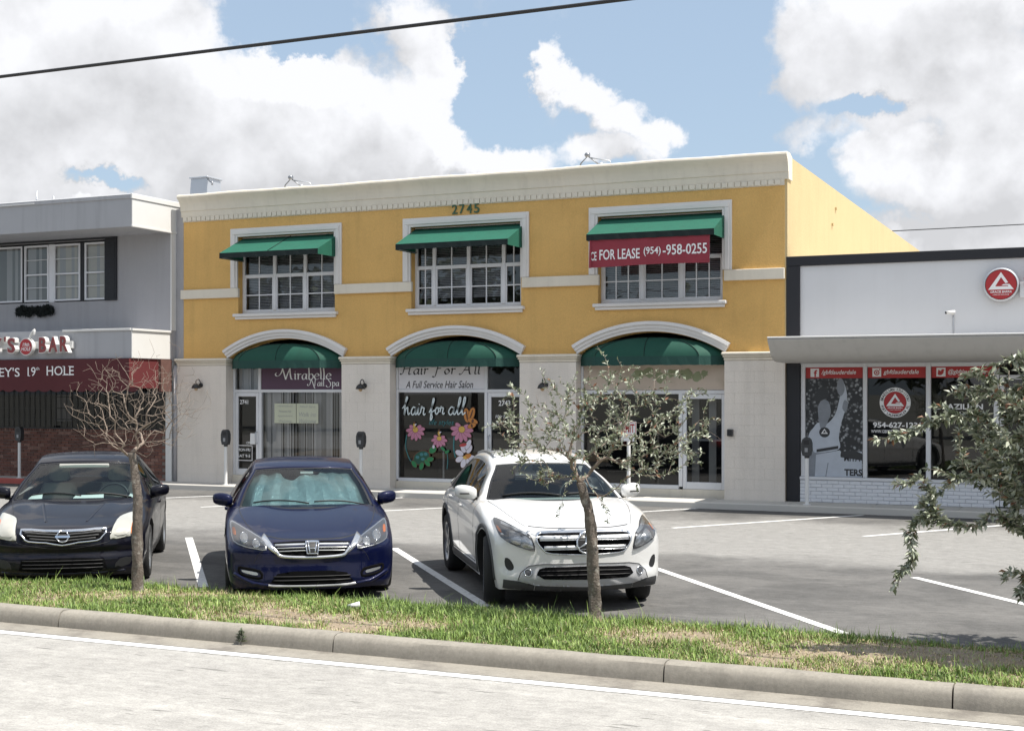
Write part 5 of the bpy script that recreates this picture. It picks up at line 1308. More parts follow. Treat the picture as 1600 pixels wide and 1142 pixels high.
        Q, T = holed_sheet(o2, [], ex); V = []; bad = set(); nrm = []; edgeset = set()
        dc = {}
        for i, q in enumerate(Q):
            h, nn = s.proj(view, *q)
            if h is None: bad.add(i); V.append((0, 0, 0)); nrm.append(Vector((0, 0, 1))); continue
            dd = 0
            if dome: dd = dome * min(1, (min((q[0] - p[0]) ** 2 + (q[1] - p[1]) ** 2 for p in o2)) ** .5 / .06)
            V.append(h + nn * (off + dd)); nrm.append(nn)
        T = [f for f in T if not any(i in bad for i in f)]
        from collections import Counter
        cnt = Counter(); dr = {}
        for f in T:
            for i in range(3):
                e = (f[i], f[(i + 1) % 3]); k = tuple(sorted(e)); cnt[k] += 1; dr[k] = e
        mb = MB(); n = len(V); mb.add(V, T, m, True)
        be = [dr[k] for k, c in cnt.items() if c == 1]
        if th and be:
            mb.add([V[i] for e in be for i in e] + [V[i] - nrm[i] * th for e in be for i in e], [(2 * k, 2 * k + 1, 2 * len(be) + 2 * k + 1, 2 * len(be) + 2 * k) for k in range(len(be))], rim or m)
        o = mb.build(name, m, parent or s.t); me = o.data
        return o
    def bead(s, name, pts, view, m, w=.02, h=.008, closed=False, parent=None, smooth=4, off=0.0, step=.02):
        P = smooth_path(pts, smooth, closed) if smooth else [np.array(p, float) for p in pts]
        if closed: P = list(P) + [P[0]]
        D = [P[0]]
        for a, b in zip(P[:-1], P[1:]):
            k = max(1, int(np.linalg.norm(b - a) / step)); D += [a + (b - a) * j / k for j in range(1, k + 1)]
        V = []; rows = []; n = len(D)
        prof = [(-.5, 0), (-.4, .7), (-.15, 1), (.15, 1), (.4, .7), (.5, 0)]
        for i, p in enumerate(D):
            t = D[min(i + 1, n - 1)] - D[max(i - 1, 0)]
            if closed and i in (0, n - 1): t = D[1] - D[-2]
            t = t / (np.linalg.norm(t) + 1e-9); nn = np.array((-t[1], t[0])); row = []; ww = w[0] + (w[1] - w[0]) * i / (n - 1) if isinstance(w, tuple) else w
            h0, n0 = s.proj(view, *p)
            if h0 is None: continue
            for (u, v) in prof:
                q = p + nn * u * ww; hh, n2 = s.proj(view, *q)
                if hh is None: hh, n2 = h0, n0
                row.append(tuple(hh + n0 * (v * h - .002 * (v == 0) + off)))
            rows.append(row)
        F = []; k = len(prof)
        for r in rows: V += r
        for i in range(len(rows) - 1):
            for j in range(k - 1): F.append((i * k + j, i * k + j + 1, (i + 1) * k + j + 1, (i + 1) * k + j))
        if not closed and rows: F += [tuple(range(k)), tuple((len(rows) - 1) * k + j for j in range(k))]
        return MB().add(V, F, m, True).build(name, m, parent or s.t)
    def mir(s, pts): return [(-p[0], p[1]) for p in pts][::-1]
    # ---- cabin ---------------------------------------------------------------
    def cabin(s):
        sp = s.sp; C = sp['cabin']                     # (y, z, half width at the roof edge, edge drop, sweep)
        # dense profile
        D = []; nseg = 10
        for i in range(len(C) - 1):
            for k in range(nseg): D.append(i + k / nseg)
        D.append(len(C) - 1)
        def prof(u):
            a = np.array([c[:5] for c in C]); i = min(int(u), len(C) - 2); t = u - i
            p0, p1, p2, p3 = a[max(i - 1, 0)], a[i], a[i + 1], a[min(i + 2, len(C) - 1)]
            h = lambda q: .5 * ((2 * p1) + (p2 - p0) * q + (2 * p0 - 5 * p1 + 4 * p2 - p3) * q * q + (3 * p1 - p0 - 3 * p2 + p3) * q ** 3)
            return h(t)
        SX = [-1, -.965, -.93, -.90, -.8, -.65, -.5, -.35, -.2, -.07, .07, .2, .35, .5, .65, .8, .90, .93, .965, 1]
        grid = []; prm = []
        for u in D:
            y, z, w, drop, sw = prof(u); row = []
            for q in SX: row.append(Vector((q * w, y + sw * abs(q) ** 2.2, z - drop * abs(q) ** 2.6)))
            grid.append(row); prm.append(u)
        uw0, uw1 = sp['ws']; ur0, ur1 = sp['rw']       # windscreen and rear window in profile units
        roof = MB(); wsg = MB(); rwg = MB(); frit = MB(); nS = len(SX); nrm_in = .004
        def quad(mbx, pts, m): mbx.add(pts, [(0, 1, 2, 3)], m, True)
        V = [p for r in grid for p in r]; Fr, Fw, Fb, Ff = [], [], [], []
        for i in range(len(D) - 1):
            um = (prm[i] + prm[i + 1]) / 2
            for k in range(nS - 1):
                q = abs(SX[k] + SX[k + 1]) / 2; f = (i * nS + k, i * nS + k + 1, (i + 1) * nS + k + 1, (i + 1) * nS + k)
                if uw0 < um < uw1 and q < .965:
                    (Ff if (q > .93 or um < uw0 + .06 or um > uw1 - .08) else Fw).append(f)
                elif ur0 < um < ur1 and q < .90: Fb.append(f)
                else: Fr.append(f)
        s.grid = grid; s.prm = prm; s.SX = SX
        # sides
        belt = lambda y: interp(sp['beltline'], y)
        halfb = lambda y: interp(sp['halfbelt'], y)
        sidesV = {1: [], -1: []}; SF = {1: [], -1: []}; GF = {1: [], -1: []}; TF = {1: [], -1: []}
        nV = 8
        for sx in (1, -1):
            rows = []
            for i, u in enumerate(D):
                e = grid[i][-1 if sx > 0 else 0]; yb, zb = e.y, belt(e.y); H = max(e.z - zb, .0)
                row = [e]
                pw = min(.055, H * .5) if H > 0 else 0
                vs = [pw / H if H > 1e-6 else 0] + [0] * (nV - 1)
                v0 = vs[0]; vv = [0, v0] + [v0 + (1 - v0) * k / (nV - 2) for k in range(1, nV - 1)]
                row = []
                for v in vv:
                    xb = halfb(yb); x = abs(e.x) + (max(xb, abs(e.x)) - abs(e.x)) * (v ** .85); x += .012 * math.sin(math.pi * min(v, 1)) * min(1, H * 4)
                    row.append(Vector((sx * x, yb, e.z - (H + .05) * v if H > 0 else e.z - .05 * v)))
                rows.append(row)
            b = len(sidesV[sx])
            for r in rows: sidesV[sx] += r
            n = len(rows[0])
            for i in range(len(D) - 1):
                ym = (grid[i][0].y + grid[i + 1][0].y) / 2; Hm = grid[i][0].z - belt(grid[i][0].y)
                Hn = grid[i + 1][0].z - belt(grid[i + 1][0].y)
                for k in range(n - 1):
                    f = (i * n + k, (i + 1) * n + k, (i + 1) * n + k + 1, i * n + k + 1)
                    glassy = k >= 1 and sp['sw'][0] < ym < sp['sw'][1] and min(Hm, Hn) > .05
                    pil = any(abs(ym - pb) < .045 for pb in sp['pillars'])
                    if glassy and not pil: GF[sx].append(f)
                    elif glassy: TF[sx].append((min(sp['pillars'], key=lambda pb: abs(ym - pb)), f))
                    else: SF[sx].append(f)
        mb = MB(); mb.add(V, Fr, s.paint, True)
        for sx in (1, -1): mb.add(sidesV[sx], SF[sx], s.paint, True)
        rf = mb.build('roof', s.paint, s.t, fix=False)
        bm = bmesh.new(); bm.from_mesh(rf.data); bmesh.ops.remove_doubles(bm, verts=bm.verts, dist=.0006); bmesh.ops.recalc_face_normals(bm, faces=bm.faces); bm.to_mesh(rf.data); bm.free()
        so = rf.modifiers.new('thickness', 'SOLIDIFY'); so.thickness = .03; so.offset = -1; so.material_offset = 1; rf.data.materials.append(M['headliner']); rf.data.set_sharp_from_angle(angle=R(40))
        # orient outward
        c = sum((p.normal.z for p in rf.data.polygons if abs(p.normal.z) > .8), 0)
        if c < 0: rf.data.flip_normals()
        def shrink(Vs, Fs, m, name, d=.006):
            me = bpy.data.meshes.new('q'); me.from_pydata([tuple(v) for v in Vs], [], Fs); me.update(); bm = bmesh.new(); bm.from_mesh(me)
            bmesh.ops.delete(bm, geom=[v for v in bm.verts if not v.link_faces], context='VERTS'); bm.normal_update()
            cen = Vector((0, (C[0][0] + C[-1][0]) / 2, .9))
            for f in bm.faces:
                if f.normal.dot(f.calc_center_median() - cen) < 0: f.normal_flip()
            bm.normal_update()
            for v in bm.verts: v.co = v.co - v.normal * d
            me2 = bpy.data.meshes.new(name); bm.to_mesh(me2); bm.free(); bpy.data.meshes.remove(me); me2.materials.append(M[m]); me2.polygons.foreach_set('use_smooth', [True] * len(me2.polygons))
            o = bpy.data.objects.new(name, me2); COL.objects.link(o); o.parent = s.t; return o
        s.ws = shrink(V, Fw, 'car_glass', 'windshield'); o = shrink(V, Ff, 'trim_black', 'windshield_border', .004)
        if Fb: shrink(V, Fb, sp.get('rear_glass', 'tint_glass'), 'rear_window')
        for sx in (1, -1):
            if GF[sx]: shrink(sidesV[sx], GF[sx], sp.get('side_glass', 'tint_glass'), 'side_window')
            for pb in sp['pillars']:
                q = [f for b_, f in TF[sx] if b_ == pb]
                if q: shrink(sidesV[sx], q, 'trim_black', 'window_pillar', .003)
        # one BVH of body plus cabin for seams
        bm = bmesh.new(); bm.from_mesh(s.body.data); tmp = bpy.data.meshes.new('tmp'); tmp.from_pydata([tuple(v) for v in V], [], Fr + Fw + Ff + Fb); bm.from_mesh(tmp); bpy.data.meshes.remove(tmp)
        for sx in (1, -1):
            tmp = bpy.data.meshes.new('tmp'); tmp.from_pydata([tuple(v) for v in sidesV[sx]], [], SF[sx] + GF[sx] + [f for _, f in TF[sx]]); bm.from_mesh(tmp); bpy.data.meshes.remove(tmp)
        bmesh.ops.recalc_face_normals(bm, faces=bm.faces)
        s.bvh_all = BVHTree.FromBMesh(bm); bm.free()
    def wheels(s):
        sp = s.sp; Rr = sp['R']; rim = sp['rim']; tw = .105; ns = sp['spokes']
        first = None
        for wy in sp['wheels']:
            for sx in (1, -1):
                w = bpy.data.objects.new('wheel', None); COL.objects.link(w); w.parent = s.t; w.location = (sx * (s.W - .125), wy, Rr); w.rotation_euler = (0, 0, 0 if sx > 0 else math.pi)
                if first is None:
                    ty = MB().lathe([(rim, -tw), (Rr - .03, -tw - .005), (Rr - .008, -tw + .02), (Rr, -tw + .045), (Rr, tw - .045), (Rr - .008, tw - .02), (Rr - .03, tw + .005), (rim, tw)], (0, 0, 0), 'x', 'tyre', 40, True, False).build('tyre', 'tyre', w)
                    b = MB(); b.lathe([(rim + .004, -tw), (rim - .015, -tw + .01), (rim - .03, .0), (rim - .02, tw - .03), (rim - .012, tw - .012), (rim + .006, tw + .002)], (0, 0, 0), 'x', 'alloy', 40, True, False)
                    for k in range(ns):
                        a = 2 * math.pi * k / ns; ca, sa = math.cos(a), math.sin(a); pts = []
                        for (r, wd, xx) in ((.045, .040, tw - .018), (rim * .5, .026, tw - .012), (rim - .012, .036, tw - .016)):
                            for q in (-1, 1):
                                for dx in (0, -.035): pts.append((xx + dx, r * ca - q * wd * sa, r * sa + q * wd * ca))
                        b.add(pts, [(0, 4, 6, 2), (4, 8, 10, 6), (0, 1, 5, 4), (4, 5, 9, 8), (2, 6, 7, 3), (6, 10, 11, 7)], 'alloy')
                    b.lathe([(.065, tw - .05), (.062, tw - .018), (.03, tw - .008), (.0, tw - .006)], (0, 0, 0), 'x', 'alloy', 20, True, False)
                    ri = b.build('rim', 'alloy', w, sharp=35)
                    di = MB().lathe([(.0, .02), (rim - .05, .02), (rim - .05, .0)], (0, 0, 0), 'x', 'trim_grey', 28, True, False).build('brake_disc', 'trim_grey', w); first = (ty, ri, di)
                else:
                    for o in first:
                        c = o.copy(); COL.objects.link(c); c.parent = w
                if wy == sp['wheels'][0] and sp.get('steer'): w.rotation_euler.z += sp['steer']
    def interior(s):
        sp = s.sp; C = sp['cabin']; y0 = C[0][0]; zb = interp(sp['beltline'], y0 + .6); st = sp['seat']; hw = s.W - .17
        MB().box(-hw, hw, y0 + .25, C[-1][0] - .3, .30, .34, 'seat_dark').build('cabin_floor', 'seat_dark', s.t, fix=False)
        cw = C[0][1]
        pr = [(y0 + .06, cw - .10), (y0 + .06, cw - .045), (y0 + .35, cw - .03), (y0 + .62, cw - .025), (y0 + .70, cw - .06), (y0 + .72, cw - .4), (y0 + .06, cw - .4)]
        MB().extr(pr, 'x', -hw + .02, hw - .02, sp.get('dash', 'dash_dark'), False).build('dashboard', sp.get('dash', 'dash_dark'), s.t)
        zr = sp['roofz']
        for x in (-.36, .36):
            ys = sp['seaty']; zs = .45
            V = []; b = MB()
            prof = [(.24, ys + .02, zs), (.25, ys + .10, zs + .2), (.24, ys + .17, zb + .0), (.19, ys + .22, zr - .38)]
            P = []
            for (w, yy, zz) in prof:
                for q in range(12):
                    a = 2 * math.pi * q / 12; P.append((x + w * abs(math.cos(a)) ** .6 * (1 if math.cos(a) > 0 else -1), yy + .075 * math.sin(a), zz))
            F = [(i * 12 + q, i * 12 + (q + 1) % 12, (i + 1) * 12 + (q + 1) % 12, (i + 1) * 12 + q) for i in range(3) for q in range(12)] + [tuple(36 + q for q in range(12))]
            b.add(P, F, st, True); seat = b.build('seat', st, s.t)
            P = []; hr = [(.08, zr - .36), (.13, zr - .33), (.135, zr - .22), (.11, zr - .165), (.05, zr - .155)]
            for (w, zz) in hr:
                for q in range(12):
                    a = 2 * math.pi * q / 12; P.append((x + w * math.cos(a), ys + .25 + .055 * math.sin(a), zz))
            MB().add(P, [(i * 12 + q, i * 12 + (q + 1) % 12, (i + 1) * 12 + (q + 1) % 12, (i + 1) * 12 + q) for i in range(4) for q in range(12)] + [tuple(48 + q for q in range(12))], st, True).build('headrest', st, seat)
        MB().box(-hw + .1, hw - .1, sp['seaty'] + .95, sp['seaty'] + 1.1, .45, zb + .08, st, .05).build('rear_seat', st, s.t)
        # steering wheel (driver sits on the viewer's right)
        wx, wy, wz = .36, y0 + .78, cw + .0
        P = [(wx + .185 * math.cos(a), wy + .08 * math.sin(a), wz + .165 * math.sin(a)) for a in np.linspace(0, 2 * math.pi, 25)]
        b = MB(); b.tube(P, .016, 'trim_black', 8); b.tube([(wx - .17, wy, wz), (wx + .17, wy, wz)], .018, 'trim_black', 6); b.build('steering_wheel', 'trim_black', s.t)
        ym = interp([(c[1], c[0]) for c in C[:3]], zr - .16); MB().box(-.12, .12, ym + .16, ym + .19, zr - .20, zr - .125, 'trim_black', .02).build('inside_mirror', 'trim_black', s.t)
    def mirror(s, sx, y, z, x0, m=None, sz=(.115, .085, .075)):
        m = m or s.paint; w, d, h = sz; V = []; F = []; n = 14; rings = 9; cx = x0 + w + .02
        for i in range(rings):
            a = -math.pi / 2 + math.pi * i / (rings - 1); k = max(math.cos(a), 0) ** .55
            for q in range(n):
                b = 2 * math.pi * q / n; yy = d * (abs(math.cos(b)) ** .6) * (1 if math.cos(b) > 0 else -1) * k; zz = h * (abs(math.sin(b)) ** .75) * (1 if math.sin(b) > 0 else -1) * k
                if yy > 0: yy *= .55
                V.append((sx * (cx + w * math.sin(a)), y + yy + .035 * math.sin(a), z + zz + .012 * math.sin(a)))
        for i in range(rings - 1):
            for q in range(n): F.append((i * n + q, i * n + (q + 1) % n, (i + 1) * n + (q + 1) % n, (i + 1) * n + q))
        o = MB().add(V, F, m, True).build('side_mirror', m, s.t)
        MB().tube([(sx * (x0 - .10), y + .05, z - .09), (sx * (x0 + .02), y + .02, z - .07), (sx * (x0 + .09), y + .0, z - .055)], [.03, .028, .03], 'trim_black', 8).build('mirror_foot', 'trim_black', o)
        MB().box(min(sx * (cx - w * .82), sx * (cx + w * .75)), max(sx * (cx - w * .82), sx * (cx + w * .75)), y + d * .50, y + d * .53, z - h * .7, z + h * .7, 'chrome', .01).build('mirror_glass', 'chrome', o)
        return o
    def wipers(s, arms):
        s.bvh = s.bvh_all
        for (a, b) in arms:
            s.bead('wiper', [a, b], 't', 'trim_black', .013, .012, smooth=0, step=.05)
        s.bvh = s.bvh_full
    def doors(s, ys, z0, z1, handles):
        """shut lines and handles on both flanks"""
        for v in 'RL':
            for y in ys: s.bead('shut_line', [(y, z0), (y + .01, (z0 + z1) / 2), (y - .01, z1)], v, 'trim_black', .012, .0012, smooth=3)
            s.bead('shut_line', [(ys[0], z0), (ys[-1], z0)], v, 'trim_black', .012, .0012, smooth=0, step=.06)
            for (y, z) in handles: s.bead('door_handle', [(y - .10, z), (y, z + .006), (y + .10, z)], v, s.paint, .034, .028, smooth=3)
# ---------------------------------------------------------------- black saloon with cloudy headlights
HEAD = R(35)
def emblem_ring(car, x, z, r, parent_name, m='chrome', w=.016):
    return car.bead(parent_name, [(x + r * math.cos(a), z + r * math.sin(a) * .92) for a in np.linspace(0, 2 * math.pi, 17)[:-1]], 'f', m, w, .012, True, smooth=2, off=.012, step=.01)
black = Car(dict(W=.895, L=4.57, R=.325, rim=.215, spokes=7, gap=.05, wheels=(.92, 3.60), sweep=.34, sweep_p=2.9, rsweep=.28, tuck=.07, crease=.008, creasez=[(0, .60), (4.5, .72)],
  plan=[(0, .95), (.5, .985), (1.2, 1), (3.5, 1), (4.3, .97), (4.57, .93)], top=[(0, .645), (.1, .69), (.3, .745), (.7, .825), (1.2, .90), (1.5, .93), (3.3, .99), (3.9, 1.03), (4.35, 1.02), (4.57, .93)],
  bot=[(0, .13), (.7, .18), (3.8, .2), (4.57, .27)], pow=[(0, 4.6), (.7, 4.6), (1.3, 4.8), (3.4, 4.2), (4.4, 3.4)], belt=[(0, .47), (.5, .56), (1.2, .64), (3.5, .70), (4.57, .66)],
  bumps=[(.75, .95, .70, .15, .03), (.9, .8, .36, .07, .012)], fprof=[(.17, .05), (.22, .0), (.34, .0), (.42, .03), (.48, .0), (.56, .015), (.68, .05), (.76, .16)], rprof=[(.2, .06), (.5, 0), (.8, .03), (1.05, .1)],
  cabin=[(1.13, .885, .79, .0, .36), (1.58, 1.12, .695, .015, .24), (2.02, 1.31, .585, .028, .14), (2.35, 1.395, .57, .035, .05), (2.75, 1.425, .56, .038, 0), (3.2, 1.385, .555, .036, -.03), (3.55, 1.285, .55, .03, -.06), (4.02, 1.03, .64, .02, -.15)],
  ws=(.10, 2.12), rw=(5.85, 6.9), beltline=[(1.13, .875), (1.6, .905), (2.5, .945), (3.4, 1.0), (4.05, 1.03)], halfbelt=[(1.2, .80), (1.8, .855), (3.2, .855), (4.05, .76)], sw=(1.66, 3.62), pillars=[2.46, 3.34], seat='seat_beige', dash='dash_beige', roofz=1.42, seaty=2.25, side_glass='tint_glass', rear_glass='car_glass'))
black.build('black_saloon_car', 'black saloon car with cloudy headlights parked behind the bare tree', (-10.62, 11.62, 0), HEAD, 'paint_black', 'cars parked nose to the grass strip')
c = black
g0 = [(-.455, .665), (-.2, .655), (0, .652), (.2, .655), (.455, .665), (.415, .585), (.36, .545), (.17, .53), (0, .50), (-.17, .53), (-.36, .545), (-.415, .585)]
gr = c.patch('grille', g0, 'f', 'void_black', .003, .01)
for k, zz in enumerate((.632, .600, .568)): c.bead('grille_bar', [(-.41 + .03 * k, zz + .008), (-.1, zz - .012), (0, zz - .022), (.1, zz - .012), (.41 - .03 * k, zz + .008)], 'f', 'trim_grey', .02, .016, parent=gr)
c.bead('grille_frame', g0, 'f', 'chrome', .022, .018, True, smooth=2, parent=gr)
em = emblem_ring(c, 0, .592, .062, 'badge'); c.patch('badge_bar', [(-.078, .581), (.078, .581), (.078, .604), (-.078, .604)], 'f', 'chrome', .026, .012, parent=em)
for sx in (1, -1):
    hl = [(.50, .555), (.515, .64), (.545, .735), (.60, .775), (.70, .80), (.755, .80), (.76, .74), (.75, .64), (.735, .585), (.64, .565)]
    hl = [(sx * a, b) for a, b in hl]
    h = c.patch('headlight', hl, 'f', 'cloudy_lens', .010, .02, dome=.012, smooth=2)
    c.bead('headlight_rim', hl, 'f', 'trim_black', .014, .006, True, smooth=2, parent=h)
    c.patch('indicator', [(sx * a, b) for a, b in [(.705, .60), (.74, .60), (.75, .70), (.735, .74), (.71, .69)]], 'f', 'amber', .0235, .004, parent=h, smooth=2)
    c.patch('reflector', [(sx * a, b) for a, b in [(.54, .60), (.62, .59), (.69, .62), (.70, .72), (.62, .75), (.56, .70)]], 'f', 'lamp_hazy', .0225, .002, parent=h, smooth=2, dome=.004)
    c.patch('fog_recess', [(sx * a, b) for a, b in [(.55, .24), (.70, .26), (.72, .34), (.60, .33)]], 'f', 'trim_black', .002, .004, smooth=2)
op = c.patch('lower_grille', [(-.47, .225), (-.44, .345), (-.2, .36), (.2, .36), (.44, .345), (.47, .225), (.2, .205), (-.2, .205)], 'f', 'void_black', .003, .006)
for zz in (.25, .29, .33): c.bead('grille_bar', [(-.43, zz), (0, zz), (.43, zz)], 'f', 'trim_black', .012, .01, parent=op)
c.bead('lower_lip', [(-.66, .20), (-.5, .185), (0, .18), (.5, .185), (.66, .20)], 'f', 'paint_black', .03, .02)
c.bead('bumper_seam', [(-.5, .545), (-.46, .52), (-.2, .475), (0, .465), (.2, .475), (.46, .52), (.5, .545)], 'f', 'trim_black', .006, .0015)
c.bead('hood_seam', [(-.50, .68), (-.3, .672), (0, .668), (.3, .672), (.50, .68)], 'f', 'trim_black', .010, .0015)
for sx in (1, -1):
    c.bead('hood_seam', [(sx * .56, .42), (sx * .64, .75), (sx * .72, 1.2), (sx * .745, 1.36)], 't', 'trim_black', .010, .0015)
    c.bead('hood_crease', [(sx * .22, .33), (sx * .30, .75), (sx * .36, 1.08)], 't', 'paint_black', .03, .004)
    c.mirror(sx, 1.72, .975, .80)
c.wipers([((-.55, 1.42), (.05, 1.26)), ((.10, 1.30), (.62, 1.40))])
c.doors([1.42, 2.50, 3.42], .30, .90, [(2.32, .80), (3.25, .83)])
for sx in (1, -1): c.patch('tail_light', [(sx * .52, .72), (sx * .82, .70), (sx * .84, .92), (sx * .56, .90)], 'r', 'tail_red', .006, .01)
MB().box(-.30, .30, 1.98, 2.02, 1.25, 1.30, 'headliner', .01).build('sun_visor', 'headliner', c.t)
t = thing('paper_sheet', 'white papers lying along the dashboard of the black car', 'papers', (-10.62, 11.62, 0), HEAD)
mb = MB()
for x0, x1, y, z in ((-.1, .28, 1.55, .885), (-.62, -.45, 1.62, .89), (.55, .68, 1.66, .90)): mb.add([(x0, y, z), (x1, y, z), (x1 - .02, y + .2, z + .05), (x0 + .03, y + .2, z + .04)], [(0, 1, 2, 3)], 'sticker_white')
mb.build('sheets', 'sticker_white', t, fix=False)

# ---------------------------------------------------------------- navy saloon with foil sunshade
navy = Car(dict(W=.915, L=4.86, R=.33, rim=.225, spokes=5, gap=.045, wheels=(.96, 3.735), sweep=.34, sweep_p=3.0, rsweep=.28, tuck=.06, crease=.010, creasez=[(0, .58), (4.8, .74)],
  plan=[(0, .95), (.5, .985), (1.2, 1), (3.6, 1), (4.5, .97), (4.86, .93)], top=[(0, .605), (.1, .65), (.3, .705), (.7, .79), (1.2, .875), (1.5, .92), (3.4, .98), (4.2, 1.02), (4.65, 1.0), (4.86, .90)],
  bot=[(0, .125), (.7, .17), (4.0, .19), (4.86, .26)], pow=[(0, 5.4), (.7, 5.6), (1.3, 5.2), (3.6, 4.2), (4.6, 3.4)], belt=[(0, .44), (.5, .53), (1.2, .63), (3.7, .70), (4.86, .66)],
  bumps=[(.85, .75, .48, .05, .010)], fprof=[(.16, .03), (.20, .0), (.32, .01), (.42, .02), (.50, .02), (.60, .05), (.70, .17)], rprof=[(.2, .06), (.5, 0), (.8, .03), (1.05, .1)],
  cabin=[(1.18, .865, .80, .0, .36), (1.65, 1.10, .71, .015, .24), (2.10, 1.285, .60, .028, .14), (2.45, 1.365, .585, .035, .05), (2.85, 1.395, .575, .038, 0), (3.35, 1.36, .57, .036, -.03), (3.75, 1.25, .56, .03, -.06), (4.25, 1.02, .65, .02, -.15)],
  ws=(.10, 2.12), rw=(5.85, 6.9), beltline=[(1.18, .855), (1.65, .89), (2.6, .93), (3.6, .98), (4.3, 1.02)], halfbelt=[(1.2, .82), (1.9, .875), (3.4, .875), (4.3, .78)], sw=(1.74, 3.85), pillars=[2.56, 3.55], seat='seat_dark', dash='dash_dark', roofz=1.39, seaty=2.35))
navy.build('navy_saloon_car', 'dark blue saloon car with a crumpled foil sunshade behind its windshield', (-7.62, 12.0, 0), HEAD, 'paint_navy', 'cars parked nose to the grass strip')
c = navy
g0 = [(-.40, .622), (-.2, .632), (0, .634), (.2, .632), (.40, .622), (.36, .545), (.30, .505), (0, .495), (-.30, .505), (-.36, .545)]
gr = c.patch('grille', g0, 'f', 'void_black', .003, .01)
for zz, hw in ((.600, .385), (.570, .37), (.540, .35)): c.bead('grille_bar', [(-hw, zz), (0, zz + .006), (hw, zz)], 'f', 'silver', .013, .014, parent=gr)
c.bead('grille_frame', [(-.40, .575), (-.36, .53), (-.30, .488), (0, .474), (.30, .488), (.36, .53), (.40, .575)], 'f', 'trim_chrome', .036, .018, parent=gr)
for sx in (1, -1): c.bead('chrome_wing', [(sx * .515, .664), (sx * .455, .612), (sx * .40, .555), (sx * .35, .515)], 'f', 'trim_chrome', (.085, .030), .014, smooth=3, step=.012)
bo = c.patch('badge', [(-.055, .615), (.055, .615), (.065, .60), (.055, .525), (.045, .515), (-.045, .515), (-.055, .525), (-.065, .60)], 'f', 'trim_black', .020, .014)
c.bead('badge_frame', [(-.055, .615), (.055, .615), (.065, .60), (.055, .525), (.045, .515), (-.045, .515), (-.055, .525), (-.065, .60)], 'f', 'chrome', .013, .010, True, smooth=2, parent=bo, off=.020)
for sx in (1, -1): c.bead('badge_stroke', [(sx * .042, .606), (sx * .034, .565), (sx * .026, .522)], 'f', 'chrome', .016, .010, smooth=2, parent=bo, off=.020)
c.bead('badge_stroke', [(-.034, .562), (.034, .562)], 'f', 'chrome', .014, .010, smooth=0, parent=bo, off=.020)
for sx in (1, -1):
    hl = [(sx * a, b) for a, b in [(.475, .555), (.50, .635), (.56, .672), (.68, .722), (.79, .768), (.845, .775), (.835, .70), (.81, .625), (.70, .585), (.58, .565)]]
    h = c.patch('headlight', hl, 'f', 'lamp_dark', .003, .01, smooth=2)
    c.bead('headlight_rim', hl, 'f', 'silver', .010, .006, True, smooth=2, parent=h)
    for (x, z, r) in ((.70, .655, .042), (.575, .612, .036)):
        c.patch('lens', [(sx * x + r * math.cos(a), z + r * math.sin(a)) for a in np.linspace(0, 6.283, 19)[:-1]], 'f', 'lamp_bowl', .007, .006, parent=h, dome=.015, step=.015)
        c.bead('lens_ring', [(sx * x + r * math.cos(a), z + r * math.sin(a)) for a in np.linspace(0, 6.283, 17)[:-1]], 'f', 'chrome', .010, .010, True, smooth=1, parent=h, off=.005, step=.01)
    c.patch('indicator', [(sx * a, b) for a, b in [(.785, .672), (.815, .675), (.825, .725), (.80, .728)]], 'f', 'amber', .008, .004, parent=h, smooth=2)
    c.patch('headlight_cover', hl, 'f', 'lens_glass', .026, .0, smooth=2, parent=h)
    fo = c.patch('fog_light', [(sx * a, b) for a, b in [(.56, .295), (.57, .322), (.68, .338), (.72, .342), (.71, .32), (.61, .296)]], 'f', 'lamp_bowl', .005, .006, smooth=2)
    c.bead('fog_surround', [(sx * a, b) for a, b in [(.52, .27), (.54, .335), (.70, .36), (.75, .365), (.735, .30), (.60, .268)]], 'f', 'void_black', .03, .006, True, parent=fo, smooth=2)
op = c.patch('lower_grille', [(-.43, .215), (-.36, .31), (-.2, .335), (.2, .335), (.36, .31), (.43, .215), (.2, .195), (-.2, .195)], 'f', 'void_black', .003, .006)
for zz in (.24, .28): c.bead('grille_bar', [(-.40, zz), (0, zz), (.40, zz)], 'f', 'trim_black', .012, .01, parent=op)
c.bead('lower_lip', [(-.46, .196), (-.36, .186), (0, .182), (.36, .186), (.46, .196)], 'f', 'trim_silver', .022, .016)
c.bead('bumper_edge', [(-.80, .30), (-.62, .215), (-.45, .19)], 'f', 'paint_navy', .04, .018); c.bead('bumper_edge', [(.80, .30), (.62, .215), (.45, .19)], 'f', 'paint_navy', .04, .018)
c.bead('hood_seam', [(-.50, .682), (-.3, .652), (0, .648), (.3, .652), (.50, .682)], 'f', 'trim_black', .010, .0015)
for sx in (1, -1):
    c.bead('hood_seam', [(sx * .56, .40), (sx * .68, .75), (sx * .75, 1.2), (sx * .76, 1.40)], 't', 'trim_black', .010, .0015)
    c.bead('bumper_seam', [(sx * .50, .55), (sx * .56, .50), (sx * .60, .42)], 'f', 'trim_black', .005, .0012)
    c.mirror(sx, 1.80, .955, .815)
c.wipers([((-.60, 1.50), (.02, 1.31)), ((.08, 1.34), (.66, 1.47))])
c.doors([1.50, 2.60, 3.60], .30, .90, [(2.42, .80), (3.45, .84)])
for sx in (1, -1): c.patch('tail_light', [(sx * .50, .74), (sx * .84, .72), (sx * .86, .92), (sx * .54, .90)], 'r', 'tail_red', .006, .01)
MB().box(-.05, .10, 2.06, 2.08, 1.225, 1.25, 'sticker_white').build('toll_tag', 'sticker_white', c.t, fix=False)
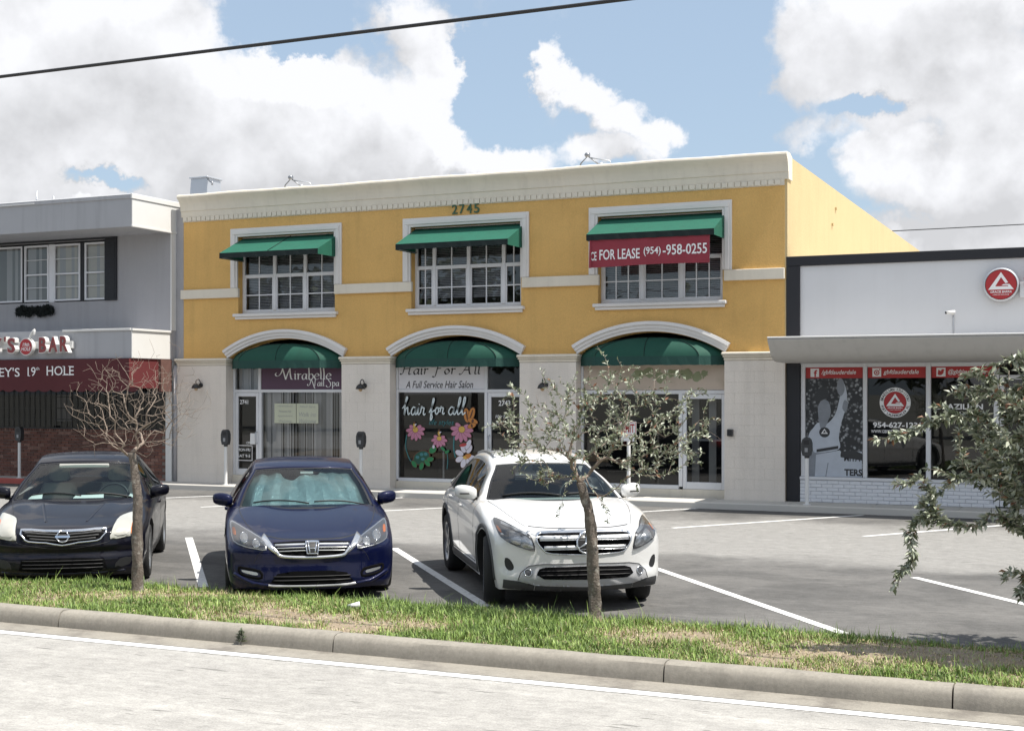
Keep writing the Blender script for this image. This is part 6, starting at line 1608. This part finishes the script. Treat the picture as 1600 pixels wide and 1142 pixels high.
# the sunshade follows the glass, folded like an accordion
t = thing('sunshade', 'crumpled silver foil sunshade standing behind the blue car windshield', 'sunshade', (-7.62, 12.0, 0), HEAD)
rr = random.Random(3); V = []; F = []; nx, nz = 64, 16; top = [.86, .90, .95, .93, .72, .66, .80, .84, .80, .95, .98, .97, .94, .86]
for i in range(nx + 1):
    u = i / nx; q = u * 2 - 1; tp = interp([(k / (len(top) - 1), v) for k, v in enumerate(top)], u)
    for j in range(nz + 1):
        v = j / nz * tp; k = v * 2.0; a = np.array([cc[:5] for cc in navy.sp['cabin']]); i0 = min(int(k), 1); f = k - i0
        y, z, w, dr, sw = a[i0] * (1 - f) + a[i0 + 1] * f
        fold = .065 * abs(((u * 7) % 1) * 2 - 1) + .012 * math.sin(u * 40 + v * 9) + rr.uniform(-.0025, .0025)
        V.append((q * w * .93, y + sw * abs(q) ** 2.2 + .11 + fold, z - dr * abs(q) ** 2.6 - .015 + .01))
for i in range(nx):
    for j in range(nz): F.append((i * (nz + 1) + j, (i + 1) * (nz + 1) + j, (i + 1) * (nz + 1) + j + 1, i * (nz + 1) + j + 1))
MB().add(V, F, 'foil', False).build('foil_sheet', 'foil', t, fix=False)

# ---------------------------------------------------------------- white crossover
white = Car(dict(W=.90, L=4.42, R=.355, rim=.235, spokes=5, gap=.06, wheels=(.87, 3.57), steer=R(-9), sweep=.34, sweep_p=2.9, rsweep=.25, tuck=.05, crease=.010, creasez=[(0, .66), (4.4, .80)],
  plan=[(0, .95), (.5, .985), (1.0, 1), (3.5, 1), (4.2, .97), (4.42, .92)], top=[(0, .775), (.1, .825), (.3, .875), (.7, .955), (1.2, 1.03), (1.5, 1.06), (3.4, 1.10), (3.9, 1.10), (4.25, 1.02), (4.42, .92)],
  bot=[(0, .215), (.7, .24), (3.6, .25), (4.42, .32)], pow=[(0, 5.4), (.7, 5.6), (1.3, 5.2), (3.4, 4.2), (4.3, 3.4)], belt=[(0, .56), (.5, .66), (1.2, .74), (3.5, .80), (4.42, .74)],
  bumps=[(.8, .75, .45, .05, .010)], fprof=[(.23, .05), (.30, .01), (.36, .0), (.47, .02), (.54, .02), (.62, .02), (.76, .04), (.86, .16)], rprof=[(.2, .06), (.5, 0), (.8, .04), (1.15, .16)],
  cabin=[(1.15, 1.015, .785, .0, .36), (1.56, 1.22, .68, .015, .24), (1.98, 1.385, .555, .028, .14), (2.3, 1.475, .545, .04, .05), (2.75, 1.515, .54, .045, 0), (3.3, 1.49, .53, .04, -.02), (3.75, 1.40, .51, .03, -.05), (4.22, 1.08, .62, .02, -.12)],
  ws=(.10, 2.12), rw=(5.9, 6.9), beltline=[(1.15, 1.005), (1.6, 1.035), (2.6, 1.07), (3.5, 1.11), (4.22, 1.12)], halfbelt=[(1.2, .80), (1.9, .85), (3.3, .85), (4.2, .74)], sw=(1.68, 3.86), pillars=[2.45, 3.28], seat='seat_dark', dash='dash_dark', roofz=1.50, seaty=2.25))
white.build('white_crossover_car', 'white crossover car with front wheels turned, parked behind the silvery tree', (-4.77, 12.52, 0), HEAD, 'paint_car_white', 'cars parked nose to the grass strip')
c = white
g0 = [(-.478, .71), (-.475, .772), (-.43, .798), (-.2, .803), (0, .804), (.2, .803), (.43, .798), (.475, .772), (.478, .71), (.42, .635), (.35, .60), (0, .585), (-.35, .60), (-.42, .635)]
gr = c.patch('grille', g0, 'f', 'void_black', .003, .01)
c.bead('grille_frame', g0, 'f', 'chrome', .018, .012, True, smooth=2, parent=gr)
for zz, hw in ((.742, .455), (.655, .415)):
    c.bead('grille_bar', [(-hw, zz), (0, zz + .004), (hw, zz)], 'f', 'silver', .046, .020, parent=gr); c.bead('grille_bar_line', [(-hw, zz - .018), (0, zz - .014), (hw, zz - .018)], 'f', 'chrome', .008, .024, parent=gr)
em = c.patch('badge', [(.095 * math.cos(a), .693 + .088 * math.sin(a)) for a in np.linspace(0, 6.283, 25)[:-1]], 'f', 'trim_black', .024, .02)
c.bead('badge_ring', [(.095 * math.cos(a), .693 + .088 * math.sin(a)) for a in np.linspace(0, 2 * math.pi, 21)[:-1]], 'f', 'chrome', .020, .014, True, smooth=2, off=.024, step=.01, parent=em)
for a in (90, 210, 330): c.bead('badge_point', [(0, .693), (.04 * math.cos(R(a)), .693 + .037 * math.sin(R(a))), (.086 * math.cos(R(a)), .693 + .08 * math.sin(R(a)))], 'f', 'chrome', (.030, .008), .014, smooth=0, off=.022, step=.01, parent=em)
for sx in (1, -1):
    hl = [(sx * a, b) for a, b in [(.505, .625), (.515, .70), (.545, .775), (.62, .815), (.70, .862), (.775, .895), (.805, .885), (.815, .80), (.80, .745), (.72, .69), (.60, .645)]]
    h = c.patch('headlight', hl, 'f', 'lamp_dark', .003, .01, smooth=2)
    for pts in ([(.525, .65), (.535, .725), (.61, .765), (.63, .67)], [(.64, .68), (.63, .765), (.71, .80), (.73, .72)]):
        c.patch('lens', [(sx * a, b) for a, b in pts], 'f', 'lamp_bowl', .008, .006, parent=h, smooth=3, dome=.014, step=.02)
    c.patch('light_strip', [(sx * a, b) for a, b in [(.56, .785), (.66, .83), (.75, .872), (.76, .85), (.66, .805), (.57, .768)]], 'f', 'silver', .009, .004, parent=h, smooth=1)
    c.patch('indicator', [(sx * a, b) for a, b in [(.785, .785), (.803, .79), (.808, .83), (.792, .828)]], 'f', 'amber', .009, .004, parent=h, smooth=2)
    c.patch('headlight_cover', hl, 'f', 'lens_glass', .026, .0, smooth=2, parent=h)
    c.bead('headlight_rim', hl, 'f', 'trim_grey', .007, .006, True, smooth=2, parent=h)
    c.patch('corner_vent', [(sx * a, b) for a, b in [(.705, .435), (.70, .475), (.735, .535), (.775, .545), (.775, .47), (.745, .425)]], 'f', 'trim_black', .003, .006, smooth=2)
skid = c.patch('bumper_trim', [(-.66, .335), (-.635, .405), (-.56, .475), (-.45, .495), (0, .50), (.45, .495), (.56, .475), (.635, .405), (.66, .335), (.5, .292), (0, .272), (-.5, .292)], 'f', 'trim_silver', .014, .016, step=.018)
c.bead('bumper_trim_edge', [(-.66, .335), (-.635, .405), (-.56, .475), (-.45, .495), (0, .50), (.45, .495), (.56, .475), (.635, .405), (.66, .335)], 'f', 'trim_grey', .008, .006, smooth=0, parent=skid, off=.012)
c.patch('lower_grille', [(-.49, .39), (-.46, .445), (-.40, .466), (0, .472), (.40, .466), (.46, .445), (.49, .39), (.42, .355), (0, .345), (-.42, .355)], 'f', 'void_black', .020, .006, parent=skid, step=.018)
for zz in (.385, .425): c.bead('grille_bar', [(-.45, zz), (0, zz + .004), (.45, zz)], 'f', 'trim_black', .010, .008, parent=skid, off=.020)
for sx in (1, -1):
    c.patch('fog_light', [(sx * .565 + .032 * math.cos(a), .41 + .032 * math.sin(a)) for a in np.linspace(0, 6.283, 17)[:-1]], 'f', 'lamp_dark', .021, .006, parent=skid, dome=.008, step=.015)
    c.bead('fog_ring', [(sx * .565 + .034 * math.cos(a), .41 + .034 * math.sin(a)) for a in np.linspace(0, 6.283, 17)[:-1]], 'f', 'chrome', .009, .008, True, smooth=1, off=.020, step=.01, parent=skid)
c.patch('bumper_skirt', [(-.5, .285), (0, .266), (.5, .285), (.5, .232), (0, .222), (-.5, .232)], 'f', 'trim_grey', .006, .006, step=.018)
for sx in (1, -1): c.patch('bumper_skirt', [(sx * q, z) for q, z in [(.505, .286), (.665, .325), (.79, .333), (.79, .242), (.505, .232)]], 'f', 'trim_grey', .006, .006, step=.018)
c.bead('hood_seam', [(-.52, .845), (-.3, .832), (0, .83), (.3, .832), (.52, .845)], 'f', 'trim_grey', .008, .0012)
for sx in (1, -1):
    c.bead('hood_seam', [(sx * .55, .36), (sx * .66, .75), (sx * .735, 1.2), (sx * .75, 1.38)], 't', 'trim_grey', .008, .0012)
    m_ = c.mirror(sx, 1.72, 1.095, .80, sz=(.12, .09, .08))
    MB().box(min(sx * .86, sx * 1.02), max(sx * .86, sx * 1.02), 1.625, 1.63, 1.078, 1.092, 'trim_black').build('mirror_line', 'trim_black', m_, fix=False)
    c.bvh = c.bvh_all; c.bead('roof_rail', [(sx * .505, 2.32), (sx * .50, 2.9), (sx * .49, 3.5)], 't', 'silver', .03, .028); c.bvh = c.bvh_full
    v = 'R' if sx > 0 else 'L'
    for wy in white.sp['wheels']:
        rr_ = white.sp['R'] + .095; c.bead('wheel_arch_trim', [(wy + rr_ * math.cos(a), .36 + rr_ * math.sin(a)) for a in np.linspace(-.12, math.pi + .12, 13)], v, 'trim_grey', .05, .012)
    c.bead('sill_trim', [(1.33, .30), (2.2, .30), (3.12, .30)], v, 'trim_grey', .09, .012, smooth=0, step=.06)
c.wipers([((-.58, 1.44), (.04, 1.27)), ((.10, 1.30), (.64, 1.42))])
c.doors([1.46, 2.52, 3.38], .37, 1.0, [(2.34, .90), (3.22, .94)])
for sx in (1, -1): c.patch('tail_light', [(sx * .45, .86), (sx * .80, .82), (sx * .83, .96), (sx * .62, .99), (sx * .46, .94)], 'r', 'tail_red', .006, .014, smooth=2)
# ================================================================ PLANTS
mat('bark_grey', (.15, .125, .105), .9, var=.45, vscale=26, bump=1.0, bscale=60, col2=(.27, .25, .22), c2scale=14, c2lo=.52, c2hi=.66); mat('bark_pale', (.34, .29, .24), .9, var=.25, vscale=30, bump=.6, bscale=90)
mat('bark_twig', (.27, .215, .175), .9, var=.35, vscale=30, bump=.6, bscale=90)
mat('leaf_silver', (.29, .32, .235), .5, var=.2, vscale=40); mat('leaf_pale', (.40, .42, .34), .45, var=.15, vscale=40); mat('leaf_olive', (.13, .155, .085), .55, var=.2, vscale=40); mat('leaf_russet', (.24, .12, .07), .6, var=.2, vscale=40); mat('leaf_deep', (.065, .085, .055), .55, var=.25, vscale=30)
CA, SA = math.cos(math.atan2(940, 2110)), math.sin(math.atan2(940, 2110))

def grow(trunk, tips, seed, kmin=.05, jit=.02, step=.09, trunk_r=.05, tip_r=.0028, power=2.35, lift=.25, maxr=None):
    """join every tip to the nearest limb, then thicken towards the root"""
    rr = random.Random(seed); P = [np.array(p, float) for p in trunk]; par = [-1] + list(range(len(trunk) - 1)); dist = [0.0]
    for i in range(1, len(P)): dist.append(dist[-1] + np.linalg.norm(P[i] - P[i - 1]))
    start = len(P) - 1; tips = sorted([np.array(t, float) for t in tips], key=lambda t: np.linalg.norm(t - P[start])); ends = []
    for t in tips:
        A = np.array(P[start:]); dd = np.linalg.norm(A - t, axis=1) + .28 * np.array(dist[start:]) * .6
        dd += .5 * np.maximum(0, A[:, 2] - t[2])      # prefer to branch from below
        i = int(np.argmin(dd)) + start; a = P[i]; L = np.linalg.norm(t - a)
        if L < kmin: continue
        n = max(1, int(L / step)); prev = i
        gd = a - P[par[i]] if par[i] >= 0 else np.array((0, 0, 1.0)); gd = gd / (np.linalg.norm(gd) + 1e-9); c = a + gd * L * .30 + np.array((0, 0, lift * L * .3))
        for k in range(1, n + 1):
            u = k / n; q = (1 - u) ** 2 * a + 2 * u * (1 - u) * c + u * u * t
            if k < n: q = q + np.array([rr.gauss(0, jit) for _ in range(3)])
            P.append(q); par.append(prev); dist.append(dist[prev] + np.linalg.norm(q - P[prev])); prev = len(P) - 1
        ends.append(prev)
    n = len(P); kids = [[] for _ in range(n)]
    for i in range(1, n): kids[par[i]].append(i)
    r = [tip_r] * n
    for i in range(n - 1, -1, -1):
        if kids[i]: r[i] = max(tip_r, sum(r[k] ** power for k in kids[i]) ** (1 / power) * 1.004)
    k = trunk_r / r[start]
    r = [tip_r + (x - tip_r) * max(0, (trunk_r - tip_r)) / max(r[start] - tip_r, 1e-6) for x in r]
    for i in range(start): r[i] = trunk_r * (1.0 + .25 * (1 - i / max(start, 1)) + .06 * math.sin(i * 2.1))
    return P, par, kids, r, ends, start
def limbs(mb, P, par, kids, r, start, m, n=6):
    done = set()
    for i in range(len(P)):
        for c in kids[i]:
            if i >= start and (c in done): continue
            if i < start: continue
            big = max(kids[i], key=lambda k: r[k])
            if c == big and i != start and par[i] >= 0 and i in done: continue
            ch = [i, c]; done.add(c)
            while kids[ch[-1]]:
                b = max(kids[ch[-1]], key=lambda k: r[k]); ch.append(b); done.add(b)
            rs = [r[q] for q in ch]; rs[0] = min(rs[0], rs[1] * 1.25)
            mb.tube([P[q] for q in ch], rs, m, n if rs[1] > .012 else 4)
def rough_trunk(mb, P, r, m, seed, n=14):
    rr = random.Random(seed); D = smooth_path([tuple(p) for p in P], 8); k = len(D); V = []; F = []
    ph = [rr.uniform(0, 6.28) for _ in range(8)]
    for i, p in enumerate(D):
        u = i / (k - 1); rad = r[0] + (r[-1] - r[0]) * u; rad *= 1 + .35 * max(0, .06 - u) / .06
        for q in range(n):
            a = 2 * math.pi * q / n; w = 1 + .10 * math.sin(3 * a + ph[0] + u * 7) + .09 * math.sin(5 * a + ph[1] - u * 16) + .07 * math.sin(2 * a + ph[2] + u * 30) + rr.uniform(-.06, .06)
            V.append((p[0] + rad * w * math.cos(a), p[1] + rad * w * math.sin(a), p[2]))
    for i in range(k - 1):
        for q in range(n): F.append((i * n + q, i * n + (q + 1) % n, (i + 1) * n + (q + 1) % n, (i + 1) * n + q))
    F.append(tuple((k - 1) * n + q for q in range(n))); mb.add(V, F, m, True)
def leaf(mb, p, d, rr, L, w, m, fold=.25):
    d = Vector(d).normalized(); up = Vector((rr.gauss(0, .5), rr.gauss(0, .5), 1)).normalized(); s = d.cross(up)
    if s.length < 1e-3: s = d.orthogonal()
    s.normalize(); nn = s.cross(d); p = Vector(p); mid = p + d * L * .5
    mb.add([p, mid + s * w / 2 + nn * w * fold, p + d * L + nn * L * -.06, mid - s * w / 2 + nn * w * fold], [(0, 1, 2), (0, 2, 3)], m)
def leafy(mb, P, par, ends, seed, per, L, back, mats, prob=1.0, droop=0.0):
    rr = random.Random(seed)
    for e in ends:
        if rr.random() > prob: continue
        i = e; path = [P[i]]; tot = 0
        while par[i] >= 0 and tot < back: tot += np.linalg.norm(P[i] - P[par[i]]); i = par[i]; path.append(P[i])
        n = int(per * rr.uniform(.6, 1.4)); ax = path[0] - path[-1]; ax = ax / (np.linalg.norm(ax) + 1e-9)
        for k in range(n):
            u = (rr.random() ** 1.3) * (len(path) - 1); j = min(int(u), len(path) - 2); q = path[j] * (1 - (u - j)) + path[j + 1] * (u - j)
            dv = Vector((rr.gauss(0, 1), rr.gauss(0, 1), rr.gauss(.15 - droop, .8))).normalized() * .8 + Vector(ax) * .65
            s = rr.uniform(.5, 1.5); leaf(mb, q, dv, rr, L * s, L * .42 * s, rr.choices([m for m, _ in mats], [w for _, w in mats])[0])

def frame_pt(bx, by, lat, dep, z): return (bx + lat * CA - dep * SA, by + lat * SA + dep * CA, z)
# --- bare tree in front of the black car
bx, by = -9.33, 11.32; t = place('bare_tree', 'leafless young tree with pale twigs in front of the black car', 'tree', (bx, by, .14)); rr = random.Random(21)
tr = [frame_pt(bx, by, l, d, z) for l, d, z in ((0, 0, .10), (.0, .0, .35), (-.012, .01, .70), (-.005, .0, 1.05), (-.035, .01, 1.35), (-.06, 0, 1.56))]
tips = []
def shell(n, c, rad, f):
    out = []
    while len(out) < n:
        v = np.array([rr.uniform(-1, 1) for _ in range(3)]); L = np.linalg.norm(v)
        if L > 1 or not f(v): continue
        v = v * (.45 + .55 * rr.random()) / max(L, .3) if rr.random() < .5 else v
        if np.linalg.norm(v) > 1.05: continue
        out.append(frame_pt(bx, by, c[0] + v[0] * rad[0], c[1] + v[1] * rad[1], c[2] + v[2] * rad[2]))
    return out
tips += [frame_pt(bx, by, *q) for q in ((.74, .1, 2.02), (.55, 0, 1.80), (.62, .05, 2.35), (-.68, 0, 2.0), (-.62, .1, 1.62), (-.55, -.1, 2.3), (.12, 0, 2.75), (.30, .1, 2.72), (-.25, .1, 2.55), (-.05, .2, 1.62), (-.45, 0, 1.52), (.0, 0, 2.45), (.42, .1, 2.62))]
tips += shell(760, (.0, 0, 2.08), (.76, .62, .58), lambda v: v[2] > -.8 or abs(v[0]) > .2)
G = grow(tr, tips, 5, .04, .007, .06, .026, .0015, 2.0, .3); mb = MB(); rough_trunk(mb, tr, (.062, .036), 'bark_grey', 3); mb.build('trunk', 'bark_grey', t)
mb = MB(); limbs(mb, *G[:4], G[5], 'bark_twig', 6); o = mb.build('branches', 'bark_twig', t); tag(o, kind='stuff')
# --- silvery tree in front of the white car
bx, by = -4.40, 11.77; t = place('silvery_tree', 'small tree with sparse silvery leaves in front of the white car', 'tree', (bx, by, .14)); rr = random.Random(8)
tr = [frame_pt(bx, by, l, d, z) for l, d, z in ((0, 0, .08), (.0, 0, .30), (-.015, 0, .60), (-.03, .01, .85), (-.055, .0, 1.08), (-.10, 0, 1.22), (-.13, 0, 1.36))]
tips = [frame_pt(bx, by, *q) for q in ((-.95, 0, 1.92), (-.78, .2, 2.25), (-.50, -.1, 2.40), (-.70, 0, 1.55), (.02, 0, 2.62), (.22, .1, 2.5), (.55, 0, 2.30), (.80, -.1, 2.35), (1.10, 0, 2.12), (1.02, .1, 1.82), (.85, 0, 1.72), (.62, 0, 1.42), (.40, .2, 1.30), (-.30, -.2, 1.25), (-.34, -.1, 1.02), (.12, -.1, .98), (.10, -.15, 1.10), (-1.0, .1, 1.62))]
tips += shell(430, (.08, 0, 1.88), (1.16, .85, .62), lambda v: not (v[0] < -.45 and v[2] > .55) and not (v[2] < -.35 and abs(v[0]) < .25 and rr.random() < .7))
G = grow(tr, tips, 9, .05, .009, .07, .028, .0016, 1.95, .3); mb = MB(); rough_trunk(mb, tr, (.060, .040), 'bark_grey', 4); mb.build('trunk', 'bark_grey', t)
mb = MB(); limbs(mb, *G[:4], G[5], 'bark_twig', 6); tag(mb.build('branches', 'bark_twig', t), kind='stuff')
mb = MB(); leafy(mb, G[0], G[1], G[4], 12, 15, .042, .20, [('leaf_silver', 5), ('leaf_pale', 4), ('leaf_olive', 4), ('leaf_russet', .6)], .85); tag(mb.build('leaves', 'leaf_silver', t, fix=False), kind='stuff')
# --- large tree at the right edge; the camera sees its outer, drooping side
D0 = 10.6; K = D0 / 2110
def tp(x, y, dd=0.0): d = D0 + dd; return np.array((-SA * d + CA * (x - 800) * K, CA * d + SA * (x - 800) * K, 2.2 + (612 - y) * K))
rr = random.Random(31); base = tp(1790, 1010); base[2] = .12
t = place('silver_shrub_tree', 'dense silver leaved tree leaning in at the right edge of the photo', 'tree', tuple(base))
tr = [tuple(base), tuple(base + np.array((-.03, 0, .35))), tuple(base + np.array((-.05, .02, .7))), tuple(base + np.array((-.12, .02, 1.05)))]
tips = []
for path, n in (([(1600, 560), (1555, 566), (1515, 590), (1500, 600)], 10), ([(1590, 600), (1530, 610), (1480, 628), (1452, 645)], 12), ([(1590, 650), (1500, 648), (1440, 668), (1372, 682)], 18), ([(1580, 700), (1500, 720), (1440, 738), (1395, 758)], 14),
                ([(1580, 740), (1500, 750), (1452, 775), (1432, 815), (1418, 860), (1402, 914)], 34), ([(1600, 790), (1560, 800), (1525, 812), (1510, 826)], 10), ([(1480, 770), (1450, 800), (1455, 826)], 8), ([(1640, 860), (1605, 895), (1578, 900)], 6), ([(1640, 880), (1612, 915), (1592, 930)], 6), ([(1600, 770), (1570, 805), (1585, 828)], 6)):
    S_ = smooth_path(path, 10)
    for k in range(n):
        u = (k + 1) / n; q = S_[min(int(u * (len(S_) - 1)), len(S_) - 1)]; tips.append(tp(q[0] + rr.gauss(0, 6), q[1] + rr.gauss(0, 5), rr.gauss(.0, .03)))
nt = len(tips)
while len(tips) < nt + 720:
    v = np.array([rr.uniform(-1, 1) for _ in range(3)])
    if np.linalg.norm(v) > 1: continue
    x, y = 1690 + 205 * v[0], 690 + 165 * v[1]
    if x < 1528 + max(0, (y - 720)) * .6 + max(0, 620 - y) * .5: continue
    tips.append(tp(x, y, v[2] * .95))
for k in range(1500):
    v = np.array([rr.gauss(0, 1) for _ in range(3)]); v = v / np.linalg.norm(v) * rr.random() ** .35
    x, y = 1800 + 270 * v[0], 540 + 190 * v[1]
    if x < 1612 + max(0, 600 - y) * .12 or (y < 556 and x < 1700): continue
    tips.append(tp(x, y, v[2] * 1.25 - .1))
G = grow(tr, tips, 19, .05, .012, .08, .05, .0028, 2.35, .1); mb = MB(); rough_trunk(mb, tr, (.09, .06), 'bark_grey', 6); mb.build('trunk', 'bark_grey', t)
mb = MB(); limbs(mb, *G[:4], G[5], 'bark_pale', 5); tag(mb.build('branches', 'bark_pale', t), kind='stuff')
mb = MB(); leafy(mb, G[0], G[1], G[4], 14, 34, .060, .24, [('leaf_silver', 6), ('leaf_pale', 5), ('leaf_olive', 3), ('leaf_russet', .8), ('leaf_deep', .8)], 1.0, .2); tag(mb.build('leaves', 'leaf_silver', t, fix=False), kind='stuff')

# --- grass
def grass():
    rg = np.random.default_rng(4)
    mats_ = [('grass_green', (.165, .265, .05)), ('grass_light', (.27, .37, .095)), ('grass_deep', (.10, .155, .04)), ('grass_straw', (.50, .42, .26)), ('grass_dry', (.33, .27, .15))]
    for n, c in mats_: mat(n, c, .6, var=.15, vscale=15)
    def field(x, y, s, k):                              # cheap smooth noise
        return (np.sin(x * 1.7 * s + k) * np.sin(y * 2.3 * s + 1.3 * k) + np.sin(x * 3.9 * s - y * 2.1 * s + 2 * k) * .6 + np.sin(x * 7.7 * s + y * 6.1 * s + k * 3) * .35) / 1.95
    N = 200000
    x = rg.uniform(-14, 2.5, N); y = rg.uniform(9.965, 12.12, N)
    edge = 12.0 + .03 * np.sin(x * 2.1) + .03 * np.sin(x * 5.3 + 1) + .05 * np.sin(x * .55 + .4)
    bare = field(x, y, .9, 2.0) + .55 * field(x, y, 2.6, .7)
    for (cx, cy, rx, ry, w) in ((-6.6, 10.55, 1.2, .42, 1.1), (-3.4, 11.0, .7, .4, 1.0), (-1.6, 11.2, 1.2, .55, .9), (-9.4, 10.9, .7, .3, .5), (-.6, 11.2, 1.3, .7, 1.1), (-8.0, 11.6, .6, .25, .5)):
        bare += w * np.exp(-((x - cx) / rx) ** 2 - ((y - cy) / ry) ** 2)
    lush = np.exp(-((y - 11.92) / .28) ** 2) * .8 + np.exp(-((y - 10.1) / .15) ** 2) * .35 + .7 * np.exp(-((x + 4.8) / 1.2) ** 2 - ((y - 11.2) / .9) ** 2)
    bare -= lush * .8
    keep = (y < edge + .04) & (rg.random(N) > np.clip((bare - .10) * .95, 0, .86))
    x, y, bare, lush = x[keep], y[keep], bare[keep], lush[keep]; N = len(x)
    t = (y - 9.97) / 2.08; h0 = .125 - .05 * np.clip(t, 0, 1) + .03 * np.sin(np.pi * np.clip(t, 0, 1)) + .012 * np.sin(x * 1.7) * np.sin(y * 2.3); h0 *= np.where(t < .84, 1, np.clip((1.04 - t) / .20, 0, 1)); h0 -= .014
    L = rg.gamma(7, .0062, N) * (1 + .7 * np.clip(lush, 0, 1)) * (1 - .45 * np.clip(bare - .2, 0, 1)); L = L * np.clip(.95 + .55 * field(x, y, 4.1, 3.3), .5, 1.6); tall = rg.random(N) < .010; L = np.where(tall, L * 2.0, L)
    ang = rg.uniform(0, 2 * np.pi, N); lean = np.clip(rg.gamma(2.4, .30, N), 0, 1.4); w = rg.uniform(.0022, .0052, N)
    dx, dy = np.cos(ang), np.sin(ang); sx, sy = -dy, dx
    b = np.stack([x, y, h0], 1); side = np.stack([sx * w, sy * w, 0 * w], 1)
    m1 = b + np.stack([dx * L * .45 * np.sin(lean * .6), dy * L * .45 * np.sin(lean * .6), L * .5 * np.cos(lean * .6)], 1); tip = b + np.stack([dx * L * np.sin(lean), dy * L * np.sin(lean), L * np.cos(lean)], 1)
    V = np.stack([b - side, b + side, m1 + side * .8, m1 - side * .8, tip], 1).reshape(-1, 3)
    idx = np.arange(N) * 5
    quads = np.stack([idx, idx + 1, idx + 2, idx + 3], 1); tris = np.stack([idx + 3, idx + 2, idx + 4], 1)
    loops = np.concatenate([quads.reshape(-1), tris.reshape(-1)]); starts = np.concatenate([np.arange(N) * 4, N * 4 + np.arange(N) * 3])
    pr = rg.random(N) + np.clip(bare, -.6, 1.0) * .42 - .04 + .16 * field(x, y, 3.3, 5.1)
    mi = np.select([pr > 1.02, pr > .80, pr > .45, pr > .15], [3, 4, 1, 0], 2)
    me = bpy.data.meshes.new('grass'); me.vertices.add(len(V)); me.vertices.foreach_set('co', V.reshape(-1)); me.loops.add(len(loops)); me.loops.foreach_set('vertex_index', loops.astype(np.int32))
    me.polygons.add(2 * N); me.polygons.foreach_set('loop_start', starts.astype(np.int32))
    me.polygons.foreach_set('material_index', np.concatenate([mi, mi]).astype(np.int32))
    for n, _ in mats_: me.materials.append(M[n])
    me.update(calc_edges=True); me.validate()
    o = bpy.data.objects.new('grass', me); COL.objects.link(o); tag(o, 'patchy green and straw coloured grass on the strip behind the kerb', 'grass', kind='stuff')
grass()
# fallen leaves and dry litter over the soil
rr = random.Random(77); mb = MB()
for k in range(4200):
    x = rr.uniform(-13, 2.2); y = rr.uniform(10.0, 11.95); z = mound(x, y) + rr.uniform(-.008, .015); a = rr.uniform(0, 6.28)
    leaf(mb, (x, y, z), (math.cos(a), math.sin(a), rr.uniform(-.1, .25)), rr, rr.uniform(.02, .05), rr.uniform(.006, .018), rr.choice(('grass_straw', 'grass_dry', 'bark_pale', 'grass_dry')))
tag(mb.build('leaf_litter', 'grass_dry', None, fix=False), 'dry leaf litter scattered through the thin grass', 'leaf litter', kind='stuff')
# a weed in the kerb joint and small rubbish
t = place('weed', 'small dark weed growing from the foot of the kerb', 'weed', (-6.95, 9.77, 0)); mb = MB(); rr = random.Random(5)
for k in range(60):
    a = rr.uniform(0, 6.28); leaf(mb, (-6.93 + rr.uniform(-.02, .02), 9.765, .02 + rr.uniform(0, .10)), (math.cos(a), math.sin(a) - .4, rr.uniform(.1, 1.2)), rr, rr.uniform(.03, .06), .016, rr.choice(('leaf_olive', 'leaf_deep', 'leaf_deep')))
tag(mb.build('leaves', 'leaf_deep', t, fix=False), kind='stuff')
t = place('plastic_cup', 'crushed clear plastic cup lying on the grass before the blue car', 'litter', (-6.62, 11.15, .15)); MB().tube([(-6.67, 11.13, .155), (-6.62, 11.15, .165), (-6.57, 11.18, .175)], [.018, .022, .027], 'blind', 10).build('cup', 'blind', t)

# ================================================================ ACROSS THE ROAD (seen only in the glass and paint)
rr = random.Random(55); mb = MB()
for i in range(11):
    cx, cy, sz, q = -46 + 6.3 * i, -17 + rr.uniform(-2, 2), rr.uniform(.85, 1.15), rr.uniform(0, 6)
    mb.tube([(cx, cy, -.1), (cx + .05, cy, 2), (cx, cy + .1, 4.5)], [.26, .2, .12], 'bark_grey', 8)
    for k in range(1300):
        v = Vector((rr.gauss(0, 1), rr.gauss(0, 1), rr.gauss(0, 1))).normalized() * (rr.random() ** .35); cl = 1 + .25 * math.sin(v.x * 7 + q) * math.sin(v.y * 6) * math.sin(v.z * 8)
        leaf(mb, (cx + v.x * 3.4 * cl * sz, cy + v.y * 3.0 * cl * sz, (5.6 + v.z * 2.9 * cl) * sz), (rr.gauss(0, 1), rr.gauss(0, 1), rr.gauss(0, .6)), rr, rr.uniform(.5, .9), rr.uniform(.35, .6), rr.choice(('leaf_deep', 'leaf_deep', 'leaf_olive')))
tag(mb.build('tree_belt', 'leaf_deep', None, fix=False), 'belt of leafy trees across the road behind the camera', 'trees', kind='stuff')
